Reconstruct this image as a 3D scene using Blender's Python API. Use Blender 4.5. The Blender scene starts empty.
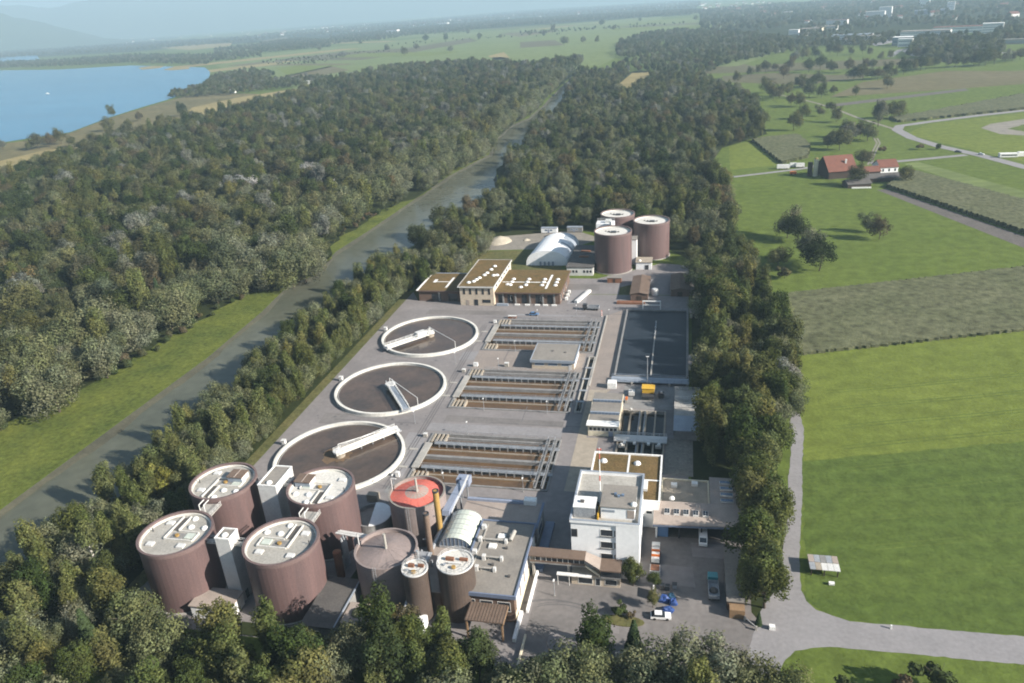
import bpy, bmesh, math, random
import numpy as np
from mathutils import Vector, Matrix
from mathutils.geometry import tessellate_polygon
R = math.radians
sc = bpy.context.scene
col = sc.collection

# ------------------------------------------------------------------ camera
# Site axes: +Y runs away along the plant (parallel to the canal), +X to the right, metres.
cam_d = bpy.data.cameras.new('camera'); cam = bpy.data.objects.new('camera', cam_d); col.objects.link(cam)
cr, cu, cf = Vector((0.97627131, 0.20695628, -0.06374507)), Vector((-0.02698137, 0.40832129, 0.91243944)), Vector((-0.21486354, 0.88906851, -0.40421633))
cam.matrix_world = Matrix(((cr.x, cu.x, -cf.x, 0), (cr.y, cu.y, -cf.y, 0), (cr.z, cu.z, -cf.z, 125), (0, 0, 0, 1)))
cam_d.sensor_width = 36; cam_d.lens = 761.13 / 1024 * 36; cam_d.clip_start = 1; cam_d.clip_end = 60000
sc.camera = cam

# ------------------------------------------------------------------ light
SUN_AZ, SUN_EL = R(104), R(27.5)          # azimuth clockwise from +Y
w = bpy.data.worlds.new('World'); sc.world = w; w.use_nodes = True
nt = w.node_tree; bg = nt.nodes['Background']
sky = nt.nodes.new('ShaderNodeTexSky'); sky.sky_type = 'NISHITA'; sky.sun_disc = False
sky.sun_elevation = SUN_EL; sky.sun_rotation = SUN_AZ; sky.altitude = 500; sky.air_density = 1.0; sky.dust_density = 1.5; sky.ozone_density = 2
nt.links.new(sky.outputs[0], bg.inputs[0]); bg.inputs[1].default_value = 0.05
sd = bpy.data.lights.new('sun', 'SUN'); sd.energy = 5.0; sd.angle = R(0.5); sd.color = (1, 0.935, 0.85)
so = bpy.data.objects.new('sun', sd); col.objects.link(so)
tosun = Vector((math.sin(SUN_AZ) * math.cos(SUN_EL), math.cos(SUN_AZ) * math.cos(SUN_EL), math.sin(SUN_EL)))
so.rotation_euler = tosun.to_track_quat('Z', 'Y').to_euler(); so.location = (200, 0, 300)
sc.view_settings.view_transform = 'Standard'; sc.view_settings.look = 'None'; sc.view_settings.exposure = 1.48; sc.view_settings.gamma = 1
sc.render.engine = 'CYCLES'
cy = sc.cycles
cy.max_bounces = 5; cy.diffuse_bounces = 2; cy.glossy_bounces = 2; cy.transmission_bounces = 2; cy.volume_bounces = 0; cy.transparent_max_bounces = 4
cy.use_denoising = True; cy.caustics_reflective = False; cy.caustics_refractive = False
cy.sample_clamp_indirect = 4; cy.use_adaptive_sampling = True; cy.adaptive_threshold = 0.02
cy.pixel_filter_type = 'BLACKMAN_HARRIS'; cy.filter_width = 1.9

# ------------------------------------------------------------------ materials
def mat(name, c1, c2=None, s=0.3, rough=0.85, bump=0.0, bs=None, metal=0.0, spec=0.3, fine=0.12, stretch=None, stripe=None, grain=0):
    """Principled surface; two tones mixed by a large noise, plus fine grain and relief."""
    m = bpy.data.materials.new(name); m.use_nodes = True; n = m.node_tree.nodes; l = m.node_tree.links
    p = n['Principled BSDF']; p.inputs['Roughness'].default_value = rough; p.inputs['Metallic'].default_value = metal
    p.inputs['Specular IOR Level'].default_value = spec
    c2 = c2 or tuple(x * 0.8 for x in c1)
    g = n.new('ShaderNodeNewGeometry'); src = g.outputs['Position']
    if stretch:
        mp = n.new('ShaderNodeMapping'); l.new(src, mp.inputs[0]); mp.inputs['Scale'].default_value = stretch; mp.inputs['Rotation'].default_value = (0, 0, 0); src = mp.outputs[0]
    t = n.new('ShaderNodeTexNoise'); l.new(src, t.inputs['Vector']); t.inputs['Scale'].default_value = s; t.inputs['Detail'].default_value = 6; t.inputs['Roughness'].default_value = 0.62
    cr_ = n.new('ShaderNodeValToRGB'); l.new(t.outputs[0], cr_.inputs[0])
    e = cr_.color_ramp.elements; e[0].position = 0.33; e[1].position = 0.68; e[0].color = (*c1, 1); e[1].color = (*c2, 1)
    t2 = n.new('ShaderNodeTexNoise'); l.new(g.outputs['Position'], t2.inputs['Vector']); t2.inputs['Scale'].default_value = s * 9; t2.inputs['Detail'].default_value = 4
    mr = n.new('ShaderNodeMapRange'); l.new(t2.outputs[0], mr.inputs[0]); mr.inputs[1].default_value = 0.25; mr.inputs[2].default_value = 0.75; mr.inputs[3].default_value = 1 - fine * 1.6; mr.inputs[4].default_value = 1 + fine * 1.6
    mx = n.new('ShaderNodeMix'); mx.data_type = 'RGBA'; mx.blend_type = 'MULTIPLY'; mx.inputs[0].default_value = 1
    l.new(cr_.outputs[0], mx.inputs[6]); l.new(mr.outputs[0], mx.inputs[7]); l.new(mx.outputs[2], p.inputs['Base Color'])
    if grain:
        t5 = n.new('ShaderNodeTexNoise'); l.new(g.outputs['Position'], t5.inputs['Vector']); t5.inputs['Scale'].default_value = 0.85; t5.inputs['Detail'].default_value = 5; t5.inputs['Roughness'].default_value = 0.75
        m6 = n.new('ShaderNodeMapRange'); l.new(t5.outputs[0], m6.inputs[0]); m6.inputs[1].default_value = 0.3; m6.inputs[2].default_value = 0.7; m6.inputs[3].default_value = 1 - grain; m6.inputs[4].default_value = 1 + grain
        m7 = n.new('ShaderNodeMix'); m7.data_type = 'RGBA'; m7.blend_type = 'MULTIPLY'; m7.inputs[0].default_value = 1; l.new(mx.outputs[2], m7.inputs[6]); l.new(m6.outputs[0], m7.inputs[7]); mx = m7; l.new(mx.outputs[2], p.inputs['Base Color'])
    if stripe:
        wv = n.new('ShaderNodeTexWave'); mp2 = n.new('ShaderNodeMapping'); l.new(g.outputs['Position'], mp2.inputs[0]); mp2.inputs['Rotation'].default_value = (0, 0, R(stripe[0])); l.new(mp2.outputs[0], wv.inputs[0]); wv.inputs['Scale'].default_value = stripe[1]; wv.inputs['Distortion'].default_value = 1.2; wv.inputs['Detail'].default_value = 3; wv.inputs['Detail Scale'].default_value = 0.4
        m4 = n.new('ShaderNodeMapRange'); l.new(wv.outputs['Fac'], m4.inputs[0]); m4.inputs[3].default_value = 1 - stripe[2]; m4.inputs[4].default_value = 1 + stripe[2]
        m5 = n.new('ShaderNodeMix'); m5.data_type = 'RGBA'; m5.blend_type = 'MULTIPLY'; m5.inputs[0].default_value = 1; l.new(mx.outputs[2], m5.inputs[6]); l.new(m4.outputs[0], m5.inputs[7]); l.new(m5.outputs[2], p.inputs['Base Color'])
    if bump:
        t3 = n.new('ShaderNodeTexNoise'); l.new(g.outputs['Position'], t3.inputs['Vector']); t3.inputs['Scale'].default_value = bs or s * 6; t3.inputs['Detail'].default_value = 5
        b = n.new('ShaderNodeBump'); b.inputs['Strength'].default_value = min(1, bump); b.inputs['Distance'].default_value = 0.3; l.new(t3.outputs[0], b.inputs['Height']); l.new(b.outputs[0], p.inputs['Normal'])
    return m

def leafmat(name, stops, trans=0.3):
    """Foliage: each tree takes its own tone, each leaf varies a little round it."""
    m = bpy.data.materials.new(name); m.use_nodes = True; n = m.node_tree.nodes; l = m.node_tree.links
    n.remove(n['Principled BSDF']); out = n['Material Output']
    oi = n.new('ShaderNodeObjectInfo'); cr_ = n.new('ShaderNodeValToRGB'); l.new(oi.outputs['Random'], cr_.inputs[0])
    e = cr_.color_ramp.elements
    while len(e) < len(stops): e.new(0.5)
    for k, (pos, c) in enumerate(stops): e[k].position = pos; e[k].color = (c[0] * 1.12, c[1] * 1.14, c[2] * 1.2, 1)
    g = n.new('ShaderNodeNewGeometry'); mr = n.new('ShaderNodeMapRange'); l.new(g.outputs['Random Per Island'], mr.inputs[0]); mr.inputs[3].default_value = 0.62; mr.inputs[4].default_value = 1.4
    mx = n.new('ShaderNodeMix'); mx.data_type = 'RGBA'; mx.blend_type = 'MULTIPLY'; mx.inputs[0].default_value = 1
    l.new(cr_.outputs[0], mx.inputs[6]); l.new(mr.outputs[0], mx.inputs[7])
    at = n.new('ShaderNodeAttribute'); at.attribute_name = 'tone'; mx2 = n.new('ShaderNodeMix'); mx2.data_type = 'RGBA'; mx2.blend_type = 'MULTIPLY'; mx2.inputs[0].default_value = 1
    l.new(mx.outputs[2], mx2.inputs[6]); l.new(at.outputs['Color'], mx2.inputs[7]); mx = mx2
    d = n.new('ShaderNodeBsdfDiffuse'); tr = n.new('ShaderNodeBsdfTranslucent'); l.new(mx.outputs[2], d.inputs[0]); l.new(mx.outputs[2], tr.inputs[0])
    ms = n.new('ShaderNodeMixShader'); ms.inputs[0].default_value = trans; l.new(d.outputs[0], ms.inputs[1]); l.new(tr.outputs[0], ms.inputs[2]); l.new(ms.outputs[0], out.inputs[0])
    return m

def watermat(name, c1, c2, rough, bscale, bstr, spec=0.5, s=0.05, stretch=None):
    m = mat(name, c1, c2, s, rough, 0, spec=spec, fine=0.08, stretch=stretch)
    n = m.node_tree.nodes; l = m.node_tree.links; p = n['Principled BSDF']; p.inputs['IOR'].default_value = 1.33
    g = n.new('ShaderNodeNewGeometry'); t3 = n.new('ShaderNodeTexNoise'); l.new(g.outputs['Position'], t3.inputs['Vector']); t3.inputs['Scale'].default_value = bscale; t3.inputs['Detail'].default_value = 3
    b = n.new('ShaderNodeBump'); b.inputs['Strength'].default_value = bstr; b.inputs['Distance'].default_value = 0.15; l.new(t3.outputs[0], b.inputs['Height']); l.new(b.outputs[0], p.inputs['Normal'])
    return m

M = {}
M['grass'] = mat('grass', (0.096, 0.126, 0.026), (0.078, 0.108, 0.021), 0.022, 0.95, 0.5, 0.9, spec=0.1, fine=0.16, stripe=(12, 0.03, 0.02), grain=.22)
M['grass_light'] = mat('grass_light', (0.126, 0.152, 0.03), (0.104, 0.132, 0.025), 0.02, 0.95, 0.5, 0.9, spec=0.1, fine=0.14, stripe=(70, 0.05, 0.025), grain=.22)
M['grass_dark'] = mat('grass_dark', (0.08, 0.11, 0.024), (0.062, 0.092, 0.02), 0.03, 0.95, 0.5, 0.9, spec=0.1, fine=0.16, stretch=(0.5, 2, 1), stripe=(78, 0.05, 0.035), grain=.22)
M['grass_track'] = mat('grass_track', (0.090, 0.119, 0.026), (0.073, 0.102, 0.023), 0.03, 0.95, 0.5, 0.9, spec=0.1, fine=0.16, grain=.22)
M['grass_bank'] = mat('grass_bank', (0.115, 0.13, 0.026), (0.058, 0.078, 0.017), 0.06, 0.95, 0.8, 1.2, spec=0.1, fine=0.25, grain=.22)
M['grass_dry'] = mat('grass_dry', (0.12, 0.108, 0.044), (0.07, 0.078, 0.028), 0.08, 0.95, 0.6, 1.2, spec=0.1, fine=0.22, grain=.22)
M['reeds'] = mat('reeds', (0.15, 0.125, 0.06), (0.095, 0.088, 0.042), 0.012, 0.95, 0.6, 0.6, spec=0.1, fine=0.2, grain=.16)
M['straw'] = mat('straw', (0.26, 0.21, 0.095), (0.20, 0.165, 0.075), 0.015, 0.95, 0.4, 0.6, spec=0.1)
M['tan_field'] = mat('tan_field', (0.13, 0.11, 0.058), (0.105, 0.095, 0.046), 0.01, 0.95, 0.3, 0.6, spec=0.1, stripe=(80,0.03,0.08))
M['brown_field'] = mat('brown_field', (0.105, 0.094, 0.052), (0.088, 0.082, 0.044), 0.01, 0.95, 0.3, 0.6, spec=0.1, stripe=(75,0.03,0.08))
M['pale_field'] = mat('pale_field', (0.135, 0.165, 0.06), (0.115, 0.145, 0.048), 0.006, 0.95, 0.3, 0.6, spec=0.1, stripe=(80,0.03,0.06))
M['soil'] = mat('soil', (0.13, 0.115, 0.105), (0.10, 0.09, 0.08), 0.1, 0.95, 0.5, 2, spec=0.1, stripe=(70,0.3,0.1), grain=.16)
M['maize'] = mat('maize', (0.104, 0.106, 0.058), (0.084, 0.09, 0.046), 0.04, 0.95, 0.8, 1.5, spec=0.1, fine=0.3, grain=.16)
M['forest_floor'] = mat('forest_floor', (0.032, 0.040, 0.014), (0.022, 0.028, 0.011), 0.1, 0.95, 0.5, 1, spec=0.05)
M['mud'] = mat('mud', (0.06, 0.058, 0.04), (0.042, 0.042, 0.03), 0.15, 0.9, 0.4, 1, spec=0.2)
M['river'] = watermat('river', (0.098, 0.1, 0.072), (0.075, 0.08, 0.058), 0.22, 0.7, 0.10, spec=0.22, s=0.03)
M['lake'] = watermat('lake', (0.042, 0.175, 0.29), (0.024, 0.115, 0.2), 0.25, 0.05, 0.3, s=0.006, stretch=(0.35, 1.6, 1))
M['asphalt'] = mat('asphalt', (0.215, 0.195, 0.187), (0.162, 0.149, 0.145), 0.07, 0.9, 0.15, 3, fine=0.07)
M['yard'] = mat('yard', (0.18, 0.164, 0.154), (0.128, 0.118, 0.112), 0.09, 0.9, 0.15, 3, fine=0.09)
M['road'] = mat('road', (0.235, 0.223, 0.222), (0.198, 0.189, 0.188), 0.12, 0.9, 0.15, 3, fine=0.07)
M['paving'] = mat('paving', (0.255, 0.215, 0.185), (0.205, 0.175, 0.155), 0.15, 0.9, 0.1, 3, fine=0.08)
M['gravel'] = mat('gravel', (0.24, 0.215, 0.18), (0.17, 0.155, 0.13), 0.15, 0.95, 0.4, 4, fine=0.15, grain=.16)
M['sand'] = mat('sand', (0.42, 0.37, 0.29), (0.34, 0.30, 0.23), 0.2, 0.95, 0.6, 1.5)
M['patch'] = mat('patch', (0.12, 0.113, 0.112), (0.10, 0.095, 0.095), 0.3, 0.9, 0.1, 3)
M['concrete'] = mat('concrete', (0.36, 0.34, 0.305), (0.26, 0.245, 0.22), 0.35, 0.85, 0.1, 3)
M['concrete_grey'] = mat('concrete_grey', (0.235, 0.23, 0.22), (0.165, 0.16, 0.155), 0.4, 0.85, 0.15, 3, fine=0.15)
M['concrete_warm'] = mat('concrete_warm', (0.33, 0.285, 0.225), (0.25, 0.215, 0.17), 0.5, 0.85, 0.1, 3)
M['rim_white'] = mat('rim_white', (0.66, 0.64, 0.58), (0.50, 0.48, 0.43), 0.25, 0.7, 0.05, 3)
M['white'] = mat('white', (0.76, 0.75, 0.71), (0.66, 0.65, 0.62), 0.2, 0.6, 0)
M['white_wall'] = mat('white_wall', (0.76, 0.76, 0.75), (0.7, 0.7, 0.69), 0.12, 0.75, 0.03, 4, fine=0.04)
M['cream_wall'] = mat('cream_wall', (0.62, 0.56, 0.42), (0.54, 0.48, 0.36), 0.2, 0.8)
M['beige_wall'] = mat('beige_wall', (0.50, 0.42, 0.32), (0.43, 0.36, 0.28), 0.3, 0.85, 0.1, 4)
M['silo'] = mat('silo', (0.126, 0.08, 0.075), (0.088, 0.06, 0.058), 0.32, 0.55, 0.03, 2, spec=0.35, fine=0.09, stretch=(1, 1, 0.09))
M['silo_rim'] = mat('silo_rim', (0.15, 0.104, 0.096), (0.125, 0.088, 0.082), 0.3, 0.6)
M['tank_brown'] = mat('tank_brown', (0.082, 0.060, 0.048), (0.064, 0.048, 0.040), 0.3, 0.6)
M['tank_grey'] = mat('tank_grey', (0.255, 0.205, 0.188), (0.195, 0.16, 0.148), 0.25, 0.7, fine=0.08, stretch=(1, 1, 0.3))
M['deck'] = mat('deck', (0.37, 0.35, 0.31), (0.27, 0.255, 0.225), 0.22, 0.9, 0.05, 3)
M['deck_pale'] = mat('deck_pale', (0.56, 0.54, 0.49), (0.46, 0.44, 0.4), 0.2, 0.9)
M['red_paint'] = mat('red_paint', (0.55, 0.145, 0.11), (0.46, 0.12, 0.09), 0.3, 0.6)
M['yellow'] = mat('yellow', (0.60, 0.36, 0.04), (0.48, 0.28, 0.03), 0.6, 0.5)
M['orange'] = mat('orange', (0.60, 0.16, 0.03), (0.5, 0.12, 0.025), 0.6, 0.5)
M['ochre'] = mat('ochre', (0.34, 0.215, 0.065), (0.27, 0.165, 0.055), 0.5, 0.6)
M['rust'] = mat('rust', (0.22, 0.10, 0.055), (0.16, 0.075, 0.045), 0.6, 0.8)
M['roof_grey'] = mat('roof_grey', (0.235, 0.213, 0.185), (0.175, 0.16, 0.142), 0.2, 0.95, 0.1, 4, fine=0.08)
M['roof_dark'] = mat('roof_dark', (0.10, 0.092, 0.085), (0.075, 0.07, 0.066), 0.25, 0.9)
M['roof_brown'] = mat('roof_brown', (0.155, 0.110, 0.082), (0.125, 0.088, 0.066), 0.4, 0.85)
M['roof_taupe'] = mat('roof_taupe', (0.33, 0.275, 0.235), (0.27, 0.225, 0.195), 0.25, 0.85, fine=0.06)
M['sedum'] = mat('sedum', (0.15, 0.098, 0.044), (0.105, 0.078, 0.034), 0.22, 0.95, 0.4, 3, spec=0.1, fine=0.25)
M['brick'] = mat('brick', (0.145, 0.095, 0.070), (0.115, 0.075, 0.058), 0.6, 0.9)
M['fascia_blue'] = mat('fascia_blue', (0.15, 0.18, 0.25), (0.12, 0.15, 0.21), 0.5, 0.5)
M['fascia_grey'] = mat('fascia_grey', (0.26, 0.29, 0.33), (0.22, 0.25, 0.29), 0.5, 0.5)
M['blue_duct'] = mat('blue_duct', (0.25, 0.28, 0.35), (0.21, 0.24, 0.31), 0.5, 0.4)
M['metal'] = mat('metal', (0.42, 0.43, 0.44), (0.33, 0.34, 0.35), 0.8, 0.45, metal=0.4)
M['galv'] = mat('galv', (0.34, 0.355, 0.37), (0.25, 0.26, 0.275), 0.6, 0.5, metal=0.2, fine=0.2)
M['dark_metal'] = mat('dark_metal', (0.045, 0.047, 0.05), (0.035, 0.036, 0.04), 0.8, 0.5)
M['glass_dark'] = mat('glass_dark', (0.022, 0.028, 0.035), (0.016, 0.02, 0.026), 1, 0.08, spec=0.6)
M['glass_pale'] = mat('glass_pale', (0.5, 0.53, 0.46), (0.42, 0.45, 0.39), 0.5, 0.25, spec=0.5)
M['glass_blue'] = mat('glass_blue', (0.14, 0.19, 0.26), (0.10, 0.14, 0.20), 0.6, 0.15, spec=0.6)
M['sludge'] = watermat('sludge', (0.105, 0.074, 0.056), (0.058, 0.047, 0.04), 0.12, 1.5, 0.04, s=0.08)
M['rust_water'] = watermat('rust_water', (0.125, 0.076, 0.04), (0.085, 0.054, 0.032), 0.22, 2, 0.08, s=0.12)
M['foam'] = mat('foam', (0.16, 0.1, 0.055), (0.1, 0.07, 0.045), 0.5, 0.9)
M['pond'] = watermat('pond', (0.026, 0.033, 0.042), (0.018, 0.025, 0.034), 0.3, 1.2, 0.06, spec=0.10, s=0.04)
M['black_water'] = watermat('black_water', (0.018, 0.020, 0.020), (0.012, 0.014, 0.014), 0.1, 2, 0.04)
M['tile_red'] = mat('tile_red', (0.165, 0.068, 0.046), (0.125, 0.055, 0.04), 0.4, 0.9, 0.2, 3)
M['wood_dark'] = mat('wood_dark', (0.052, 0.036, 0.027), (0.038, 0.027, 0.021), 0.6, 0.9)
M['wood'] = mat('wood', (0.24, 0.155, 0.085), (0.18, 0.115, 0.065), 0.8, 0.9)
M['tyre'] = mat('tyre', (0.02, 0.02, 0.02), (0.016, 0.016, 0.016), 2, 0.8)
M['car_blue'] = mat('car_blue', (0.10, 0.19, 0.34), (0.09, 0.17, 0.31), 1, 0.25, spec=0.6, fine=0.02)
M['car_white'] = mat('car_white', (0.72, 0.72, 0.71), (0.69, 0.69, 0.68), 1, 0.25, spec=0.6, fine=0.02)
M['car_silver'] = mat('car_silver', (0.42, 0.44, 0.46), (0.4, 0.42, 0.44), 1, 0.25, spec=0.6, fine=0.02)
M['car_teal'] = mat('car_teal', (0.05, 0.22, 0.24), (0.045, 0.2, 0.22), 1, 0.35, spec=0.5, fine=0.02)
M['tarp_blue'] = mat('tarp_blue', (0.03, 0.07, 0.22), (0.024, 0.055, 0.18), 1.5, 0.5, 0.4, 2)
M['tarp_cyan'] = mat('tarp_cyan', (0.05, 0.14, 0.22), (0.04, 0.11, 0.18), 1.5, 0.5, 0.4, 2)
M['light_metal'] = mat('light_metal', (0.58, 0.57, 0.54), (0.50, 0.49, 0.47), 0.5, 0.5)
M['bark'] = mat('bark', (0.085, 0.066, 0.048), (0.055, 0.044, 0.034), 1.5, 0.95, 0.5, 4)
M['birch_bark'] = mat('birch_bark', (0.55, 0.52, 0.46), (0.35, 0.33, 0.29), 1.5, 0.9, 0.2, 4)
M['hill'] = mat('hill', (0.050, 0.075, 0.040), (0.070, 0.090, 0.050), 0.0012, 0.95, 0, spec=0.05)
M['leaf_broad'] = leafmat('leaf_broad', [(0, (0.026, 0.038, 0.014)), (0.14, (0.048, 0.060, 0.020)), (0.27, (0.082, 0.082, 0.029)), (0.38, (0.036, 0.049, 0.021)), (0.50, (0.096, 0.094, 0.040)), (0.60, (0.052, 0.062, 0.030)), (0.70, (0.088, 0.070, 0.036)), (0.80, (0.064, 0.078, 0.044)), (0.89, (0.110, 0.112, 0.050)), (0.96, (0.118, 0.122, 0.090)), (1.0, (0.14, 0.145, 0.115))])
M['leaf_willow'] = leafmat('leaf_willow', [(0, (0.084, 0.096, 0.048)), (0.3, (0.118, 0.124, 0.068)), (0.55, (0.096, 0.106, 0.044)), (0.8, (0.135, 0.140, 0.090)), (1, (0.112, 0.122, 0.056))])
M['leaf_poplar'] = leafmat('leaf_poplar', [(0, (0.070, 0.088, 0.028)), (0.4, (0.105, 0.112, 0.038)), (0.75, (0.084, 0.098, 0.040)), (1, (0.135, 0.125, 0.042))])
M['leaf_yellow'] = leafmat('leaf_yellow', [(0, (0.115, 0.112, 0.026)), (1, (0.125, 0.118, 0.03))])
M['leaf_row'] = leafmat('leaf_row', [(0, (0.036, 0.053, 0.016)), (0.3, (0.058, 0.072, 0.022)), (0.5, (0.076, 0.084, 0.027)), (0.68, (0.048, 0.062, 0.024)), (0.84, (0.092, 0.096, 0.034)), (1, (0.110, 0.104, 0.036))])
M['leaf_silver'] = leafmat('leaf_silver', [(0, (0.23, 0.235, 0.20)), (1, (0.28, 0.285, 0.25))])
M['needle'] = leafmat('needle', [(0, (0.030, 0.048, 0.020)), (1, (0.042, 0.058, 0.024))], 0.1)
M['leaf_shrub'] = leafmat('leaf_shrub', [(0, (0.045, 0.062, 0.022)), (0.6, (0.06, 0.07, 0.03)), (1, (0.10, 0.075, 0.045))])

# ------------------------------------------------------------------ builders
def sub2(a, b): return (a[0] - b[0], a[1] - b[1])
class MB:
    def __init__(s): s.v = []; s.f = []
    def box(s, x0, x1, y0, y1, z0, z1):
        b = len(s.v); s.v += [(x0, y0, z0), (x1, y0, z0), (x1, y1, z0), (x0, y1, z0), (x0, y0, z1), (x1, y0, z1), (x1, y1, z1), (x0, y1, z1)]
        s.f += [(b, b + 3, b + 2, b + 1), (b + 4, b + 5, b + 6, b + 7), (b, b + 1, b + 5, b + 4), (b + 1, b + 2, b + 6, b + 5), (b + 2, b + 3, b + 7, b + 6), (b + 3, b, b + 4, b + 7)]; return s
    def prism(s, pts, z0, z1):
        a = sum(pts[i][0] * pts[(i + 1) % len(pts)][1] - pts[(i + 1) % len(pts)][0] * pts[i][1] for i in range(len(pts)))
        if a < 0: pts = pts[::-1]
        b = len(s.v); n = len(pts); s.v += [(p[0], p[1], z0) for p in pts] + [(p[0], p[1], z1) for p in pts]
        s.f += [tuple(range(b + n - 1, b - 1, -1)), tuple(range(b + n, b + 2 * n))] + [(b + i, b + (i + 1) % n, b + n + (i + 1) % n, b + n + i) for i in range(n)]; return s
    def cyl(s, x, y, z0, z1, r, n=16, r2=None):
        r2 = r if r2 is None else r2; b = len(s.v)
        for z, q in ((z0, r), (z1, r2)): s.v += [(x + q * math.cos(2 * math.pi * i / n), y + q * math.sin(2 * math.pi * i / n), z) for i in range(n)]
        s.f += [tuple(range(b + n - 1, b - 1, -1)), tuple(range(b + n, b + 2 * n))] + [(b + i, b + (i + 1) % n, b + n + (i + 1) % n, b + n + i) for i in range(n)]; return s
    def ring(s, x, y, z0, z1, ro, ri, n=48, rib=0.0):
        b = len(s.v)
        for q, z, k in ((ro, z0, 1), (ro, z1, 1), (ri, z1, 0), (ri, z0, 0)):
            s.v += [(x + (q + (rib if (i % 2 and k) else 0)) * math.cos(2 * math.pi * i / n), y + (q + (rib if (i % 2 and k) else 0)) * math.sin(2 * math.pi * i / n), z) for i in range(n)]
        for a in range(4):
            c = (a + 1) % 4
            s.f += [(b + a * n + i, b + a * n + (i + 1) % n, b + c * n + (i + 1) % n, b + c * n + i) for i in range(n)]
        return s
    def tube(s, p, q, r, n=6, r2=None):
        p, q = Vector(p), Vector(q); d = (q - p).normalized(); u = d.orthogonal().normalized(); v = d.cross(u); b = len(s.v); r2 = r if r2 is None else r2
        for c, k in ((p, r), (q, r2)): s.v += [tuple(c + u * k * math.cos(2 * math.pi * i / n) + v * k * math.sin(2 * math.pi * i / n)) for i in range(n)]
        s.f += [tuple(range(b + n - 1, b - 1, -1)), tuple(range(b + n, b + 2 * n))] + [(b + i, b + (i + 1) % n, b + n + (i + 1) % n, b + n + i) for i in range(n)]; return s
    def beam(s, p, q, wd, h):
        """box beam from p to q, width wd sideways, h tall (centred)"""
        p, q = Vector(p), Vector(q); d = (q - p).normalized(); u = d.cross(Vector((0, 0, 1)))
        u = u.normalized() if u.length > 1e-6 else Vector((1, 0, 0)); v = u.cross(d).normalized(); b = len(s.v)
        for c in (p, q): s.v += [tuple(c + u * a * wd / 2 + v * e * h / 2) for a, e in ((-1, -1), (1, -1), (1, 1), (-1, 1))]
        s.f += [(b, b + 3, b + 2, b + 1), (b + 4, b + 5, b + 6, b + 7)] + [(b + i, b + (i + 1) % 4, b + 4 + (i + 1) % 4, b + 4 + i) for i in range(4)]; s.f[-4:] = [f for f in s.f[-4:]]; return s
    def dome(s, x, y, z, r, h, n=10):
        b = len(s.v)
        for k in range(4):
            a = k / 4 * math.pi / 2; s.v += [(x + r * math.cos(a) * math.cos(2 * math.pi * i / n), y + r * math.cos(a) * math.sin(2 * math.pi * i / n), z + h * math.sin(a)) for i in range(n)]
        s.v.append((x, y, z + h))
        for k in range(3): s.f += [(b + k * n + i, b + k * n + (i + 1) % n, b + (k + 1) * n + (i + 1) % n, b + (k + 1) * n + i) for i in range(n)]
        s.f += [(b + 3 * n + i, b + 3 * n + (i + 1) % n, b + 4 * n) for i in range(n)]; return s
    def face(s, pts): b = len(s.v); s.v += [tuple(p) for p in pts]; s.f.append(tuple(range(b, b + len(pts)))); return s
    def rail(s, p, q, h=1.0, step=2.5, r=0.05):
        """posts and two rails from p to q"""
        p, q = Vector(p), Vector(q); L = (q - p).length; n = max(1, int(L / step))
        for i in range(n + 1): c = p.lerp(q, i / n); s.tube(c, c + Vector((0, 0, h)), r, 4)
        for k in (1, 0.55): s.tube(p + Vector((0, 0, h * k)), q + Vector((0, 0, h * k)), r, 4)
        return s
    def mesh(s, name, m, off=(0, 0, 0)):
        me = bpy.data.meshes.new(name); me.from_pydata([(v[0] - off[0], v[1] - off[1], v[2] - off[2]) for v in s.v], [], s.f)
        if m: me.materials.append(M[m] if isinstance(m, str) else m)
        me.update(); return me
    def add(s, name, m, parent=None, label=None, cat=None, group=None, kind=None, smooth=False):
        """link as ONE mesh object; world coordinates are kept, the origin goes to the parent's or the mesh's base"""
        if parent is not None:
            off = Vector((0, 0, 0)); p = parent
            while p is not None: off += p.location; p = p.parent
        else:
            a = np.array(s.v); off = Vector(((a[:, 0].min() + a[:, 0].max()) / 2, (a[:, 1].min() + a[:, 1].max()) / 2, a[:, 2].min()))
        o = bpy.data.objects.new(name, s.mesh(name, m, off)); col.objects.link(o)
        if smooth: o.data.shade_smooth()
        if parent is not None: o.parent = parent
        else: o.location = off
        return tag(o, label, cat, group, kind)
def tag(o, label=None, cat=None, group=None, kind=None):
    for k, v in (('label', label), ('category', cat), ('group', group), ('kind', kind)):
        if v: o[k] = v
    return o
def thing(name, label, cat, loc, group=None, rz=0):
    o = bpy.data.objects.new(name, None); col.objects.link(o); o.location = loc; o.rotation_euler = (0, 0, rz); o.empty_display_size = 0.5
    return tag(o, label, cat, group)
def copy_tree(o, parent=None):
    c = o.copy(); col.objects.link(c); c.parent = parent
    for ch in o.children: copy_tree(ch, c)
    return c
def place(proto, x, y, z=0, rz=0, label=None, group=None, first=[]):
    o = proto if proto.name not in first else copy_tree(proto)
    if proto.name not in first: first.append(proto.name)
    o.location = (x, y, z); o.rotation_euler = (0, 0, rz)
    if label: o['label'] = label
    if group: o['group'] = group
    return o
def ragged(pts, amp, step, seed=1):
    r = random.Random(seed); out = []
    for a, b in zip(pts, pts[1:] + pts[:1]):
        n = max(1, min(120, int(math.dist(a, b) / step))); out += [(a[0] + (b[0] - a[0]) * i / n + r.uniform(-amp, amp) * (i > 0), a[1] + (b[1] - a[1]) * i / n + r.uniform(-amp, amp) * (i > 0)) for i in range(n)]
    return out
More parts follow.
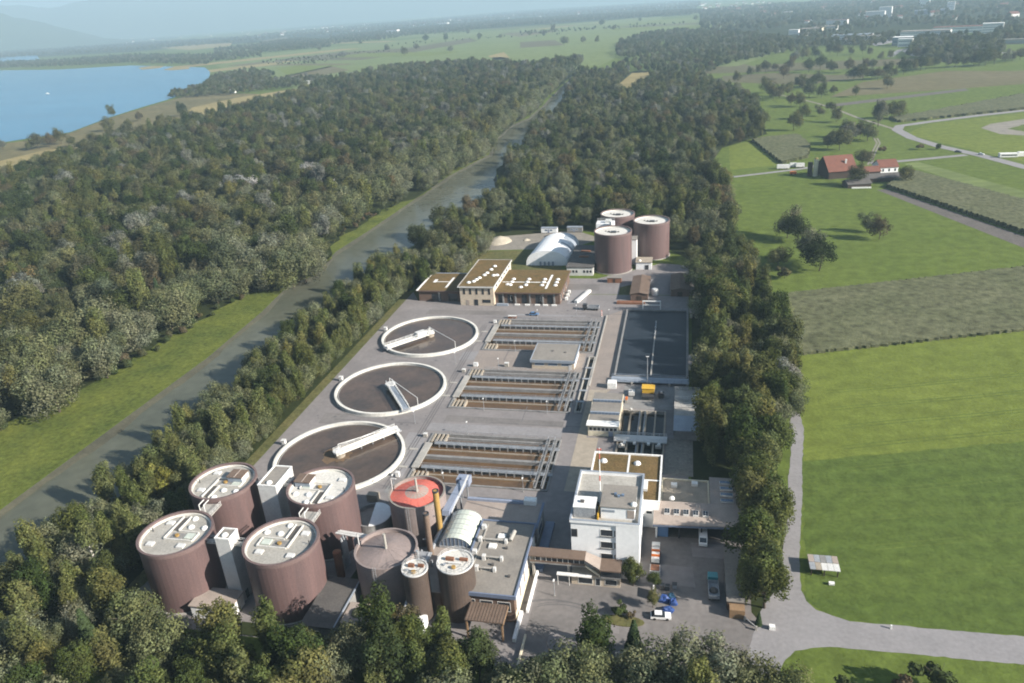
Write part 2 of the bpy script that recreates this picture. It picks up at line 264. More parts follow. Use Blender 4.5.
def sheet(name, pts, z, m, kind='structure', holes=()):
    if m.startswith('grass') and len(pts) < 40 and name == 'meadow': pts = ragged(pts, .45, 3.0)
    if m == 'road' and name == 'road': pts = ragged(pts, .16, 1.6)
    polys = [[Vector((p[0], p[1], 0)) for p in pts]] + [[Vector((p[0], p[1], 0)) for p in h] for h in holes]
    flat = [v for q in polys for v in q]; tris = tessellate_polygon(polys)
    me = bpy.data.meshes.new(name); fs = []
    for t in tris:
        a, b, c = (flat[i] for i in t)
        cr_ = (b.x - a.x) * (c.y - a.y) - (b.y - a.y) * (c.x - a.x)
        if abs(cr_) < 1e-9: continue
        fs.append(tuple(t) if cr_ > 0 else tuple(t)[::-1])
    me.from_pydata([(v.x, v.y, z) for v in flat], [], fs); me.materials.append(M[m]); me.update()
    o = bpy.data.objects.new(name, me); col.objects.link(o); o['kind'] = kind; return o
def strip(name, line, wd, z, m):
    """a path of width wd along a polyline"""
    L, Rr = [], []
    for i, p in enumerate(line):
        a = Vector(line[max(0, i - 1)]); b = Vector(line[min(len(line) - 1, i + 1)]); d = (b - a).normalized(); n = Vector((-d.y, d.x)) * wd / 2
        L.append((p[0] + n.x, p[1] + n.y)); Rr.append((p[0] - n.x, p[1] - n.y))
    me = bpy.data.meshes.new(name); n = len(line)
    me.from_pydata([(*p, z) for p in L + Rr], [], [(n + i, n + i + 1, i + 1, i) for i in range(n - 1)]); me.materials.append(M[m]); me.update()
    o = bpy.data.objects.new(name, me); col.objects.link(o); o['kind'] = 'structure'; return o
def inside(p, poly):
    c = False; j = len(poly) - 1
    for i in range(len(poly)):
        a, b = poly[i], poly[j]
        if (a[1] > p[1]) != (b[1] > p[1]) and p[0] < (b[0] - a[0]) * (p[1] - a[1]) / (b[1] - a[1]) + a[0]: c = not c
        j = i
    return c
# ------------------------------------------------------------------ terrain, water, fields
rng = random.Random(7)
RL = [(-192, -250), (-192, 150), (-190, 250), (-193, 300), (-198, 338), (-191, 353), (-197, 395), (-194, 440), (-191, 520), (-188, 600), (-176, 690), (-189, 770), (-193, 870), (-183, 920), (-185, 1030), (-191, 1150), (-196, 1300), (-200, 1480)]
RR = [(-160, -250), (-160, 150), (-161, 250), (-160, 300), (-158, 338), (-157, 353), (-155, 395), (-146, 440), (-134, 480), (-132, 540), (-143, 580), (-154, 625), (-146, 690), (-158, 770), (-163, 870), (-154, 920), (-158, 1030), (-176, 1150), (-182, 1300), (-188, 1480)]
river_poly = RL + RR[::-1]
SITE = [(-127.5, 112), (3.5, 112), (3.5, 330), (-127.5, 330)]
BIG = 24000
sheet('ground', [(-BIG, -1400), (BIG, -1400), (BIG, BIG), (-BIG, BIG)], 0, 'grass', holes=[river_poly, SITE])
sheet('river', river_poly, -1.3, 'river')
for nm, line, s in (('riverbank', RL, 1), ('riverbank', RR, -1)):
    mb = MB(); fine = []
    for a, b in zip(line, line[1:]):
        n = max(1, int(math.dist(a, b) / 6))
        fine += [(a[0] + (b[0] - a[0]) * i / n, a[1] + (b[1] - a[1]) * i / n) for i in range(n)]
    fine.append(line[-1])
    ins = [(p[0] + s * (2.0 + 0.9 * math.sin(p[1] * 0.11) + 0.8 * math.sin(p[1] * 0.037) + rng.uniform(-0.7, 0.7)), p[1]) for p in fine]
    for i in range(len(fine) - 1):
        q = [(*fine[i], 0), (*ins[i], -1.45), (*ins[i + 1], -1.45), (*fine[i + 1], 0)]
        mb.face(q if s > 0 else q[::-1])
    mb.add(nm, 'mud', kind='structure')
sheet('lake', [(-890.2, 867.6), (-845.7, 944.1), (-904.8, 1102.7), (-939.8, 1225.5), (-970.1, 1347.1), (-1018.5, 1496.1), (-1130.4, 1745.1), (-1369.3, 2129.7), (-1544.8, 2379.8), (-2160.0, 2820.9), (-2495.4, 2829.9), (-3020.9, 3069.1), (-8500, 6200), (-9000, 2500), (-1900, 640)], 0.35, 'lake')
sheet('lake', [(-5383.7, 5223.7), (-5434.9, 5563.1), (-4832.7, 5290.8), (-3987.9, 4381.6), (-3670.3, 3880.0), (-3688.6, 3758.9), (-3714.4, 3587.8)], 0.35, 'lake')
sheet('sandbank', [(-1955.3, 2593.4), (-1957.7, 2666.2), (-1865.0, 2624.7), (-1794.0, 2494.4), (-1839.1, 2457.7)], 0.5, 'straw')
sheet('sandbank', [(-1696.8, 2372.6), (-1779.7, 2566.4), (-1637.9, 2436.8), (-1581.5, 2345.5), (-1623.3, 2314.9)], 0.5, 'straw')
# canal-side grass, forest floor
FE = [(-236, -250), (-235, 190), (-226, 206), (-224, 226), (-221, 256), (-219, 300), (-217, 330), (-208, 330), (-199.5, 337), (-192, 353), (-195, 372), (-198, 392), (-205, 404), (-207, 470), (-199, 512), (-190.5, 528), (-189.5, 575), (-194, 620), (-182, 660), (-180, 690), (-190, 770)]
FE0 = FE; FE = []
for a, b in zip(FE0, FE0[1:]):
    n = max(1, int(math.dist(a, b) / 7)); FE += [(a[0] + (b[0] - a[0]) * i / n + (rng.uniform(-3.2, 3.2) if i else 0), a[1] + (b[1] - a[1]) * i / n) for i in range(n)]
FE.append(FE0[-1])
sheet('grass_bank', FE + [(x - 0.4, y) for x, y in RL if y <= 700][::-1] + [(-192.4, -250)], 0.012, 'grass_bank')
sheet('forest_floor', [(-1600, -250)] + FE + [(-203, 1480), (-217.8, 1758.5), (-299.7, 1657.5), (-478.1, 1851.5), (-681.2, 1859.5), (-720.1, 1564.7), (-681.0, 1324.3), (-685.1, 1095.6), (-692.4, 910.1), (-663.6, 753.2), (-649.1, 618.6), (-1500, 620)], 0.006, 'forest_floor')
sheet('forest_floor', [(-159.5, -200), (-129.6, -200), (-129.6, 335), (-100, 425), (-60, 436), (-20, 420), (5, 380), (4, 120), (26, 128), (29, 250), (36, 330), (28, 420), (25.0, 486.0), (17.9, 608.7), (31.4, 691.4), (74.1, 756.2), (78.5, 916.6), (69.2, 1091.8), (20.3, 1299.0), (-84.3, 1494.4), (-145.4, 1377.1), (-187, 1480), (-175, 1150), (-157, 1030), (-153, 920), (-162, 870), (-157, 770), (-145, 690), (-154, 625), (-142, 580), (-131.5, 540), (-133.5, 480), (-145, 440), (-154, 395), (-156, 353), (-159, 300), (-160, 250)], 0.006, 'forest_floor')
sheet('reed_meadow', [(-881.6, 858.7), (-848.3, 891.3), (-841.4, 939.0), (-899.5, 1095.9), (-938.4, 1251.6), (-956.0, 1342.6), (-995.2, 1478.6), (-791.1, 1379.1), (-756.1, 1475.7), (-692.4, 1441.5), (-663.4, 1288.9), (-670.0, 1070.3), (-679.2, 891.8), (-652.8, 740.1), (-640.0, 609.1), (-1500, 625), (-1880, 640)], 0.02, 'reeds')
sheet('straw_meadow', [(-757.1, 730.1), (-756.9, 797.6), (-705.9, 816.5), (-695.6, 751.5), (-683.3, 653.8), (-686.0, 608.4), (-750.1, 670.2)], 0.05, 'straw')
sheet('straw_meadow', [(-817.4, 1196.6), (-810.0, 1339.1), (-745.1, 1453.7), (-698.4, 1409.8), (-720.8, 1252.1), (-726.5, 1112.1), (-739.2, 1046.4)], 0.05, 'straw')
sheet('clearing', [(-107.5, 1182.8), (-95.3, 1441.9), (-67.5, 1446.3), (-52.2, 1366.5), (-68.7, 1220.7), (-76.5, 1076.9)], 0.05, 'straw')
# fields to the right
sheet('meadow', [(35.5, 197.6), (43.1, 269.1), (127.0, 297.4), (241.6, 343.7), (178.8, 238.2), (98.3, 215.2)], 0.014, 'grass_light')
sheet('meadow', [(28.8, 140.5), (35.5, 197.1), (98.1, 214.6), (178.4, 237.6), (118.4, 136.8), (70.7, 136.0), (37.2, 135.3), (31.9, 137.5)], 0.014, 'grass_dark')
sheet('dirt_strip', [(122.4, 528.1), (128.9, 530.5), (170.8, 423.0), (215.6, 300.1), (204.7, 281.7), (163.6, 402.4)], 0.018, 'soil')
sheet('meadow', [(157.0, 608.0), (167.7, 616.0), (204.6, 519.8), (253.9, 396.4), (241.2, 373.5), (194.3, 490.4)], 0.014, 'pale_field')
sheet('meadow', [(187.0, 734.7), (218.0, 784.3), (313.1, 830.7), (513.5, 944.1), (288.1, 502.0), (234.7, 606.1), (219.6, 646.2)], 0.014, 'grass_light')
sheet('gravel_loop', [(252.7, 753.9), (266.0, 773.6), (300.8, 795.4), (333.8, 805.9), (296.6, 709.0), (271.4, 711.2), (257.0, 721.4)], 0.03, 'gravel')
sheet('meadow', [(270.1, 744.8), (290.3, 765.3), (321.1, 772.7), (305.6, 732.3), (278.0, 730.1)], 0.06, 'grass')
sheet('field', [(167.3, 1004.3), (230.7, 1146.4), (357.1, 1238.5), (431.8, 1198.5), (559.0, 1265.7), (473.4, 1062.0), (390.8, 1053.4), (260.9, 1020.5)], 0.05, 'tan_field')
sheet('field', [(156.3, 939.7), (321.6, 1033.4), (319.9, 1013.5), (160.7, 921.6)], 0.09, 'soil')
sheet('field', [(19.1, 1477.3), (94.6, 1537.9), (112.2, 1463.9), (206.1, 1489.6), (294.4, 1475.3), (430.5, 1447.2), (411.0, 1378.7), (237.5, 1336.2), (22.7, 1363.6)], 0.05, 'brown_field')
sheet('field', [(54.4, 1314.4), (133.9, 1323.8), (213.7, 1251.6), (253.9, 1261.9), (241.2, 1194.8), (151.7, 1142.5), (55.4, 1223.6)], 0.05, 'brown_field')
sheet('meadow', [(40.0, 1485.6), (117.2, 1667.0), (166.6, 1712.0), (126.3, 1586.2), (87.8, 1478.2)], 0.08, 'pale_field')
sheet('meadow', [(33.8, 599.6), (37.6, 700.0), (56.5, 719.3), (72.7, 613.9)], 0.014, 'grass_light')
# fields of the far plain
sheet('far_meadow', [(-1542.5, 2435.4), (-1766.1, 3156.4), (-1357.4, 3750.5), (-1155.0, 4308.7), (-457.1, 4372.7), (8.0, 4522.8), (71.5, 3723.3), (-170.8, 3018.8), (-198.9, 2294.4), (-158.9, 1831.2), (-171.8, 1630.6), (-242.5, 1559.1), (-466.0, 1803.4), (-652.1, 1778.1), (-698.6, 1516.5), (-729.3, 1421.7)], 0.045, 'pale_field')
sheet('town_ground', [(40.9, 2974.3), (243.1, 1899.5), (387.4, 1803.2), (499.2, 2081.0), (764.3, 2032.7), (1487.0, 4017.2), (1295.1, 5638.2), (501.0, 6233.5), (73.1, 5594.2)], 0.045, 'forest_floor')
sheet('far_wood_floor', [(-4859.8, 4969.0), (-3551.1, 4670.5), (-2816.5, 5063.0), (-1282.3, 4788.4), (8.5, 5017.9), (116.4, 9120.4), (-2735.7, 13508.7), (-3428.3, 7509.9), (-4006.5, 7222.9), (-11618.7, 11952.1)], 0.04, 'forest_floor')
for q, m in (([(-1409.3, 2600.0), (-1309.9, 2894.5), (-1032.5, 2920.1), (-947.7, 3528.1), (-817.9, 3163.8), (-894.4, 2573.8), (-991.1, 2178.5), (-1249.2, 2299.1)], 'brown_field'),
             ([(-1587.8, 3199.1), (-1555.6, 3435.4), (-1506.7, 3574.1), (-1451.9, 3213.3)], 'pale_field'), ([(-533.3, 2159.5), (-520.8, 2306.0), (-443.0, 2026.4), (-464.6, 1960.7)], 'straw'),
             ([(-964.1, 1763.2), (-975.4, 2102.4), (-829.1, 1900.0), (-849.7, 1664.4)], 'tan_field'), ([(-614.6, 1641.3), (-662.2, 2040.5), (-483.4, 2088.4), (-317.1, 1821.5), (-304.4, 1684.0), (-490.9, 1902.2), (-699.9, 1911.8)], 'pale_field'),
             ([(-586.8, 2868.0), (-459.2, 2863.6), (-373.3, 2499.3), (-506.7, 2471.5)], 'brown_field'), ([(-927.8, 4556.5), (-642.5, 4760.4), (-375.7, 5046.6), (-156.4, 5080.1), (-134.9, 4393.1), (-538.9, 3988.7), (-795.9, 3903.3)], 'pale_field'),
             ([(-502.9, 3267.2), (-282.8, 3513.7), (-121.8, 3694.0), (-31.9, 3342.7), (-310.9, 2968.0)], 'pale_field'), ([(-871.7, 3798.2), (-825.2, 4048.6), (-570.3, 3709.7), (-675.6, 3307.8)], 'tan_field'),
             ([(-1267.6, 3249.6), (-1279.7, 3984.7), (-1012.6, 4418.7), (-795.9, 3903.3), (-1014.6, 3438.6), (-1103.6, 3040.8)], 'pale_field'), ([(-2998.9, 5365.4), (-3202.7, 6139.3), (-2637.4, 5118.9), (-2375.5, 4239.7)], 'tan_field'),
             ([(-3695.9, 5192.5), (-3547.5, 5464.0), (-3187.5, 5305.7), (-2784.4, 4605.2), (-2869.8, 4307.2)], 'straw'), ([(-1558.9, 2609.3), (-1549.2, 2762.8), (-1285.8, 2284.7), (-1313.0, 2230.3)], 'pale_field'),
             ([(220.1, 4145.8), (352.0, 5059.2), (368.8, 4761.2), (272.9, 4029.4)], 'pale_field'), ([(-1169.4, 2149.1), (-1109.4, 2324.2), (-954.9, 2090.4), (-944.8, 1802.6)], 'grass_light')):
    sheet('field', q, 0.06, m)
rs = random.Random(8)
for k in range(46):
    x, y = rs.uniform(-2600, 700), rs.uniform(2000, 4600)
    if x < -0.62 * y or x > 0.12 * y - 250: continue
    a_ = rs.choice((-0.5, -0.5, 1.07)) + rs.uniform(-.06, .06); L_, W_ = rs.uniform(160, 480), rs.uniform(35, 110); c_, s_ = math.cos(a_), math.sin(a_)
    sheet('field', [(x + u * c_ - v * s_, y + u * s_ + v * c_) for u, v in ((-L_, -W_), (L_, -W_), (L_, W_), (-L_, W_))], 0.1 + k * .004, rs.choice(('pale_field', 'tan_field', 'brown_field', 'pale_field', 'grass_light', 'straw')))
for k in range(9):
    y_ = 148 + k * 11.5
    for d_ in (0, 1.7): strip('tractor_track', [(46 + k * .3 + i * 9, y_ + d_ + i * 2.55 + .25 * math.sin(i * .9 + k)) for i in range(20)], .42, 0.0185 + k * .0004, 'grass_track')
# roads
sheet('road', [(35.0, 216.2), (38.2, 216.5), (34.7, 192.9), (32.9, 178.4), (29.2, 153.9), (28.3, 143.6), (29.0, 140.2), (30.7, 137.7), (37.2, 135.2), (70.6, 135.8), (118.1, 136.3), (113.5, 128.5), (67.9, 128.0), (45.3, 127.7), (32.0, 127.3), (28.4, 126.5), (24.9, 125.2), (22.7, 122.5), (19.4, 114.5), (12.4, 113.4), (16.5, 126.9), (18.1, 133.8), (20.8, 139.4), (23.7, 144.2), (25.3, 153.4), (29.1, 178.0), (31.2, 192.5)], 0.03, 'road')
sheet('road', [(33.7, 215.4), (38.1, 215.9), (38.0, 226.5), (35.9, 227.0)], 0.026, 'road')
strip('road', [(259.7, 494.1), (228.9, 589.5), (215.5, 632.8), (198.3, 672.6), (187.7, 714.2), (185.5, 756.6), (192.8, 778.0), (220.9, 795.8), (268.6, 822.4), (318.5, 846.3), (513.5, 944.1)], 9, 0.10, 'road')
strip('road', [(206.3, 636.0), (179.0, 626.0), (154.4, 617.6), (135.1, 614.3)], 6, 0.08, 'road')
strip('farm_lane', [(34.8, 575.0), (65.3, 589.3), (83.7, 598.0), (95.3, 605.8), (98.7, 614.8)], 4.5, 0.05, 'road')
strip('farm_lane', [(185.5, 756.6), (166.9, 837.8), (158.3, 894.4), (146.7, 949.5), (130.9, 1002.1), (109.7, 1055.0)], 3.5, 0.08, 'gravel')
strip('farm_lane', [(132.3, 607.2), (138.8, 633.0), (146.4, 660.8), (156.4, 695.3), (158.9, 719.3)], 1.3, 0.05, 'gravel')
strip('farm_lane', [(135.0, 606.9), (140.9, 632.8), (148.6, 660.5), (158.6, 694.9), (161.2, 718.9)], 1.3, 0.05, 'gravel')
strip('road', [(342.6, 1508.8), (390.3, 1648.7), (421.9, 1694.0), (392.3, 1619.8), (381.3, 1504.3), (434.2, 1444.6)], 10, 0.15, 'road')
strip('road', [(481.3, 1454.4), (513.9, 1486.8), (570.8, 1501.5)], 12, 0.15, 'road')
# hills far away to the left
mb = MB(); AZ = np.radians(np.linspace(-75, 5, 161))
def ridge(r0, wd, pts, jit, seed):
    g = np.random.default_rng(seed); a, h = zip(*pts); H0 = np.interp(np.degrees(AZ), a, h)
    nz = np.convolve(g.normal(0, 1, len(AZ) + 8), np.ones(9) / 3, 'valid') * jit * 0.6; rows = np.linspace(-1, 1, 9); b = len(mb.v)
    for k in rows:
        sh = math.cos(k * math.pi / 2)
        for i, az in enumerate(AZ):
            rr = r0 + k * wd; z = max(-2, (H0[i] + nz[i]) * sh * (1 + 0.03 * g.normal()) if sh > 0 else -2)
            mb.v.append((rr * math.sin(az), rr * math.cos(az), z))
    n = len(AZ); mb.f.extend([(b + k * n + i, b + (k + 1) * n + i, b + (k + 1) * n + i + 1, b + k * n + i + 1) for k in range(8) for i in range(n - 1)])
ridge(13000, 2000, [(-75, 1000), (-56, 800), (-50, 690), (-47, 640), (-44.5, 520), (-41.5, 300), (-38.5, 60), (-37, 0), (5, 0)], 12, 3)
ridge(19500, 3000, [(-75, 1036), (-50, 888), (-44, 769), (-41, 695), (-38, 806), (-35, 740), (-31, 828), (-27, 917), (-20, 947), (-10, 740), (0, 444), (5, 296)], 22, 5)
mb.add('hills', 'hill', kind='structure', smooth=True)
# ------------------------------------------------------------------ haze: the air between here and the hills
hz = MB().box(-25000, 25000, -1500, 25000, -6, 1150); ho = hz.add('haze', None, kind='stuff')
hm = bpy.data.materials.new('haze'); hm.use_nodes = True; hn = hm.node_tree.nodes; hn.remove(hn['Principled BSDF'])
pv = hn.new('ShaderNodeVolumePrincipled'); pv.inputs['Density'].default_value = 0.00013; pv.inputs['Color'].default_value = (0.60, 0.85, 1.0, 1); pv.inputs['Anisotropy'].default_value = 0.1
hm.node_tree.links.new(pv.outputs[0], hn['Material Output'].inputs['Volume']); ho.data.materials.append(hm)

# ------------------------------------------------------------------ foliage
def leaf_mesh(name, C, N, S, m, rg, tone=None):
    """leaf-sized quads at C, facing N, size S"""
    n = len(C); T = np.cross(N, rg.normal(size=(n, 3))); T /= np.linalg.norm(T, axis=1)[:, None] + 1e-9; B = np.cross(N, T)
    a = S[:, None] * 0.5; b = S[:, None] * 0.32
    V = np.stack([C - T * a, C + B * b, C + T * a, C - B * b], 1).reshape(-1, 3)
    me = bpy.data.meshes.new(name); me.vertices.add(4 * n); me.vertices.foreach_set('co', V.astype(np.float32).ravel())
    me.loops.add(4 * n); me.loops.foreach_set('vertex_index', np.arange(4 * n, dtype=np.int32)); me.polygons.add(n)
    me.polygons.foreach_set('loop_start', np.arange(0, 4 * n, 4, dtype=np.int32)); me.update(calc_edges=True); me.materials.append(M[m])
    tone = np.ones((n, 3)) if tone is None else tone; me.attributes.new('tone', 'FLOAT_COLOR', 'FACE').data.foreach_set('color', np.concatenate([tone, np.ones((n, 1))], 1).astype(np.float32).ravel()); return me
def crown_mesh(kind, seed, n, H, W, m, z0=0.18, leaf=0.62, nl=16):
    """clumps of leaves hung through a crown H tall, W wide, open towards its inside"""
    rg = np.random.default_rng(seed); Cs, Ns, Ts = [], [], []
    lob = []
    if kind == 'spruce':
        t = rg.random(n) ** 0.7; z = H * (0.08 + 0.92 * (1 - t)); tier = np.floor(t * 13) / 13; rad = W / 2 * (0.12 + tier * 0.95) * (0.45 + 0.55 * rg.random(n) ** 0.5)
        az = np.floor(rg.random(n) * 11) / 11 * 6.28 + tier * 9 + rg.normal(0, 0.16, n)
        C = np.stack([rad * np.cos(az), rad * np.sin(az), z - rad * 0.32], 1); N = np.stack([np.cos(az) * 0.5, np.sin(az) * 0.5, np.ones(n)], 1) + rg.normal(0, 0.4, (n, 3))
    else:
        hz_ = H * (1 - z0) / 2; cz = H * z0 + hz_
        sq = np.array([rg.uniform(.82, 1.18), rg.uniform(.82, 1.18), 1]); lean = rg.normal(0, W * .05, 2)
        for k in range(nl):
            d = rg.normal(size=3); d /= np.linalg.norm(d); q = 0.30 + 0.62 * rg.random() if k else 0
            if kind == 'poplar': sh = (0.52, 0.52, 0.85)
            elif kind == 'bush': sh = (0.7, 0.7, 0.6)
            else: sh = (0.66, 0.66, 0.66)
            c = np.array([d[0] * W / 2 * sh[0] * q / 0.7, d[1] * W / 2 * sh[1] * q / 0.7, cz + d[2] * hz_ * sh[2] * q / 0.7])
            c = c * sq + np.array([lean[0] * d[2], lean[1] * d[2], 0]); lob.append((c, W / 2 * (0.17 + 0.30 * rg.random() ** 1.3) * (1.5 if k == 0 else 1)))
        wts = np.array([r * r for _, r in lob]); wts /= wts.sum()
        for (c, r), wt in zip(lob, wts):
            k = int(n * wt); d = rg.normal(size=(k, 3)); d /= np.linalg.norm(d, axis=1)[:, None]
            lump = 1 + 0.16 * np.sin(d[:, 0] * 5 + seed) * np.sin(d[:, 1] * 6 + 2) + 0.12 * np.sin(d[:, 2] * 8 + seed * 2)
            rr = r * (0.62 + 0.45 * rg.random(k) ** 0.45) * lump; P = d * rr[:, None] * (1, 1, hz_ / (W / 2) * 0.85 + 0.15)
            Cs.append(c + P); Ns.append(d * 1.0 + rg.normal(0, 0.36, (k, 3)) + (0, 0, 0.2)); t_ = rg.uniform(.72, 1.28); Ts.append(np.tile(np.array([t_ * rg.uniform(.94, 1.1), t_, t_ * rg.uniform(.85, 1.1)]), (k, 1)))
        C = np.concatenate(Cs); N = np.concatenate(Ns); Tn = np.concatenate(Ts); k = C[:, 2] > H * z0 * 0.6; C = C[k]; N = N[k]; Tn = Tn[k]
    N /= np.linalg.norm(N, axis=1)[:, None]
    return leaf_mesh('crown', C, N, leaf * (0.6 + 0.8 * rg.random(len(C))), m, rg, None if kind == 'spruce' else Tn)
def trunk_mesh(H, r, seed, m, limbs=5, W=6):
    rg = random.Random(seed); b = MB(); x = y = 0; p = (0, 0, -0.3)
    for k in range(4):
        z = H * (k + 1) / 4 * 0.8; q = (x + rg.uniform(-.25, .25), y + rg.uniform(-.25, .25), z); b.tube(p, q, r * (1 - k * 0.22), 6, r * (1 - (k + 1) * 0.22)); p = q; x, y = q[:2]
    for k in range(limbs):
        z = H * (0.25 + 0.4 * k / limbs); a = k * 2.4 + rg.random(); L = W * (0.28 + 0.1 * rg.random())
        b.tube((0, 0, z), (L * math.cos(a), L * math.sin(a), z + L * 0.9), r * 0.42, 5, r * 0.12)
    me = b.mesh('trunk', m); return me
SPEC = {}
def species(key, kind, H, W, n, m, bark='bark', seeds=(1, 2, 3), z0=0.18, leaf=0.62, nl=26, r=None):
    SPEC[key] = [(crown_mesh(kind, s * 7 + len(SPEC), n, H * (0.94 + 0.06 * s % 3), W, m, z0, leaf, nl), trunk_mesh(H, r or H * 0.022, s, bark, 0 if kind == 'spruce' else 5, W)) for s in seeds]
species('broad', 'broad', 11, 9.5, 6000, 'leaf_broad', seeds=(1, 2, 3, 4, 5, 6), leaf=0.48)
species('row', 'broad', 12, 8.0, 6500, 'leaf_row', seeds=(1, 2, 3, 4, 5), z0=0.10, leaf=0.46, nl=34)
species('willow', 'broad', 10, 10.5, 8000, 'leaf_willow', seeds=(1, 2, 3, 4), z0=0.04, leaf=0.42, nl=38)
species('poplar', 'poplar', 13, 6.2, 5600, 'leaf_poplar', seeds=(1, 2, 3), z0=0.06, leaf=0.44, nl=34)
species('birch', 'poplar', 15, 5.0, 1500, 'leaf_poplar', 'birch_bark', seeds=(1, 2), z0=0.45, leaf=0.45, r=0.42)
species('yellow', 'broad', 11, 8.5, 3600, 'leaf_yellow', seeds=(1,))
species('silver', 'broad', 10, 10.0, 5000, 'leaf_silver', seeds=(1, 2), z0=0.06, leaf=0.45, nl=30)
species('spruce', 'spruce', 11, 4.6, 2600, 'needle', seeds=(1,), leaf=0.6)
species('shrub', 'bush', 3.4, 4.2, 1500, 'leaf_shrub', seeds=(1, 2), z0=0.02, leaf=0.4, nl=9)
species('fruit', 'broad', 7.5, 9.0, 4200, 'leaf_broad', seeds=(5, 6, 7, 8), z0=0.06, leaf=0.42, nl=24)
NAMES = dict(broad='broadleaf_tree', row='broadleaf_tree', willow='willow_tree', poplar='poplar_tree', birch='birch_tree', yellow='broadleaf_tree', spruce='spruce_tree', silver='silver_tree', shrub='shrub', fruit='field_tree')  # fruit shape also serves plain field trees outside any orchard
n_tree = 0; SOURCE = {}
def tree(key, x, y, s=1.0, label='', group=None, cat='tree', sx=1.0):
    global n_tree
    n_tree += 1; r = random.Random(n_tree * 13); var = SPEC[key][r.randrange(len(SPEC[key]))]
    t = thing(NAMES[key], label, cat, (x, y, 0), group, r.uniform(0, 6.28)); t.scale = (s * sx * r.uniform(0.9, 1.1), s * sx * r.uniform(0.9, 1.1), s * r.uniform(0.92, 1.08))
    for nm, me in (('crown', var[0]), ('trunk', var[1])):
        o = bpy.data.objects.new(nm, me); col.objects.link(o); o.parent = t
        if nm == 'crown': SOURCE.setdefault(key, {})[me.name] = o
    return t
def scatter(poly, gap, seed, limit=10 ** 9, avoid=()):
    """points in a polygon no closer than gap"""
    r = random.Random(seed); xs = [p[0] for p in poly]; ys = [p[1] for p in poly]; x0, x1, y0, y1 = min(xs), max(xs), min(ys), max(ys); grid = {}; out = []
    for _ in range(int((x1 - x0) * (y1 - y0) / gap / gap * 5)):
        p = (r.uniform(x0, x1), r.uniform(y0, y1)); k = (int(p[0] // gap), int(p[1] // gap))
        if not inside(p, poly) or any(inside(p, a) for a in avoid): continue
        if any(math.dist(p, q) < gap for i in (-1, 0, 1) for j in (-1, 0, 1) for q in grid.get((k[0] + i, k[1] + j), ())): continue
        grid.setdefault(k, []).append(p); out.append(p)
        if len(out) >= limit: break
    return out
# ------------------------------------------------------------------ trees
def proj(x, y, z=0.0):
    d = Vector((x, y, z - 125)); k = d.dot(cf)
    return (512 + 761.13 * d.dot(cr) / k, 341.5 - 761.13 * d.dot(cu) / k, k) if k > 1 else (-9999, -9999, -1)
cand = []                                     # every wood's trees: x, y, species, size, which wood
def wood(zone, poly, gap, seed, mix, avoid=(), smin=0.8, smax=1.15, far=0):
    r = random.Random(seed)
    for x, y in scatter(poly, gap, seed, avoid=avoid):
        cand.append((x, y, r.choices([k for k, _ in mix], [q for _, q in mix])[0], r.uniform(smin, smax), zone))
NO = [[(-131, 114.5), (-131, 160), (-60, 160), (-20, 160), (-20, 112), (-36, 112), (-38, 119), (-60, 116.5), (-80, 113.5), (-95, 113), (-110, 114.5)], [(-9, 149), (21, 149), (21, 184), (-9, 184)], [(-28, 112), (22, 112), (17, 152), (-28, 152)]]
wood('canal', [(-159, 70), (-132.5, 70), (-132.5, 330), (-131, 372), (-152, 372), (-158, 335)], 5.0, 11, (('willow', 6), ('poplar', 6), ('row', 2), ('shrub', 1)), NO, 0.8, 1.25)
wood('canal', [(-134.8, 96), (-132.4, 96), (-132.4, 334), (-134.8, 334)], 3.4, 41, (('willow', 3), ('poplar', 5), ('row', 3), ('shrub', 2)), NO[1:], 0.55, 0.95)
wood('front', [(-134, 60), (-26, 80), (-29, 104), (-38, 112), (-58, 115), (-66, 109), (-95, 107), (-113, 109), (-122, 113), (-134, 135)], 5.0, 12, (('row', 5), ('broad', 1), ('willow', 4), ('poplar', 5), ('spruce', 1)), NO + [[(-113, 102), (-96, 102), (-96, 116), (-113, 116)]], 0.7, 1.3)
wood('behind', [(-131, 331), (-122.5, 331), (-109, 368), (-107, 394), (-115, 425), (-131, 425)], 4.6, 43, (('willow', 5), ('poplar', 4), ('row', 1)), (), 0.75, 1.15)
wood('front', [(-113, 99), (-96, 99), (-96, 106), (-113, 106)], 4.0, 42, (('row', 2), ('willow', 1)), (), 0.55, 0.75)
wood('gate', [(-26, 84), (-8, 96), (4, 97), (23, 101), (22, 113), (14, 115), (0, 112), (-12, 109), (-28, 104)], 6.2, 13, (('willow', 6), ('poplar', 1)), (), 1.0, 1.45)
wood('east', [(8, 191), (8, 335), (34, 335), (38, 300), (38.5, 240), (31, 222), (26.5, 212), (25.5, 191)], 5.2, 14, (('row', 6), ('poplar', 3), ('broad', 2), ('willow', 1)), [NO[0]], 0.8, 1.5)
wood('belt', [(16.2, 136), (16.4, 190), (26, 190), (25, 160), (22, 141)], 4.2, 24, (('row', 6), ('poplar', 4)), [NO[0], [(10, 149), (17.6, 149), (17.6, 182), (10, 182)]], 0.9, 1.35)
wood('belt', [(16.0, 133.5), (16.0, 152), (22.5, 152), (20.5, 135)], 3.3, 51, (('row', 5), ('poplar', 4)), [], 0.9, 1.3)
wood('east', [(29, 212), (37, 222), (38, 236), (30, 232)], 4.2, 52, (('row', 3), ('willow', 1)), [], 0.9, 1.25)
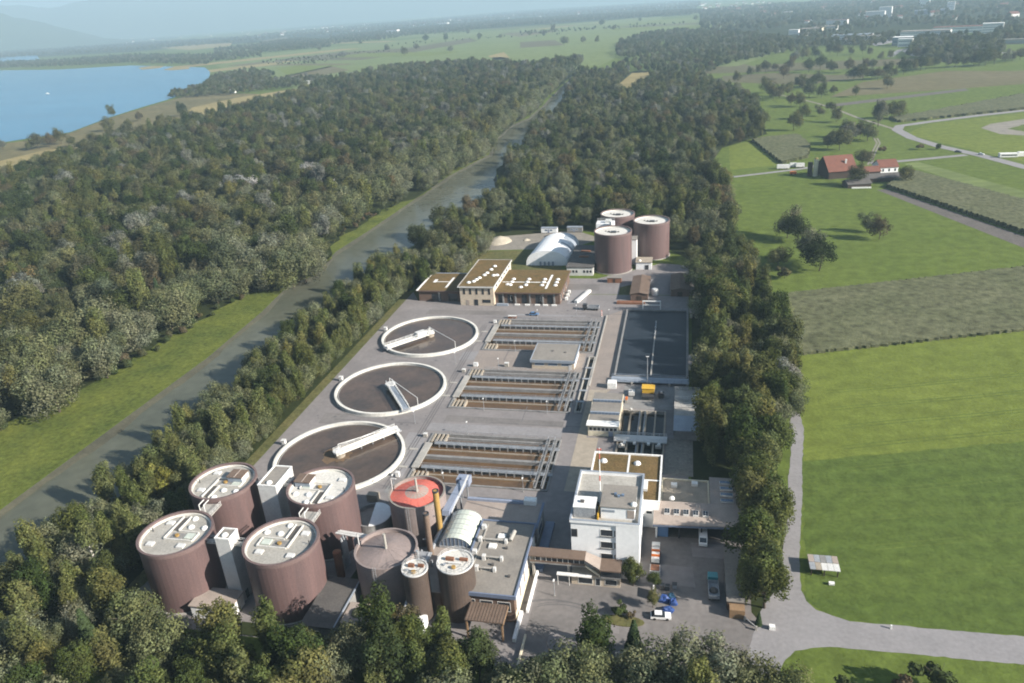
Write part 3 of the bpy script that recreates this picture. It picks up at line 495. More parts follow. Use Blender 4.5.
wood('behind', [(-150, 374), (-130, 374), (-118, 395), (-112, 430), (-60, 440), (-18, 430), (4, 388), (6, 337), (33, 337), (25, 420), (26, 560), (-40, 600), (-138, 600), (-125, 540), (-127, 480), (-140, 440)], 7.6, 15, (('row', 3), ('broad', 6), ('willow', 4), ('poplar', 2)), NO, 0.75, 1.5)
wood('bank', [(-254, 120), (-238, 150), (-229, 206), (-226, 226), (-220, 240), (-224, 262), (-216, 285), (-221, 300), (-214, 318), (-217, 330), (-207, 338), (-201, 344), (-196, 353), (-199, 372), (-202, 386), (-209, 402), (-210, 462), (-202, 502), (-196, 532), (-193, 577), (-197, 622), (-184, 662), (-183, 690), (-192, 770), (-196, 870), (-187, 920), (-189, 1030), (-198, 1200), (-210, 1400), (-240, 1400), (-235, 700), (-240, 430), (-250, 300)], 9.6, 16, (('willow', 7), ('broad', 2), ('poplar', 1)), (), 1.1, 2.1)
LF = [(-1500, -60), (-256, -60), (-256, 120), (-252, 300), (-242, 430), (-238, 700), (-244, 1400), (-212, 1470), (-219.0, 1733.0), (-290.7, 1606.8), (-458.2, 1772.6), (-652.1, 1778.1), (-688.3, 1493.5), (-654.9, 1271.8), (-655.5, 1046.1), (-666.5, 874.2), (-642.3, 727.3), (-626.8, 595.5), (-1480, 560)]
wood('bank', [(-237, 150), (-224, 206), (-221, 226), (-214, 256), (-213, 300), (-210, 326), (-200, 338), (-206, 345), (-220, 320), (-224, 240), (-238, 190)], 5.5, 33, (('shrub', 1),), (), 0.6, 1.5)
wood('bank', [(-203, 388), (-206, 420), (-204, 460), (-196, 500), (-200, 510), (-212, 460), (-212, 400)], 5.5, 34, (('shrub', 1),), (), 0.6, 1.4)
wood('forest', [p for p in LF], 8.0, 17, (('broad', 12), ('row', 3), ('willow', 2.2), ('poplar', 1.2), ('spruce', .3)), (), 0.7, 1.8)
wood('right woods', [(-140, 605), (-40, 605), (24, 565), (22.3, 478.7), (14.7, 597.9), (29.2, 677.7), (70.2, 740.5), (75.2, 901.6), (65.5, 1070.9), (19.8, 1253.7), (-80.9, 1434.5), (-140.0, 1325.2), (-188, 1470), (-170, 1150), (-150, 1030), (-146, 920), (-155, 870), (-150, 770), (-138, 690), (-147, 625)], 8.4, 18, (('broad', 8), ('willow', 3), ('row', 3), ('poplar', 1)), ([(-108.1, 1157.7), (-96.6, 1461.6), (-61.2, 1462.2), (-46.5, 1346.9), (-75.0, 1055.0)], [(-35.0, 626.1), (-9.3, 607.8), (-7.3, 578.8), (-39.7, 578.2)], [(4.6, 937.2), (22.9, 949.1), (24.2, 907.4), (2.4, 897.4)], [(-83.3, 780.2), (-62.5, 794.4), (-56.3, 763.4), (-76.3, 750.0)]), 0.75, 1.5)
tall = []
# woods of the far plain, towns' trees
def far_wood(px, gap, seed, smin=0.9, smax=1.4, thin=1.0):
    r = random.Random(seed)
    for x, y in scatter(px, gap, seed):
        if r.random() < thin: tall.append((x, y, r.choice(('broad', 'broad', 'row', 'willow')), r.uniform(smin, smax), 'far'))
far_wood([(-3233.8, 3289.0), (-2679.0, 3041.9), (-2293.2, 2997.9), (-1622.8, 2502.4), (-1710.0, 2705.2), (-1615.4, 2882.8), (-1822.8, 3259.3), (-2087.5, 3273.1), (-2982.3, 3914.2), (-3341.4, 3806.9), (-4010.9, 4091.9)], 22, 30)
far_wood([(-981.0, 1366.1), (-1027.7, 1447.0), (-1051.7, 1604.2), (-1160.2, 1805.8), (-1207.1, 1958.1), (-1029.0, 1818.4), (-943.2, 1662.8), (-782.7, 1677.6), (-731.3, 1589.8), (-761.7, 1487.0), (-853.8, 1377.5)], 11, 31, 0.7, 1.1)
far_wood([(-4859.8, 4969.0), (-4627.9, 5093.2), (-3728.9, 4906.8), (-2963.2, 5329.3), (-4006.5, 7222.9), (-5739.1, 7579.6), (-7717.0, 7921.0)], 38, 32, 1, 1.6, 0.55)
far_wood([(-1822.8, 3259.3), (-1569.8, 3412.9), (-1916.4, 4176.9), (-2610.2, 5213.6), (-2562.6, 4602.2)], 17, 33)
far_wood([(-1808.1, 2863.3), (-1883.2, 3369.0), (-2562.6, 4602.2), (-2534.7, 4033.9)], 26, 46, 1, 1.5, .8)
far_wood([(-1204.4, 1876.5), (-1131.8, 2005.0), (-999.2, 1829.1), (-943.2, 1662.8), (-991.7, 1599.9)], 13, 47, .8, 1.4, .8)
far_wood([(-1710.5, 3722.9), (-1510.6, 3952.2), (-1513.7, 4352.9), (-1178.4, 4396.9), (-1406.2, 5255.3), (-2157.6, 5988.3), (-2397.2, 5236.7)], 24, 34, 1, 1.5, 0.8)
far_wood([(-1704.3, 4812.0), (-1213.0, 4760.5), (-1011.5, 4971.3), (-594.4, 5098.2), (67.0, 5099.0), (80.5, 6194.7), (-703.5, 6740.6), (-1386.5, 6828.2), (-2078.4, 6236.8)], 24, 35, 1, 1.6, 0.95)
far_wood([(-3126.1, 5624.9), (-2664.4, 5825.8), (-2206.4, 6623.9), (-1581.7, 7794.8), (89.6, 6938.0), (150.9, 11924.0), (-3113.8, 15381.3), (-4001.8, 8774.0), (-4309.8, 7773.6)], 42, 36, 1.1, 1.8, 0.6)
far_wood([(-153.7, 1300.0), (-82.0, 1453.9), (20.9, 1347.5), (119.4, 1590.8), (207.8, 1737.4), (243.5, 2050.7), (196.6, 2383.7), (39.1, 2825.8), (-62.4, 2956.8), (-157.9, 2791.8), (-196.9, 2337.9), (-154.2, 1827.9), (-97.9, 1734.3), (-153.3, 1452.7)], 12, 37, 0.8, 1.4, 0.72)
far_wood([(40.0, 2898.2), (250.5, 2686.9), (375.3, 2980.3), (603.8, 3175.7), (1009.2, 2705.3), (1535.5, 4150.5), (1357.3, 5912.0), (501.0, 6233.5), (76.6, 5879.3)], 24, 38, 1, 1.7, 0.92)
far_wood([(207.8, 1737.4), (288.9, 1792.7), (378.9, 1762.1), (451.9, 1920.2), (482.4, 2054.6), (278.6, 2190.3)], 14, 39, 0.9, 1.3, 0.8)
far_wood([(362.8, 1472.5), (412.3, 1368.3), (481.8, 1411.1), (529.8, 1534.9), (564.5, 1803.5), (514.9, 1932.5), (430.9, 1731.7)], 10, 40, 0.9, 1.5)
far_wood([(539.3, 1664.2), (631.7, 1668.6), (752.1, 1999.3), (686.4, 2038.7)], 12, 41, 0.9, 1.5)
far_wood([(273.6, 2149.3), (459.8, 2400.1), (617.6, 2429.2), (776.8, 2067.1), (929.7, 2486.9), (573.8, 3014.1), (341.4, 2703.0)], 18, 42, 0.9, 1.4, 0.6)
far_wood([(-1148.5, 3049.2), (-984.6, 3190.0), (-753.6, 3278.1), (-488.4, 3172.4), (-518.2, 3367.8), (-913.3, 3574.1), (-1207.9, 3332.4)], 26, 43, 0.5, 0.9, 0.16)
far_wood([(-1346.9, 2395.6), (-1060.2, 2152.2), (-1119.5, 2625.6), (-939.7, 2632.8), (-976.3, 2737.0), (-1207.9, 2789.9), (-1414.1, 2517.5)], 14, 44, 0.35, 0.7, 0.3)
far_wood([(-696.7, 3412.1), (-534.5, 3474.7), (-282.8, 3513.7), (7.0, 3485.9), (7.2, 3713.6), (-395.3, 3778.9), (-768.5, 3767.9)], 22, 45, 0.7, 1.2, 0.35)
# the trees that show largest stand one by one; the rest of the woods is one mass
def share(c):
    u, v, k = proj(c[0], c[1], 6)
    if not (-25 < u < 1049 and -25 < v < 705): return 0
    return c[3] * (0.55 if c[2] == 'shrub' else 1) / k
cand.sort(key=share, reverse=True)
ZONE = dict(canal=('%s in the dense row between the canal and the paved yard', 'trees between the canal and the plant'), front=('%s in the thicket in front of the brown silos', 'trees in front of the silos'),
            gate=('%s at the front edge of the yard by the road junction', 'trees at the front of the yard'), east=('%s in the tall belt between the plant and the narrow road', 'trees along the plant and the road'),
            behind=('%s in the wood behind the plant', 'trees of the wood behind the plant'), bank=('%s at the forest edge above the grassy canal bank', 'trees along the far canal bank'),
            forest=('%s in the large forest beyond the canal', 'trees of the large forest'))
ZONE['belt'] = ('%s in the belt between the workshop or garages and the road', 'trees beside the workshop')
ZONE['right woods'] = ('%s in the wood right of the canal behind the plant', 'trees of the wood right of the canal')
LOOK = dict(broad='dark broadleaf tree', row='green bushy tree', willow='grey-green willow', poplar='slender yellow-green poplar', shrub='low olive shrub', spruce='dark conical spruce')
single, rest = cand[:255], cand[255:]
def pick(v, steps): return next(t for lim, t in steps if v < lim)
WHERE = dict(
    canal=lambda x, y: ('on the water side ' if x < -146 else 'on the paved side ') + pick(y, ((112, 'near the bottom edge'), (165, 'left of the brown silos'), (207, 'left of the front clarifier'), (253, 'left of the middle clarifier'), (303, 'left of the rear clarifier'), (999, 'left of the office'))),
    front=lambda x, y: pick(x, ((-122, 'at the bottom left'), (-100, 'before the front left silo'), (-75, 'before the right front silo'), (-50, 'before the grey cone tank'), (99, 'before the hall canopy'))) + (' at the bottom edge' if y < 92 else ''),
    gate=lambda x, y: 'at the bottom edge ' + ('before the yard spruce' if x < -2 else 'beside the junction road'),
    east=lambda x, y: ('on the road side ' if x > 22 else 'on the plant side ') + pick(y, ((235, 'right of the open channels'), (275, 'right of the near half of the pond'), (312, 'right of the far half of the pond'), (999, 'right of the brown sheds'))),
    belt=lambda x, y: ('on the road side ' if x > 21 else 'on the plant side ') + ('right of the garages' if y < 154 else 'right of the workshop'),
    behind=lambda x, y: pick(x, ((-100, 'behind the sand heap'), (-50, 'behind the white tent'), (0, 'behind the brown back silos'), (99, 'beside the meadow'))) + (' in the first row' if y < 455 else ' further back'),
    bank=lambda x, y: 'at the forest edge ' + pick(y, ((235, 'at the near end of the grassy bank'), (330, 'above the wide grassy bank'), (420, 'by the narrow of the grassy bank'), (9999, 'far up the canal'))),
    forest=lambda x, y: 'in the large forest ' + ('deep inside, ' if x < -330 else 'near the bank, ') + pick(y, ((240, 'at the left picture edge'), (380, 'in its near part'), (600, 'in its middle part'), (9999, 'in its far part'))))
for x, y, k, s, zn in single:
    size = 'large ' if s > 1.12 else 'small ' if s < 0.85 else ''
    lb = size + LOOK[k] + ' ' + WHERE.get(zn, lambda x, y: 'in the wood right of the canal behind the plant')(x, y)
    tree(k, x, y, s, lb, lb + ' (alike)', 'shrub' if k == 'shrub' else 'tree')
tree('silver', *(-371.3, 758.2), 1.59, 'silvery white-grey tree in the forest beyond the canal, topmost of the silvery cluster', 'silvery trees of the forest')
tree('silver', *(-309.5, 586.6), 1.74, 'silvery white-grey tree in the forest beyond the canal, at the middle of the silvery cluster', 'silvery trees of the forest')
tree('silver', *(-329.6, 528.7), 1.89, 'silvery white-grey tree in the forest beyond the canal, leftmost of the row of four', 'silvery trees of the forest')
tree('silver', *(-297.2, 520.7), 1.74, 'silvery white-grey tree in the forest beyond the canal, second of the row of four', 'silvery trees of the forest')
tree('silver', *(-276.0, 519.6), 1.59, 'silvery white-grey tree in the forest beyond the canal, third of the row of four', 'silvery trees of the forest')
tree('silver', *(-260.2, 531.2), 1.45, 'silvery white-grey tree in the forest beyond the canal, rightmost of the row of four', 'silvery trees of the forest')
tree('silver', *(-282.7, 1170.8), 2.03, 'silvery white-grey tree in the forest beyond the canal, far off near the canal bend', 'silvery trees of the forest')
tree('silver', *(-282.8, 338.2), 1.30, 'silvery white-grey tree in the forest beyond the canal, alone near the forest middle', 'silvery trees of the forest')
tree('willow', *(-222.4, 311.1), 1.90, 'very large grey-green willow leftmost of the bank giants', 'large willows on the far canal bank')
tree('willow', *(-208.1, 328.5), 1.70, 'very large grey-green willow behind the grass tip of the far bank', 'large willows on the far canal bank')
tree('willow', *(-199.3, 340.8), 2.00, 'very large grey-green willow leaning over the water at the grass tip', 'large willows on the far canal bank')
tree('willow', *(-201.5, 364.9), 1.70, 'very large grey-green willow right of the grass tip on the far bank', 'large willows on the far canal bank')
tree('willow', *(-222.9, 459.5), 1.60, 'very large grey-green willow at the start of the second grass strip', 'large willows on the far canal bank')
tree('willow', *(-216.4, 617.2), 2.00, 'very large grey-green willow at the end of the second grass strip', 'large willows on the far canal bank')
tree('willow', *(-194.5, 615.1), 1.50, 'very large grey-green willow beside the canal above the second grass strip', 'large willows on the far canal bank')
tree('willow', *(-220.9, 229.3), 1.70, 'very large grey-green willow over the wide grass of the near bank', 'large willows on the far canal bank')
tree('willow', *(-219.6, 201.9), 1.90, 'very large grey-green willow at the left end of the near bank', 'large willows on the far canal bank')
tree('willow', *(-123.8, 608.0), 1.90, 'very large grey-green willow on the right bank where the canal widens', 'large willows on the far canal bank')
tree('willow', *(-104.5, 591.2), 1.80, 'very large grey-green willow right of the clump where the canal widens', 'large willows on the far canal bank')
tree('willow', *(-138.2, 625.4), 1.50, 'very large grey-green willow nearest the water where the canal widens', 'large willows on the far canal bank')
tree('willow', *(-204.8, 328.6), 1.60, 'broad far-bank willow overhanging the water, first (nearest) in the clump at the grass tip', 'willows at the water edge of the far bank')
tree('willow', *(-198.4, 330.3), 1.90, 'broad far-bank willow overhanging the water, second in the clump at the grass tip', 'willows at the water edge of the far bank')
tree('willow', *(-193.5, 334.9), 2.00, 'broad far-bank willow overhanging the water, third in the clump at the grass tip', 'willows at the water edge of the far bank')
tree('willow', *(-190.6, 342.6), 1.80, 'broad far-bank willow overhanging the water, fourth in the clump at the grass tip', 'willows at the water edge of the far bank')
tree('willow', *(-189.4, 352.0), 1.50, 'broad far-bank willow overhanging the water, last in the clump at the grass tip', 'willows at the water edge of the far bank')
tree('willow', *(-201.7, 358.2), 2.00, 'broad far-bank willow overhanging the water, behind the clump at the grass tip', 'willows at the water edge of the far bank')
tree('willow', *(-199.3, 375.4), 1.50, 'broad far-bank willow overhanging the water, small one behind the grass tip clump', 'willows at the water edge of the far bank')
tree('willow', *(-197.3, 595.9), 1.60, 'broad far-bank willow overhanging the water, nearest between the two far grass strips', 'willows at the water edge of the far bank')
tree('willow', *(-193.9, 619.0), 1.90, 'broad far-bank willow overhanging the water, second between the two far grass strips', 'willows at the water edge of the far bank')
tree('willow', *(-190.8, 639.4), 1.70, 'broad far-bank willow overhanging the water, third between the two far grass strips', 'willows at the water edge of the far bank')
tree('willow', *(-189.8, 665.8), 1.60, 'broad far-bank willow overhanging the water, fourth between the two far grass strips', 'willows at the water edge of the far bank')
tree('willow', *(-187.4, 689.0), 1.50, 'broad far-bank willow overhanging the water, farthest between the two far grass strips', 'willows at the water edge of the far bank')
for k_, y_ in enumerate(range(548, 1000, 13)):
    j_ = next(i for i in range(len(RL)) if RL[i][1] > y_); a_, b_ = RL[j_ - 1], RL[j_]; f_ = (y_ - a_[1]) / (b_[1] - a_[1]); rest.append((a_[0] + (b_[0] - a_[0]) * f_ - 1 - k_ % 3 * 2.5, y_, 'willow', 1.25 + (k_ * 7 % 5) * .14, 'far'))
# trees told apart by look or place
tree('yellow', *(-144.4, 157.0), 1.0, 'autumn yellow-green tree behind the rearmost left silo beside the canal')
tree('birch', *(-140.4, 124.5), 1.15, 'tall birch with a white leaning trunk left of the silos')
tree('birch', *(-144.9, 114.7), 1.0, 'smaller white-trunked birch in the thicket at the bottom left')
tree('row', -15.3, 116.8, 0.92, 'bushy green tree standing alone on the yard by its front fence', sx=1.25)
tree('spruce', -7.5, 119.0, 0.9, 'small conical spruce on the yard behind the picket fence')
tree('row', -9.0, 139.8, 0.66, 'leafy green tree hugging the corner of the white control building', sx=1.0)
tree('row', -4.0, 140.0, 0.40, 'round small tree beside the orange-sided trailer')
tree('row', -4.2, 133.5, 0.38, 'round dark tree between the white car and the blue tarpaulins')
tree('shrub', -10.8, 130.5, 0.9, 'dark bush on the left of the planted island in the yard', cat='shrub')
tree('shrub', -8.6, 129.4, 0.55, 'yellowish bush on the planted island in the yard', cat='shrub')
tree('poplar', 1.0, 117.5, 0.62, 'yellow-green young tree right of the white car')
tree('spruce', 18.2, 131.5, 0.34, 'dark low conifer at the yard corner beside the road junction')
tree('shrub', *(49.4, 118.6), 2.2, 'dark bush cut by the bottom edge below the junction road', cat='shrub')
tree('shrub', *(43.5, 115.9), 1.6, 'smaller bush left of the dark bush below the junction road', cat='shrub')
tree('shrub', *(32.4, 112.8), 2.0, 'bush at the bottom edge whose shadow falls on the lawn corner', cat='shrub')
for u, q, s, lb in (((55.3, 420.3), 'fruit', 1.25, 'larger dark tree of the left pair on the meadow below the farm'), ((59.6, 412.9), 'fruit', 1.1, 'right tree of the left pair on the meadow below the farm'),
                 ((46.0, 372.7), 'fruit', 0.85, 'small round tree on the meadow beside the belt of trees'), ((47.4, 355.2), 'shrub', 1.3, 'reddish low tree nearest the maize on the meadow'),
                 ((60.5, 377.6), 'fruit', 1.15, 'rear tree of the right dark pair on the meadow'), ((63.8, 365.6), 'fruit', 1.25, 'front tree of the right dark pair on the meadow'),
                 ((97.7, 431.3), 'fruit', 0.75, 'left one of the two small trees alone in the middle of the meadow'), ((100.8, 417.2), 'fruit', 0.85, 'right one of the two small trees alone in the middle of the meadow'),
                 ((111.9, 540.3), 'fruit', 1.05, 'olive tree in front of the red-roofed barn'), ((127.6, 604.1), 'fruit', 1.0, 'bushy tree behind the low link of the farm'), ((143.5, 546.8), 'fruit', 0.9, 'tree at the right end of the dark farm sheds'),
                 ((151.9, 651.6), 'shrub', 1.3, 'bush beside the track behind the small farm house'), ((99.4, 771.2), 'fruit', 1.2, 'single tree standing in the pasture beside the dark wood'), ((173.7, 776.2), 'broad', 1.25, 'tall dark tree at the bend where the roads meet'),
                 ((195.9, 827.3), 'fruit', 1.2, 'round dark tree right of the tall tree at the road bend'), ((201.2, 822.7), 'fruit', 1.2, 'last dark tree of the clump on the brown field'), ((181.8, 662.1), 'shrub', 1.1, 'small bush in the field between the farm and the road'), ((193.6, 660.3), 'shrub', 1.0, 'small bush nearest the main road beyond the farm')):
    tree(q, u[0], u[1], s * 1.45, lb, 'single trees on the meadows' if q != 'shrub' else None, 'orchard tree' if q == 'fruit' else 'shrub' if q == 'shrub' else 'tree')
G1 = [(117.6, 839.6), (112.6, 674.5), (121.4, 691.5), (134.0, 696.6), (123.9, 668.4), (151.9, 708.1), (137.1, 728.3), (142.5, 813.8), (135.7, 856.0), (116.9, 938.7), (122.1, 928.8), (148.6, 889.4), (145.8, 726.8), (148.7, 716.1)]
G2 = [(143.5, 1002.7), (158.1, 1002.6), (174.2, 1026.7), (194.5, 995.0), (242.9, 1064.4), (98.9, 1069.7), (104.1, 996.6), (112.7, 1013.1), (120.3, 1030.5), (142.8, 1121.6), (154.8, 1116.8), (167.0, 1123.8), (178.7, 1143.6), (102.0, 1036.8), (129.4, 1069.4), (144.7, 1085.9), (159.2, 1103.2)]
G3 = [(95.6, 1294.3), (120.1, 1339.3), (139.0, 1346.4), (159.5, 1352.8), (183.5, 1306.3), (206.5, 1344.7), (215.6, 1289.6), (233.7, 1280.2), (263.6, 1313.3), (275.1, 1306.9), (70.0, 1203.3), (108.0, 1320.4), (137.5, 1229.2), (212.5, 1315.8), (316.6, 1460.6), (336.3, 1479.7), (261.6, 1615.2), (270.5, 1583.6), (292.6, 1592.4), (314.9, 1601.2), (228.1, 1565.1), (203.6, 1535.2), (186.1, 1502.3), (318.4, 1549.3)]
G4 = [(224.6, 1175.2), (232.9, 1164.9), (244.6, 1172.8), (254.4, 1171.0), (266.1, 1179.0), (278.8, 1190.8), (293.8, 1211.8), (314.7, 1245.6), (329.1, 1261.3), (339.6, 1271.5), (354.9, 1279.2), (370.3, 1286.9), (382.7, 1288.2), (395.8, 1292.3), (406.1, 1291.4), (411.5, 1283.2), (423.9, 1289.3), (438.3, 1297.7), (458.8, 1320.2), (472.6, 1329.6), (489.1, 1346.7)]
G5 = [(-903.2, 1107.8), (-804.6, 1041.8), (-761.8, 957.6), (-758.1, 1082.2), (-778.5, 943.6), (-772.0, 806.5), (-769.1, 819.6), (-769.7, 840.6), (-778.5, 800.8), (-713.7, 831.5), (-706.5, 851.7), (-829.8, 808.3), (-732.2, 813.9), (-694.5, 856.9)]
G6 = [(-1480.3, 3113.4), (-1089.2, 2449.7), (-1474.5, 3544.3), (-1507.8, 3860.2), (-1088.1, 3325.1), (-1005.2, 3352.9), (-724.3, 2442.5), (-833.9, 3251.5), (-742.4, 3228.8), (-931.5, 2737.0), (-1085.3, 4006.9), (-1093.1, 2240.7), (-365.0, 2442.9), (-317.4, 2523.2), (-273.7, 2507.3), (-186.7, 2351.6), (-591.3, 3639.4), (-405.0, 3964.4), (-297.6, 3392.1), (30.1, 3930.2), (-854.3, 2389.5), (-1026.6, 2700.6), (-562.5, 3257.7), (-242.8, 4289.0)]
for G, s, lb, gr in ((G1, 1.1, 'dark round orchard tree on the pasture behind the farm', 'orchard trees behind the farm'), (G2, 1.15, 'orchard tree in the clump beside the field track', 'orchard trees by the track'), (G3, 1.35, 'orchard tree scattered over the brown and green strips before the town', 'orchard trees before the town'),
                     (G4, 1.35, 'tree in the straight row along the far edge of the green field', 'row of trees by the far field'), (G5, 1.3, 'bushy tree standing on the reed meadow by the lake', 'trees on the reed meadow'), (G6, 1.9, 'lone tree standing on the wide far plain', 'lone trees on the far plain')):
    r = random.Random(len(G))
    for p in G: tree('fruit', p[0] + r.uniform(-2, 2), p[1] + r.uniform(-2, 2), s * 1.35 * r.uniform(0.7, 1.3), lb, gr, 'orchard tree')  # row, reed-meadow and lone plain trees share the orchard category
def tree_mass(name, pts):
    """the woods' other trees, set out on points with geometry nodes; shapes come from the trees above"""
    me = bpy.data.meshes.new(name); n = len(pts); me.vertices.add(n); me.vertices.foreach_set('co', np.array([(p[0], p[1], 0) for p in pts], dtype=np.float32).ravel())
    srcs = []; first = {}
    for k in SOURCE: first[k] = len(srcs); srcs += list(SOURCE[k].values())
    r = random.Random(5); idx = [first[p[2]] + r.randrange(len(SOURCE[p[2]])) for p in pts]
    for nm, ty, d in (('idx', 'INT', idx), ('size', 'FLOAT', [p[3] for p in pts]), ('turn', 'FLOAT', [r.uniform(0, 6.28) for _ in pts])):
        me.attributes.new(nm, ty, 'POINT').data.foreach_set('value', d)
    o = bpy.data.objects.new(name, me); col.objects.link(o); o['kind'] = 'stuff'
    g = bpy.data.node_groups.new(name, 'GeometryNodeTree'); g.interface.new_socket('Geometry', in_out='INPUT', socket_type='NodeSocketGeometry'); g.interface.new_socket('Geometry', in_out='OUTPUT', socket_type='NodeSocketGeometry')
    N = g.nodes; L = g.links; gi = N.new('NodeGroupInput'); go = N.new('NodeGroupOutput'); j = N.new('GeometryNodeJoinGeometry')
    def attr(nm, ty): a = N.new('GeometryNodeInputNamedAttribute'); a.data_type = ty; a.inputs['Name'].default_value = nm; return a.outputs['Attribute']
    ai, asz, at = attr('idx', 'INT'), attr('size', 'FLOAT'), attr('turn', 'FLOAT'); cx = N.new('ShaderNodeCombineXYZ'); L.new(at, cx.inputs[2])
    for i, s in enumerate(srcs):
        c = N.new('FunctionNodeCompare'); c.data_type = 'INT'; c.operation = 'EQUAL'; L.new(ai, c.inputs[2]); c.inputs[3].default_value = i
        ob = N.new('GeometryNodeObjectInfo'); ob.transform_space = 'ORIGINAL'; ob.inputs['Object'].default_value = s; ob.inputs['As Instance'].default_value = True
        ip = N.new('GeometryNodeInstanceOnPoints'); L.new(gi.outputs[0], ip.inputs['Points']); L.new(c.outputs[0], ip.inputs['Selection']); L.new(ob.outputs['Geometry'], ip.inputs['Instance']); L.new(cx.outputs[0], ip.inputs['Rotation']); L.new(asz, ip.inputs['Scale'])
        L.new(ip.outputs[0], j.inputs[0])
    L.new(j.outputs[0], go.inputs[0]); md = o.modifiers.new('trees', 'NODES'); md.node_group = g; return o
tree_mass('forest', [c for c in rest if -120 < proj(c[0], c[1], 5)[0] < 1144 and -60 < proj(c[0], c[1], 5)[1] < 760] + tall)
# maize: standing crops with a ragged top and open sides
def crop(name, poly, h, cell, seed):
    r = random.Random(seed); xs = [p[0] for p in poly]; ys = [p[1] for p in poly]; x0, y0 = min(xs), min(ys); nx = int((max(xs) - x0) / cell) + 1; ny = int((max(ys) - y0) / cell) + 1
    ok = {(i, j) for i in range(nx) for j in range(ny) if inside((x0 + (i + .5) * cell, y0 + (j + .5) * cell), poly)}; vt = {}; mb = MB()
    def top(i, j):
        if (i, j) not in vt: vt[i, j] = (x0 + (i + r.uniform(-.3, .3)) * cell, y0 + (j + r.uniform(-.3, .3)) * cell, h * r.uniform(0.965, 1.03))
        return vt[i, j]
    for i, j in ok:
        mb.face([top(i, j), top(i + 1, j), top(i + 1, j + 1), top(i, j + 1)])
        for (a, b), nb in ((((i, j), (i + 1, j)), (i, j - 1)), (((i + 1, j), (i + 1, j + 1)), (i + 1, j)), (((i + 1, j + 1), (i, j + 1)), (i, j + 1)), (((i, j + 1), (i, j)), (i - 1, j))):
            if nb not in ok: p, q = top(*a), top(*b); mb.face([(p[0], p[1], 0), (q[0], q[1], 0), q, p])
    return mb.add(name, 'maize', kind='stuff')
crop('maize', [(39.3, 330.6), (152.9, 371.8), (212.7, 393.2), (178.3, 319.2), (127.0, 297.4), (44.3, 270.0)], 1.1, 1.1, 1)
crop('maize', [(129.8, 534.7), (153.6, 582.2), (194.3, 490.4), (224.8, 419.0), (198.2, 361.9), (172.1, 426.6)], 2.4, 1.5, 2)
crop('maize', [(58.3, 721.6), (69.7, 730.0), (99.2, 740.5), (102.5, 689.8), (94.2, 638.7), (72.4, 617.8)], 2.3, 1.4, 3)
crop('maize', [(192.0, 821.6), (232.6, 848.6), (357.1, 956.9), (457.8, 1025.0), (413.7, 919.9), (320.8, 852.7), (197.4, 798.1)], 2.3, 3, 4)
# ------------------------------------------------------------------ paved site with its open basins
BLK = [(-77, -35, 174, 201.5), (-77, -35, 218.5, 248.5), (-77, -32.6, 266, 297.5)]
GRIT = (-18, -3.6, 187.5, 222)
CH = (-33.5, -31.1, 219, 262)
holes = [[(a, c), (b, c), (b, d), (a, d)] for a, b, c, d in BLK + [GRIT, CH]]
sheet('site_pavement', SITE, 0, 'asphalt', holes=holes)
sheet('yard_pavement', [(-31, 111), (19, 117.5), (21, 128), (17, 135), (18, 166), (-8, 166), (-8, 141), (-31, 141)], 0.012, 'yard')
sheet('walkway', [(-30.4, 236), (-23.2, 236), (-23.2, 313), (-30.4, 305)], 0.012, 'paving')
sheet('walkway', [(-30.4, 175), (-23.9, 175), (-23.9, 204), (-27.6, 204), (-27.6, 228), (-23.2, 236), (-30.4, 236)], 0.016, 'concrete_warm')
sheet('basin_apron', [(-77, 202.2), (-35, 202.2), (-35, 217.8), (-80, 217.8)], 0.012, 'asphalt')
sheet('basin_apron', [(-77, 249.2), (-35, 249.2), (-35, 265.4), (-78, 265.4)], 0.012, 'paving')
sheet('rear_yard', [(-60, 330.5), (6, 330.5), (6, 372), (-10, 376), (-40, 352), (-60, 352)], 0.012, 'asphalt')
sheet('rear_grass', [(-128, 331), (-121, 318.5), (-101, 350), (-82, 353), (-60, 353), (-60, 400), (-106, 396), (-120, 372)], 0.014, 'grass_dry')
sheet('gravel_yard', [(-113, 397), (-60, 401), (-45, 420), (-62, 437), (-108, 424)], 0.016, 'gravel')
sheet('grass_verge', [(-131.2, 92), (-127.6, 112), (-127.6, 330), (-131.2, 330)], 0.014, 'grass_dry')
sheet('planted_bed', [(-28, 330.6), (-21.8, 330.6), (-21.8, 345), (-28, 340)], 0.02, 'grass_dry')
sheet('brown_yard', [(-3.2, 186), (4.8, 186), (4.8, 206), (-3.2, 206)], 0.012, 'gravel')
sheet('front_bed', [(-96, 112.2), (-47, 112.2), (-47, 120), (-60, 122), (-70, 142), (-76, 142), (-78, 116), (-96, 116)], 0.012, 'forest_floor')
for q in ([(-127, 164), (-122, 164), (-122, 165.2), (-127, 165.2)],): sheet('pavement_patch', q, 0.02, 'concrete')
rr = random.Random(3)
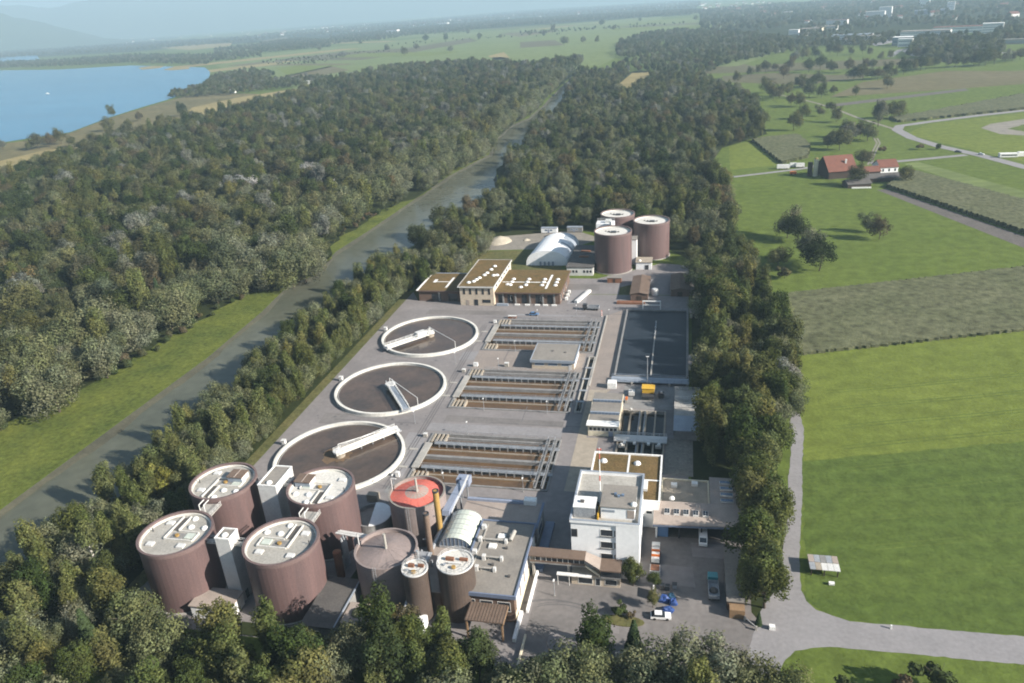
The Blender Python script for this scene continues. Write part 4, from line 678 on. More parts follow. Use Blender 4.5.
for k, (x, y, a, b, m) in enumerate([(-84.5, 176, 6, 25, 'road'), (-80, 203.5, 44, 5, 'road'), (-76, 209, 40, 4.5, 'yard'), (-112, 303, 36, 4, 'yard'), (-70, 302, 30, 3, 'road'), (-119, 204, 9, 7, 'yard'), (-84, 256, 6, 8, 'road'), (-60, 335, 22, 9, 'yard'), (-50, 318, 8, 18, 'road'), (-26, 114.5, 7, 9, 'asphalt'), (-20, 124, 9, 7, 'asphalt'), (-3, 141.5, 8, 6, 'asphalt'), (4, 152, 9, 5, 'asphalt'), (-82, 168, 12, 3.5, 'concrete_grey'), (-46, 164, 12, 6, 'road')]):
    j = lambda: rr.uniform(-.6, .6)
    sheet('pavement_patch', [(x + j(), y + j()), (x + a + j(), y + j()), (x + a + j(), y + b + j()), (x + j(), y + b + j())], 0.019 + .0004 * k, m)
for k in range(7):
    a0, r0, cx_, cy_ = rr.uniform(0, 3), 8 + k * 1.1, -24 + rr.uniform(-2, 2), 126 + rr.uniform(-2, 2)
    if k < 4: strip('tyre_mark', [(cx_ + r0 * math.cos(t / 8), cy_ + r0 * .6 * math.sin(t / 8)) for t in range(8, 20)], .28, 0.030 + k * .001, 'patch')
    else: strip('tyre_mark', [(-86 + k * .9 + .4 * math.sin(i * .5), 170 + i * 11) for i in range(12)], .3, 0.030 + k * .001, 'patch')
for k, (x, y, a, b) in enumerate([(-92, 207, 8, .35), (-60, 210, 30, .25), (-83, 255, .3, 14), (-83, 225, .3, 10), (-84, 300, 30, .3), (-114, 207, 9, .3), (-113, 254, 9, .3), (-45, 306, 22, .3), (-66, 257, .25, 14), (-50, 212, .25, 10)]):
    sheet('pavement_joint', [(x, y), (x + a, y), (x + a, y + b), (x, y + b)], 0.022, 'patch')
for k in range(16):
    x, y = rr.choice(((rr.uniform(-122, -84), rr.uniform(205, 212)), (rr.uniform(-84, -79), rr.uniform(175, 300)), (rr.uniform(-118, -40), rr.uniform(300, 311)))); a = rr.uniform(0.5, 1.3)
    sheet('manhole_cover', [(x + a * .5 * math.cos(t), y + a * .5 * math.sin(t)) for t in [i * math.pi / 4 for i in range(8)]], 0.026, 'patch')

# ------------------------------------------------------------------ round clarifiers
def clarifier(cy_, ang, lab, house, pipe_ang):
    cx_ = -102; t = thing('clarifier', lab, 'clarifier', (cx_, cy_, 0), 'round clarifiers')
    MB().ring(cx_, cy_, 0, 1.25, 20.2, 19.3, 72).add('rim', 'rim_white', t)
    MB().ring(cx_, cy_, -0.02, 0.10, 20.9, 20.2, 72).add('footing', 'concrete_grey', t)
    MB().cyl(cx_, cy_, 0.02, 0.42, 19.29, 72).add('water', 'sludge', t)
    MB().ring(cx_, cy_, 0.36, 0.62, 18.98, 18.7, 72).add('overflow_weir', 'concrete_grey', t)
    c = MB().cyl(cx_, cy_, 0.4, 1.3, 1.7, 20).cyl(cx_, cy_, 1.3, 1.9, 1.2, 16); c.add('centre_well', 'concrete_warm', t)
    rg = random.Random(int(cy_)); pts = []
    for i in range(22):
        a = i / 22 * 6.283; k = 2.6 + 1.6 * rg.random() + (2.2 if 0 < math.sin(a - ang - 0.5) else 0); pts.append((cx_ + k * math.cos(a), cy_ + k * math.sin(a)))
    if cy_ < 200: MB().prism(pts, 0.41, 0.435).add('foam', 'foam', t)
    d = Vector((math.cos(ang), math.sin(ang), 0)); n = Vector((-d.y, d.x, 0)); c0 = Vector((cx_, cy_, 0)); up = Vector((0, 0, 1))
    b = thing('bridge', None, None, (0, 0, 0)); b.parent = t
    w = 1.15
    MB().beam(c0 - d * 1.5 + up * 2.0, c0 + d * 20.6 + up * 2.0, 2 * w, 0.16).add('deck', house[1], b)
    for s in (-1, 1):
        MB().beam(c0 - d * 1.5 + n * s * (w + .12) + up * 1.95, c0 + d * 20.6 + n * s * (w + .12) + up * 1.95, 0.22, 0.75).add('girder', 'rim_white', b)
        rl = MB(); p0 = c0 - d * 1.4 + n * s * w + up * 2.3; p1 = c0 + d * 20.2 + n * s * w + up * 2.3; rl.rail(p0, p1, 1.0, 2.2, 0.06); rl.add('railing', 'white', b)
    MB().beam(c0 + d * 19.0 + up * 1.55, c0 + d * 21.2 + up * 1.55, 3.2, 0.5).add('end_carriage', 'metal', b)
    for s in (-1, 1):
        MB().tube(c0 + d * 19.6 + n * (s * 1.3 - .15) + up * 1.5, c0 + d * 19.6 + n * (s * 1.3 + .15) + up * 1.5, 0.32, 12).add('wheel', 'tyre', b)
    if house[0]:
        h = MB(); h.beam(c0 + d * 2.2 + up * 3.0, c0 + d * 6.4 + up * 3.0, 2.6, 1.7); h.add('housing', 'light_metal', b)
    MB().cyl(cx_, cy_, 1.9, 2.4, 1.9, 18).add('turntable', 'light_metal', b)
    g = Vector((math.cos(pipe_ang), math.sin(pipe_ang), 0)); m = MB(); top = c0 + up * 4.6; e = c0 + g * 19.6
    m.tube(c0 + up * 2.2, top, 0.10, 6).tube(top, e + up * 4.2, 0.10, 6).tube(e + up * 4.2, e + up * 1.2, 0.10, 6); m.add('cable_gantry', 'white', b)
    k = MB()
    for q in range(3): k.beam(c0 + d * (7 + 4 * q) + up * 1.4 - n * .9, c0 + d * (7 + 4 * q) + up * 0.5 - n * .9, 0.3, 0.3)
    k.add('scraper_arm', 'galv', b)
    return t
clarifier(184.6, R(49), 'front round clarifier with a white scraper bridge reaching its far rim', (False, 'light_metal'), R(43))
clarifier(230.0, R(-55), 'middle round clarifier whose dark bridge deck runs to its near rim', (False, 'fascia_grey'), R(-41))
clarifier(277.2, R(-131), 'rear round clarifier with its white bridge reaching the near left rim', (True, 'light_metal'), R(-41))
for cy_, lb in ((184.6, 'front'), (230, 'middle'), (277.2, 'rear')):
    t = thing('control_cabinet', 'small white control cabinet on the left of the %s clarifier' % lb, 'cabinet', (-123.6, cy_ + 5, 0), 'control cabinets')
    MB().box(-124.2, -123.0, cy_ + 4.5, cy_ + 5.5, 0.02, 1.7).add('body', 'white', t); MB().box(-124.35, -122.85, cy_ + 4.35, cy_ + 5.65, 1.7, 1.85).add('lid', 'light_metal', t)
    MB().box(-124.0, -123.2, cy_ + 4.46, cy_ + 4.49, 0.2, 1.5).add('door', 'light_metal', t)
    for dy in (7, -3):
        q = MB().box(-81.6, -79.0, cy_ + dy - .5, cy_ + dy + .5, 0.012, 0.16); q.add('step_slab', 'concrete', None, 'pale concrete slab right of the %s clarifier, its %s one' % (lb, 'far' if dy > 0 else 'near'), 'slab', 'slabs beside the clarifiers')

# ------------------------------------------------------------------ aeration basins
def basin(a, b, c, d, lab):
    t = thing('aeration_basin', lab, 'basin', ((a + b) / 2, (c + d) / 2, 0), 'aeration basins'); D = d - c
    f = lambda k: c + D * (1 - k)
    MB().box(a, b, c, d, -3.4, -3.1).add('floor', 'concrete_grey', t)
    MB().box(a + .3, b - .3, c + .3, d - .3, -3.09, -0.85).add('water', 'rust_water', t)
    for nm, q in (('wall', (a, b, d - .6, d, -3.1, 0.35)), ('wall', (a, b, c, c + .6, -3.1, 0.35)), ('wall', (a, a + .6, c + .6, d - .6, -3.1, 0.348)), ('wall', (b - .5, b, c + .6, d - .6, -3.1, 0.348))): MB().box(*q).add(nm, 'concrete_grey', t)
    MB().box(a + .6, b - .5, f(.50), f(.46), -3.1, 0.30).add('lane_wall', 'concrete_grey', t)
    MB().box(a + .6, b - .5, d - 2.2, d - 1.5, -3.1, -0.15).add('lane_wall', 'concrete_grey', t)
    for k in (.23, .72):
        y = f(k); MB().box(a + 2.6, b + .3, y - .6, y + .6, 0.36, 0.55).add('footbridge', 'galv', t)
        MB().tube((a + 3, y + 1.0, 0.25), (b - .6, y + 1.0, 0.25), 0.3, 10).add('air_pipe', 'galv', t)
        pr = MB()
        for i in range(15): pr.box(a + 4 + i * 2.45, a + 4.35 + i * 2.45, y - .8, y - .61, -0.8, 0.36)
        pr.add('bracket', 'concrete_grey', t)
        r1 = MB().rail((a + 2.7, y - .55, .55), (b + .2, y - .55, .55), 1.0, 2.6, .045); r1.add('railing', 'galv', t); r1 = MB().rail((a + 2.7, y + .55, .55), (b + .2, y + .55, .55), 1.0, 2.6, .045); r1.add('railing', 'galv', t)
        MB().box(a + .6, b - .5, y - 2.3, y - 2.0, -3.1, -0.45).add('baffle', 'concrete_warm', t)
    for yy0, yy1 in ((d - 5.6, d - .62), (c + .62, c + 5.6)):
        for i in range(4): MB().box(a + 0.9 + i * 1.35, a + 1.45 + i * 1.35, yy0, yy1, -3.0, 0.42).add('inlet_fin', 'concrete_warm', t)
    MB().box(a - .4, a + 1.9, c + 7, d - 6.4, 0.34, 0.62).add('inlet_walkway', 'concrete', t)
    for x in (b - 3.6, b - 1.4):
        MB().box(x - .3, x + .3, c + .4, d - .4, 0.62, 0.74).add('cross_walkway', 'concrete_grey', t); r2 = MB().rail((x - .4, c + .6, .8), (x - .4, d - .6, .8), 1.0, 3, .045); r2.add('railing', 'galv', t)
    r3 = MB().rail((a + 6, d - .2, .35), (b, d - .2, .35), 1.0, 2.6, .045); r3.add('railing', 'galv', t)
    MB().prism([(a + 4, f(.42)), (a + 12, f(.38)), (a + 20, f(.40)), (a + 24, f(.44)), (a + 16, f(.445)), (a + 6, f(.446))], -0.84, -0.8).add('foam', 'foam', t)
for q, lb in zip(BLK, ('front', 'middle', 'rear')): basin(*q, {'front': 'front aeration basin of rust-brown lanes, nearest the red-topped tank', 'middle': 'middle aeration basin of rust-brown lanes, in front of the flat-roofed hut', 'rear': 'rear aeration basin of rust-brown lanes, behind the flat-roofed hut'}[lb])
t = thing('outlet_channel', 'long narrow open channel along the right ends of the basins', 'channel', (-32.7, 240, 0))
a, b, c, d = CH
MB().box(a, b, c, d, -2.4, -2.1).add('floor', 'concrete_grey', t); MB().box(a + .3, b - .3, c + .3, d - .3, -2.09, -0.9).add('water', 'black_water', t)
for q in ((a, a + .35, c, d), (b - .35, b, c, d), (a + .35, b - .35, c, c + .3), (a + .35, b - .35, d - .3, d)): MB().box(*q, -2.1, 0.55).add('wall', 'concrete', t)
for y in (226, 234, 243, 252): MB().box(a - .2, b + .2, y - .5, y + .5, 0.56, 0.7).add('cover_plate', 'galv', t)
MB().box(-31.0, -30.5, 238, 304, 0, 0.55).add('kerb_wall', 'concrete', None, 'long low pale kerb wall beside the beige walkway', 'wall')

# ------------------------------------------------------------------ hut between the basins
def window(parent, x0, x1, z0, z1, y=None, x=None, frame='white', pane='glass_dark', side=-1, sill=None, name='window'):
    """a framed window in a wall facing -Y (y given) or +X (x given)"""
    f = MB(); p = MB(); g = 0.09; dpt = 0.06
    if y is not None:
        e = (y - dpt, y + .02) if side < 0 else (y - .02, y + dpt)
        f.box(x0, x0 + g, *e, z0, z1).box(x1 - g, x1, *e, z0, z1).box(x0 + g, x1 - g, *e, z0, z0 + g).box(x0 + g, x1 - g, *e, z1 - g, z1); p.box(x0 + g, x1 - g, e[0] + .03, e[1] - .005, z0 + g, z1 - g)
    else:
        e = (x - .02, x + dpt)
        f.box(*e, x0, x0 + g, z0, z1).box(*e, x1 - g, x1, z0, z1).box(*e, x0 + g, x1 - g, z0, z0 + g).box(*e, x0 + g, x1 - g, z1 - g, z1); p.box(e[0] + .005, e[1] - .03, x0 + g, x1 - g, z0 + g, z1 - g)
    o = f.add(name, frame, parent); p.add('pane', pane, o)
    if sill: s = MB().box(x0 - .15, x1 + .15, y - .25, y, z0 - .12, z0 - .01); s.add('sill', sill, o)
    return o
def parapet(mb, x0, x1, y0, y1, z0, z1, w=0.35):
    return mb.box(x0, x1, y0, y0 + w, z0, z1).box(x0, x1, y1 - w, y1, z0, z1).box(x0, x0 + w, y0 + w, y1 - w, z0, z1).box(x1 - w, x1, y0 + w, y1 - w, z0, z1)
t = thing('pump_hut', 'flat-roofed grey hut standing between the middle and rear basins', 'hut', (-45.8, 258, 0))
MB().box(-53.6, -37.8, 250.8, 265.4, 0.013, 2.9).add('wall', 'beige_wall', t); MB().box(-54.2, -37.3, 250.2, 266, 2.9, 3.7).add('fascia', 'fascia_grey', t)
MB().box(-53.9, -37.6, 250.5, 265.7, 3.7, 3.76).add('roof', 'roof_grey', t); parapet(MB(), -54.2, -37.3, 250.2, 266, 3.7, 3.9, .3).add('roof_edge', 'fascia_grey', t)
for x in (-52.5, -47.5, -42.5): window(t, x, x + 3.6, 1.5, 2.6, y=250.8, pane='glass_blue')
MB().box(-39.8, -38.6, 250.72, 250.79, 0.02, 2.2).add('door', 'light_metal', t)
MB().box(-37.79, -37.72, 252, 264, 0.1, 2.8).add('side_panel', 'white', t)
MB().cyl(-47, 259, 3.76, 3.95, .5, 10).cyl(-42, 258, 3.76, 3.95, .5, 10).add('roof_vent', 'roof_dark', t)

# ------------------------------------------------------------------ settling pond
t = thing('settling_pond', 'large rectangular pond of dark blue water with a divider', 'pond', (-10, 278, 0))
MB().box(-22.2, 2.6, 246.4, 309.6, 0.03, 0.34).add('water', 'pond', t)
for q in ((-22.8, -22.2, 246, 310.2), (2.6, 3.3, 246, 310.2), (-22.2, 2.6, 309.6, 310.2), (-22.2, 2.6, 245.8, 246.4)): MB().box(*q, 0.0, 0.95).add('wall', 'concrete_grey', t)
MB().box(-9.95, -9.45, 246.4, 282, 0.2, 0.75).add('divider', 'concrete', t); MB().tube((-9.7, 282, .45), (-9.7, 297, .45), 0.22, 6).add('divider_boom', 'galv', t)
for y in (284, 287.5, 291, 297): MB().cyl(-9.7, y, .34, 1.1, .3, 8).add('float', 'light_metal', t)
t = thing('pond_bridge', 'blue-grey bridge across the near end of the pond', 'bridge', (-10, 242, 0))
MB().box(-23.4, 3.6, 241.2, 245.2, 0.75, 1.05).add('deck', 'fascia_grey', t)
for y in (241.3, 245.1): q = MB().rail((-23.3, y, 1.05), (3.5, y, 1.05), 1.0, 2.4, .06); q.add('railing', 'fascia_grey', t)
for x in (-22.8, -16, -9.5, -3, 3): MB().box(x - .3, x + .3, 240.6, 241.2, 0.0, 1.0).add('pier', 'concrete', t)
t = thing('pond_gantry', 'white pipe gantry frame behind the pond', 'gantry', (-11.5, 313, 0))
for x in (-16, -8.5): MB().box(x - .18, x + .18, 312.6, 313, 0, 3.6).add('post', 'white', t)
MB().box(-16.2, -8.3, 312.55, 313.05, 3.6, 3.95).add('crossbeam', 'white', t); MB().box(-16.2, -8.3, 312.65, 312.95, 1.9, 2.1).add('crossbeam', 'white', t)
q = MB().rail((-22, 311.4, 0), (3, 311.4, 0), 1.1, 2.5, .06); q.add('railing', 'galv', None, 'grey railing along the far edge of the pond', 'railing')
t = thing('light_mast', 'tall thin pole beside the yellow machine at the pond', 'mast', (-10.6, 240.2, 0)); MB().tube((-10.6, 240.2, 0), (-10.6, 240.2, 11.5), .16, 8, .09).add('pole', 'galv', t); MB().box(-11.1, -10.1, 240, 240.4, 11.4, 11.6).add('lamp_head', 'light_metal', t)
MB().box(-24.2, -21.2, 237.2, 240.0, 0.02, 2.2).add('white_container', 'white', None, 'white box container at the left corner of the pond bridge', 'container')
t = thing('rake_machine', 'yellow rake machine standing over the channels by the pond', 'machine', (-9.8, 233, 0))
MB().box(-11.9, -7.9, 232, 235.0, 1.6, 3.3).add('housing', 'yellow', t); MB().box(-12.1, -7.7, 231.8, 235.2, 3.3, 3.42).add('lid', 'yellow', t)
MB().box(-12.0, -7.8, 229.6, 232, 0.9, 1.6).add('chute', 'dark_metal', t)
for x in (-12, -8): MB().box(x - .15, x + .15, 232.2, 235.2, 0.02, 1.6).add('frame', 'dark_metal', t)
for x, y, m, lb in ((-15.5, 233, 'light_metal', 'pale equipment box left of the yellow rake machine'), (-5.6, 232.5, 'dark_metal', 'dark equipment box right of the yellow rake machine')):
    t = thing('equipment_box', lb, 'box', (x, y, 0)); MB().box(x - 1, x + 1, y - 1, y + 1, .4, 1.8).add('body', m, t); MB().box(x - .8, x + .8, y - .8, y + .8, .02, .4).add('base', 'dark_metal', t); MB().cyl(x, y, 1.8, 2.3, .4, 8).add('motor', 'galv', t)
sheet('channel_deck', [(-18.4, 224), (-1.5, 224), (-1.5, 240.5), (-18.4, 240.5)], 0.02, 'concrete_grey')
# ------------------------------------------------------------------ grit channels
t = thing('grit_channels', 'parallel open channels of dark water before the pond', 'channel', (-10.8, 205, 0)); a, b, c, d = GRIT
MB().box(a, b, c, d, -3, -2.7).add('floor', 'concrete_grey', t); MB().box(a + .2, b - .2, c + .2, d - .2, -2.69, -0.7).add('water', 'black_water', t)
for x in (-17.75, -14.9, -11.6, -9.9, -7.0, -3.9): MB().box(x - .24, x + .24, c, d, -2.7, 0.45).add('channel_wall', 'concrete_warm', t)
MB().box(a, b, c - .3, c, -2.7, 0.4).add('end_wall', 'concrete', t); MB().box(a, b, d, d + .3, -2.7, 0.4).add('end_wall', 'concrete', t)
for x in (-11.6, -9.9): MB().box(x - .6, x - .3, c, d, 0.1, 0.3).add('pipe_run', 'galv', t)
t2 = thing('channel_bridge', 'grey footbridge crossing the open channels', 'bridge', (-10.8, 203, 0)); MB().box(-18.9, -2.9, 201.6, 205.2, 0.75, 1.15).add('deck', 'light_metal', t2)
for y in (201.7, 205.1): q = MB().rail((-18.8, y, 1.15), (-3, y, 1.15), 1.0, 2.2, .06); q.add('railing', 'light_metal', t2)
for x in (-15.6, -12.6, -8.4, -5.2): MB().box(x - .4, x + .4, 200.6, 201.6, .46, 1.0).add('bracket', 'white', t2)
for x, y, lb in ((-16.3, 199, 'pale drive unit at the left channel before the footbridge'), (-5.4, 199.5, 'pale drive unit at the right channel before the footbridge'), (-14.9, 221, 'pale drive unit at the far end of the left channel')):
    t = thing('drive_unit', lb, 'machine', (x, y, 0), 'drive units on the channels'); MB().box(x - .9, x + .9, y - .6, y + .6, .46, 1.2).add('body', 'concrete', t); MB().cyl(x, y, 1.2, 1.7, .35, 8).add('motor', 'light_metal', t)
# ------------------------------------------------------------------ blower building
t = thing('blower_building', 'low building with two rows of blue skylight strips left of the channels', 'building', (-22.5, 215, 0))
MB().box(-27.2, -17.9, 205.2, 225.6, 0.03, 3.6).add('wall', 'cream_wall', t)
MB().box(-27.5, -17.6, 204.9, 225.9, 3.6, 4.1).add('fascia', 'cream_wall', t); MB().box(-27.2, -17.9, 205.2, 225.6, 4.1, 4.16).add('roof', 'roof_grey', t)
for y in (212.2, 220.3):
    MB().box(-27.3, -17.8, y, y + 5.0, 4.16, 4.75).add('roof_step', 'roof_grey', t); MB().box(-27.2, -17.9, y - .5, y, 4.16, 5.0).add('skylight_strip', 'fascia_grey', t)
    for i in range(8): MB().box(-26.9 + i * 1.13, -26.0 + i * 1.13, y - .56, y - .5, 4.3, 4.9).add('pane', 'glass_blue', t)
MB().prism([(-27.6, 204.2), (-17.5, 204.2), (-17.5, 207.4), (-27.6, 207.4)], 4.18, 4.4).add('front_apron', 'white', t)
for i in range(7): window(t, -26.9 + i * 1.28, -25.8 + i * 1.28, 1.9, 3.2, y=205.2)
MB().box(-20.8, -19.4, 205.12, 205.19, .04, 1.85).add('door', 'blue_duct', t)
t = thing('sampling_machine', 'orange and cream machine frame at the corner of the blower building', 'machine', (-16.9, 228, 0)); MB().box(-17.3, -16.5, 227.4, 228.6, 1.2, 1.9).add('body', 'orange', t); MB().box(-17.4, -16.5, 227.2, 229.0, 0.02, 1.2).add('base', 'concrete', t)
# ------------------------------------------------------------------ flat building right of the channels
t = thing('screen_building', 'flat dark-roofed building at the right of the channels under the trees', 'building', (3, 219, 0))
MB().box(-.8, 6.9, 205.5, 232, 0.02, 3.2).add('wall', 'concrete_grey', t); MB().box(-1.1, 7.2, 205.2, 214.5, 3.2, 3.5).add('roof', 'fascia_grey', t); MB().box(-1.1, 7.2, 214.6, 232.3, 3.2, 3.45).add('roof', 'concrete', t)
q = MB(); parapet(q, -.9, 7, 224, 232.1, 3.46, 3.7, .2); q.add('roof_kerb', 'concrete', t)
for y in (219.5, 225, 231.8): q = MB().rail((-1, y, 3.5), (7, y, 3.5), 1.1, 2, .06); q.add('railing', 'light_metal', t)
MB().box(4.6, 6.8, 225.8, 227.4, 3.5, 4.5).add('roof_unit', 'light_metal', t)
MB().box(-.95, -.82, 208, 212, 0.05, 2.6).add('door', 'dark_metal', t)
t = thing('valve_house', 'small pale hut at the right edge of the pond', 'hut', (4.6, 257.5, 0)); MB().box(3.4, 6.6, 254, 261.5, 0, 2.3).add('wall', 'cream_wall', t); MB().box(3.32, 6.9, 253.6, 261.9, 2.3, 2.55).add('roof', 'roof_taupe', t); MB().box(4.2, 5.4, 253.9, 253.99, .05, 2.0).add('door', 'wood_dark', t)
t = thing('brown_shed', 'small pale shed at the far right corner of the pond', 'shed', (5.2, 306, 0)); MB().box(4, 7, 303.6, 308.4, 0, 2.2).add('wall', 'cream_wall', t); MB().box(3.7, 7.3, 303.3, 308.7, 2.2, 2.45).add('roof', 'roof_taupe', t); MB().box(5, 6, 303.5, 303.59, .05, 1.9).add('door', 'wood_dark', t)
# ------------------------------------------------------------------ brown digester silos
def silo(x, y, r, h, lab, deck, group, house=None, flip=(1, 1), rear=False, n=96):
    t = thing('digester_silo', lab, 'silo', (x, y, 0), group)
    body = MB()
    b = len(body.v); zs = (0, h * .33, h * .66, h - 1.0)
    for z in zs: body.v += [(x + (r + (0.012 if i % 2 else 0)) * math.cos(2 * math.pi * i / n), y + (r + (0.012 if i % 2 else 0)) * math.sin(2 * math.pi * i / n), z) for i in range(n)]
    body.f += [(k * n + i, k * n + (i + 1) % n, (k + 1) * n + (i + 1) % n, (k + 1) * n + i) for k in range(3) for i in range(n)]
    body.add('cladding', 'silo', t)
    MB().ring(x, y, h - 1.0, h, r + .14, r - .42, n).add('rim', 'silo_rim', t)
    MB().ring(x, y, h - .98, h - .5, r - .425, r - .8, n).add('gutter', 'rim_white', t)
    MB().cyl(x, y, h - 1.4, h - .92, r - .43, n).add('deck', deck, t); z = h - .92
    MB().ring(x, y, 0.0, .35, r + .5, r + .08, 48).add('plinth', 'concrete', t)
    if rear:
        q = MB().box(x - 3, x + 3, y - .5, y - .2, z, z + .3).box(x - 1, x + 1.6, y - 1.6, y + .8, z, z + .5); q.add('roof_grating', 'dark_metal', t)
        for i in range(5): MB().box(x - 4 + i * 1.6, x - 3.3 + i * 1.6, y + .9 - .25 * i, y + 1.5 - .25 * i, z, z + .35).add('roof_hatch', 'roof_dark', t)
        return t
    fx, fy = flip; K = lambda a, b: (x + a * fx, y + b * fy)
    for a, b in ((-4.1, 3.9), (-4.2, -3.9), (3.6, -3.6)):
        if house and (a, b) == (3.6, -3.6): continue
        px, py = K(a, b); MB().box(px - .85, px + .85, py - .7, py + .7, z, z + .42).add('skylight', 'light_metal', t)
    for a, b in ((1.0, 6.3), (1.9, 3.2), (5.4, 3.3)): px, py = K(a, b); MB().dome(px, py, z, .8, .62, 12).add('vent_dome', 'white', t)
    for p, q in (((-2.2, -1.6), (-2.2, 6.6)), ((-.3, 1.5), (-.3, 6.8)), ((-2.05, -1.75), (5.3, -1.75)), ((-.1, 1.3), (5.2, 1.3)), ((5.3, -1.6), (5.3, 1.15))):
        p, q = K(*p), K(*q); MB().beam((*p, z + .22), (*q, z + .22), .3, .44).add('roof_beam', 'deck_pale', t)
    (x0, y0), (x1, y1) = K(-2.0, 1.6), K(-.5, 6.4); MB().box(min(x0, x1), max(x0, x1), min(y0, y1), max(y0, y1), z, z + .06).add('pit_grating', 'roof_dark', t)
    (x0, y0), (x1, y1) = K(2.6, -1.0), K(4.8, .9); MB().box(min(x0, x1), max(x0, x1), min(y0, y1), max(y0, y1), z, z + .3).add('roof_hatch', 'glass_pale', t)
    (x0, y0), (x1, y1) = K(-1.2, -1.3), K(1.9, .9); MB().box(min(x0, x1), max(x0, x1), min(y0, y1), max(y0, y1), z, z + .05).add('pit_grating', 'concrete_grey', t)
    px, py = K(0.4, -.2); MB().cyl(px, py, z + .05, z + .45, .5, 10).add('roof_valve', 'ochre', t); px, py = K(-6.6, 0.6); MB().tube((px, py, z), (px, py, z + 1.1), .12, 6).add('roof_post', 'dark_metal', t)
    if house:
        hx, hy = house; MB().box(x + hx - 2.0, x + hx + 2.0, y + hy - 1.7, y + hy + 1.7, z, z + 1.5).add('roof_house', 'fascia_grey', t)
        MB().box(x + hx - 2.2, x + hx + 2.2, y + hy - 1.9, y + hy + 1.9, z + 1.5, z + 1.75).add('house_roof', 'roof_brown', t); MB().box(x + hx - .1, x + hx + .1, y + hy - 1.9, y + hy + 1.9, z + 1.75, z + 1.85).add('ridge_rib', 'roof_taupe', t)
        MB().box(x + hx + 2.01, x + hx + 2.08, y + hy - 1.5, y + hy + 1.5, z + .05, z + 1.4).add('white_side', 'white', t)
    return t
H = 17.0
GS = 'brown silos at the front of the plant'
silo(-114.3, 124.2, 8.45, H, 'front left brown silo nearest the canal trees', 'deck', GS)
silo(-114.8, 145.6, 8.35, H, 'rear left brown silo with a brown hut on its roof', 'deck', GS, (3.0, 2.2), (1, -1))
silo(-87.4, 124.7, 8.45, H, 'front brown silo between the low shed and the grey cone tank', 'deck', GS, None, (-1, 1))
silo(-87.8, 146.5, 8.4, H, 'rear brown silo by the front clarifier with a brown hut on its pale roof', 'deck_pale', GS, (-4.9, 1.4), (-1, -1))
def lift_tower(name, x0, x1, y0, y1, h, lab):
    t = thing(name, lab, 'tower', ((x0 + x1) / 2, (y0 + y1) / 2, 0)); MB().box(x0, x1, y0, y1, 0, h).add('shaft', 'light_metal', t)
    parapet(MB(), x0 - .06, x1 + .06, y0 - .06, y1 + .06, h, h + .35, .3).add('roof_edge', 'white', t); MB().box(x0 + .3, x1 - .3, y0 + .3, y1 - .3, h, h + .1).add('roof', 'roof_grey', t)
    MB().dome((x0 + x1) / 2, y0 + 1.4, h + .1, .8, .6, 12).add('vent_dome', 'white', t)
    MB().box(x1 - .02, x1 + .05, y0 + 1, y0 + 2.2, .05, 2.3).add('door', 'dark_metal', t); return t
lift_tower('lift_tower', -103.6, -98.6, 143.5, 152.5, 17.6, 'long white lift tower between the two rear silos')
lift_tower('lift_tower', -102.4, -98.8, 122.0, 125.8, 18.0, 'short white lift tower between the two front silos')
for x0, x1, y, lb in ((-107, -103.7, 147.5, 'left'), (-98.5, -95.4, 147.5, 'right')):
    t = thing('silo_footbridge', 'small footbridge at the %s of the rear lift tower' % lb, 'bridge', ((x0 + x1) / 2, y, 15.5)); MB().box(x0, x1, y - .8, y + .8, 15.4, 15.6).add('deck', 'concrete', t)
    for dy in (-.75, .75): q = MB().rail((x0, y + dy, 15.6), (x1, y + dy, 15.6), 1, 1.2, .05); q.add('railing', 'light_metal', t)
for x0, x1, y, lb in ((-106, -102.5, 124, 'left'), (-98.7, -95.7, 124, 'right')):
    t = thing('silo_footbridge', 'small footbridge at the %s of the front lift tower' % lb, 'bridge', ((x0 + x1) / 2, y, 15.5)); MB().box(x0, x1, y - .8, y + .8, 15.4, 15.6).add('deck', 'concrete', t)
    for dy in (-.75, .75): q = MB().rail((x0, y + dy, 15.6), (x1, y + dy, 15.6), 1, 1.2, .05); q.add('railing', 'light_metal', t)
for x, lb in ((-114.3, 'left'), (-87.4, 'right')):
    t = thing('silo_landing', 'landing with a pipe frame between the %s pair of silos' % lb, 'landing', (x + 1.5, 135, 15)); MB().box(x - .8, x + 3.6, 132.5, 137.6, 15.3, 15.55).add('deck', 'concrete', t)
    for dx in (0, 1.3): MB().tube((x + dx, 134, 15.5), (x + dx, 134, 17.6), .14, 6).tube((x + dx, 134, 17.6), (x + dx, 136.2, 17.6), .14, 6).add('pipe_frame', 'light_metal', t)
    q = MB().rail((x + 3.5, 132.6, 15.5), (x + 3.5, 137.5, 15.5), 1, 1.2, .05); q.add('railing', 'light_metal', t)
    MB().box(x + .6, x + 1.6, 134.4, 135.6, 0, 15.28).add('pipe_shaft', 'dark_metal', t)
t = thing('low_pump_house', 'low flat-roofed house with a white gable in front of the silos', 'building', (-103, 118.5, 0))
MB().box(-108.4, -98.4, 115.6, 121.4, 0, 3.4).add('wall', 'white_wall', t); MB().box(-108.7, -98.1, 115.3, 121.7, 3.4, 3.65).add('roof', 'roof_taupe', t); MB().box(-98.38, -98.3, 116, 121, 0.1, 3.2).add('white_gable', 'white', t)
for x in (-107, -103.5): window(t, x, x + 1.4, 1.2, 2.4, y=115.6)
sheet('concrete_pad', [(-131, 118), (-124, 115), (-118, 114.5), (-121, 120), (-127, 124)], 0.03, 'concrete_warm')
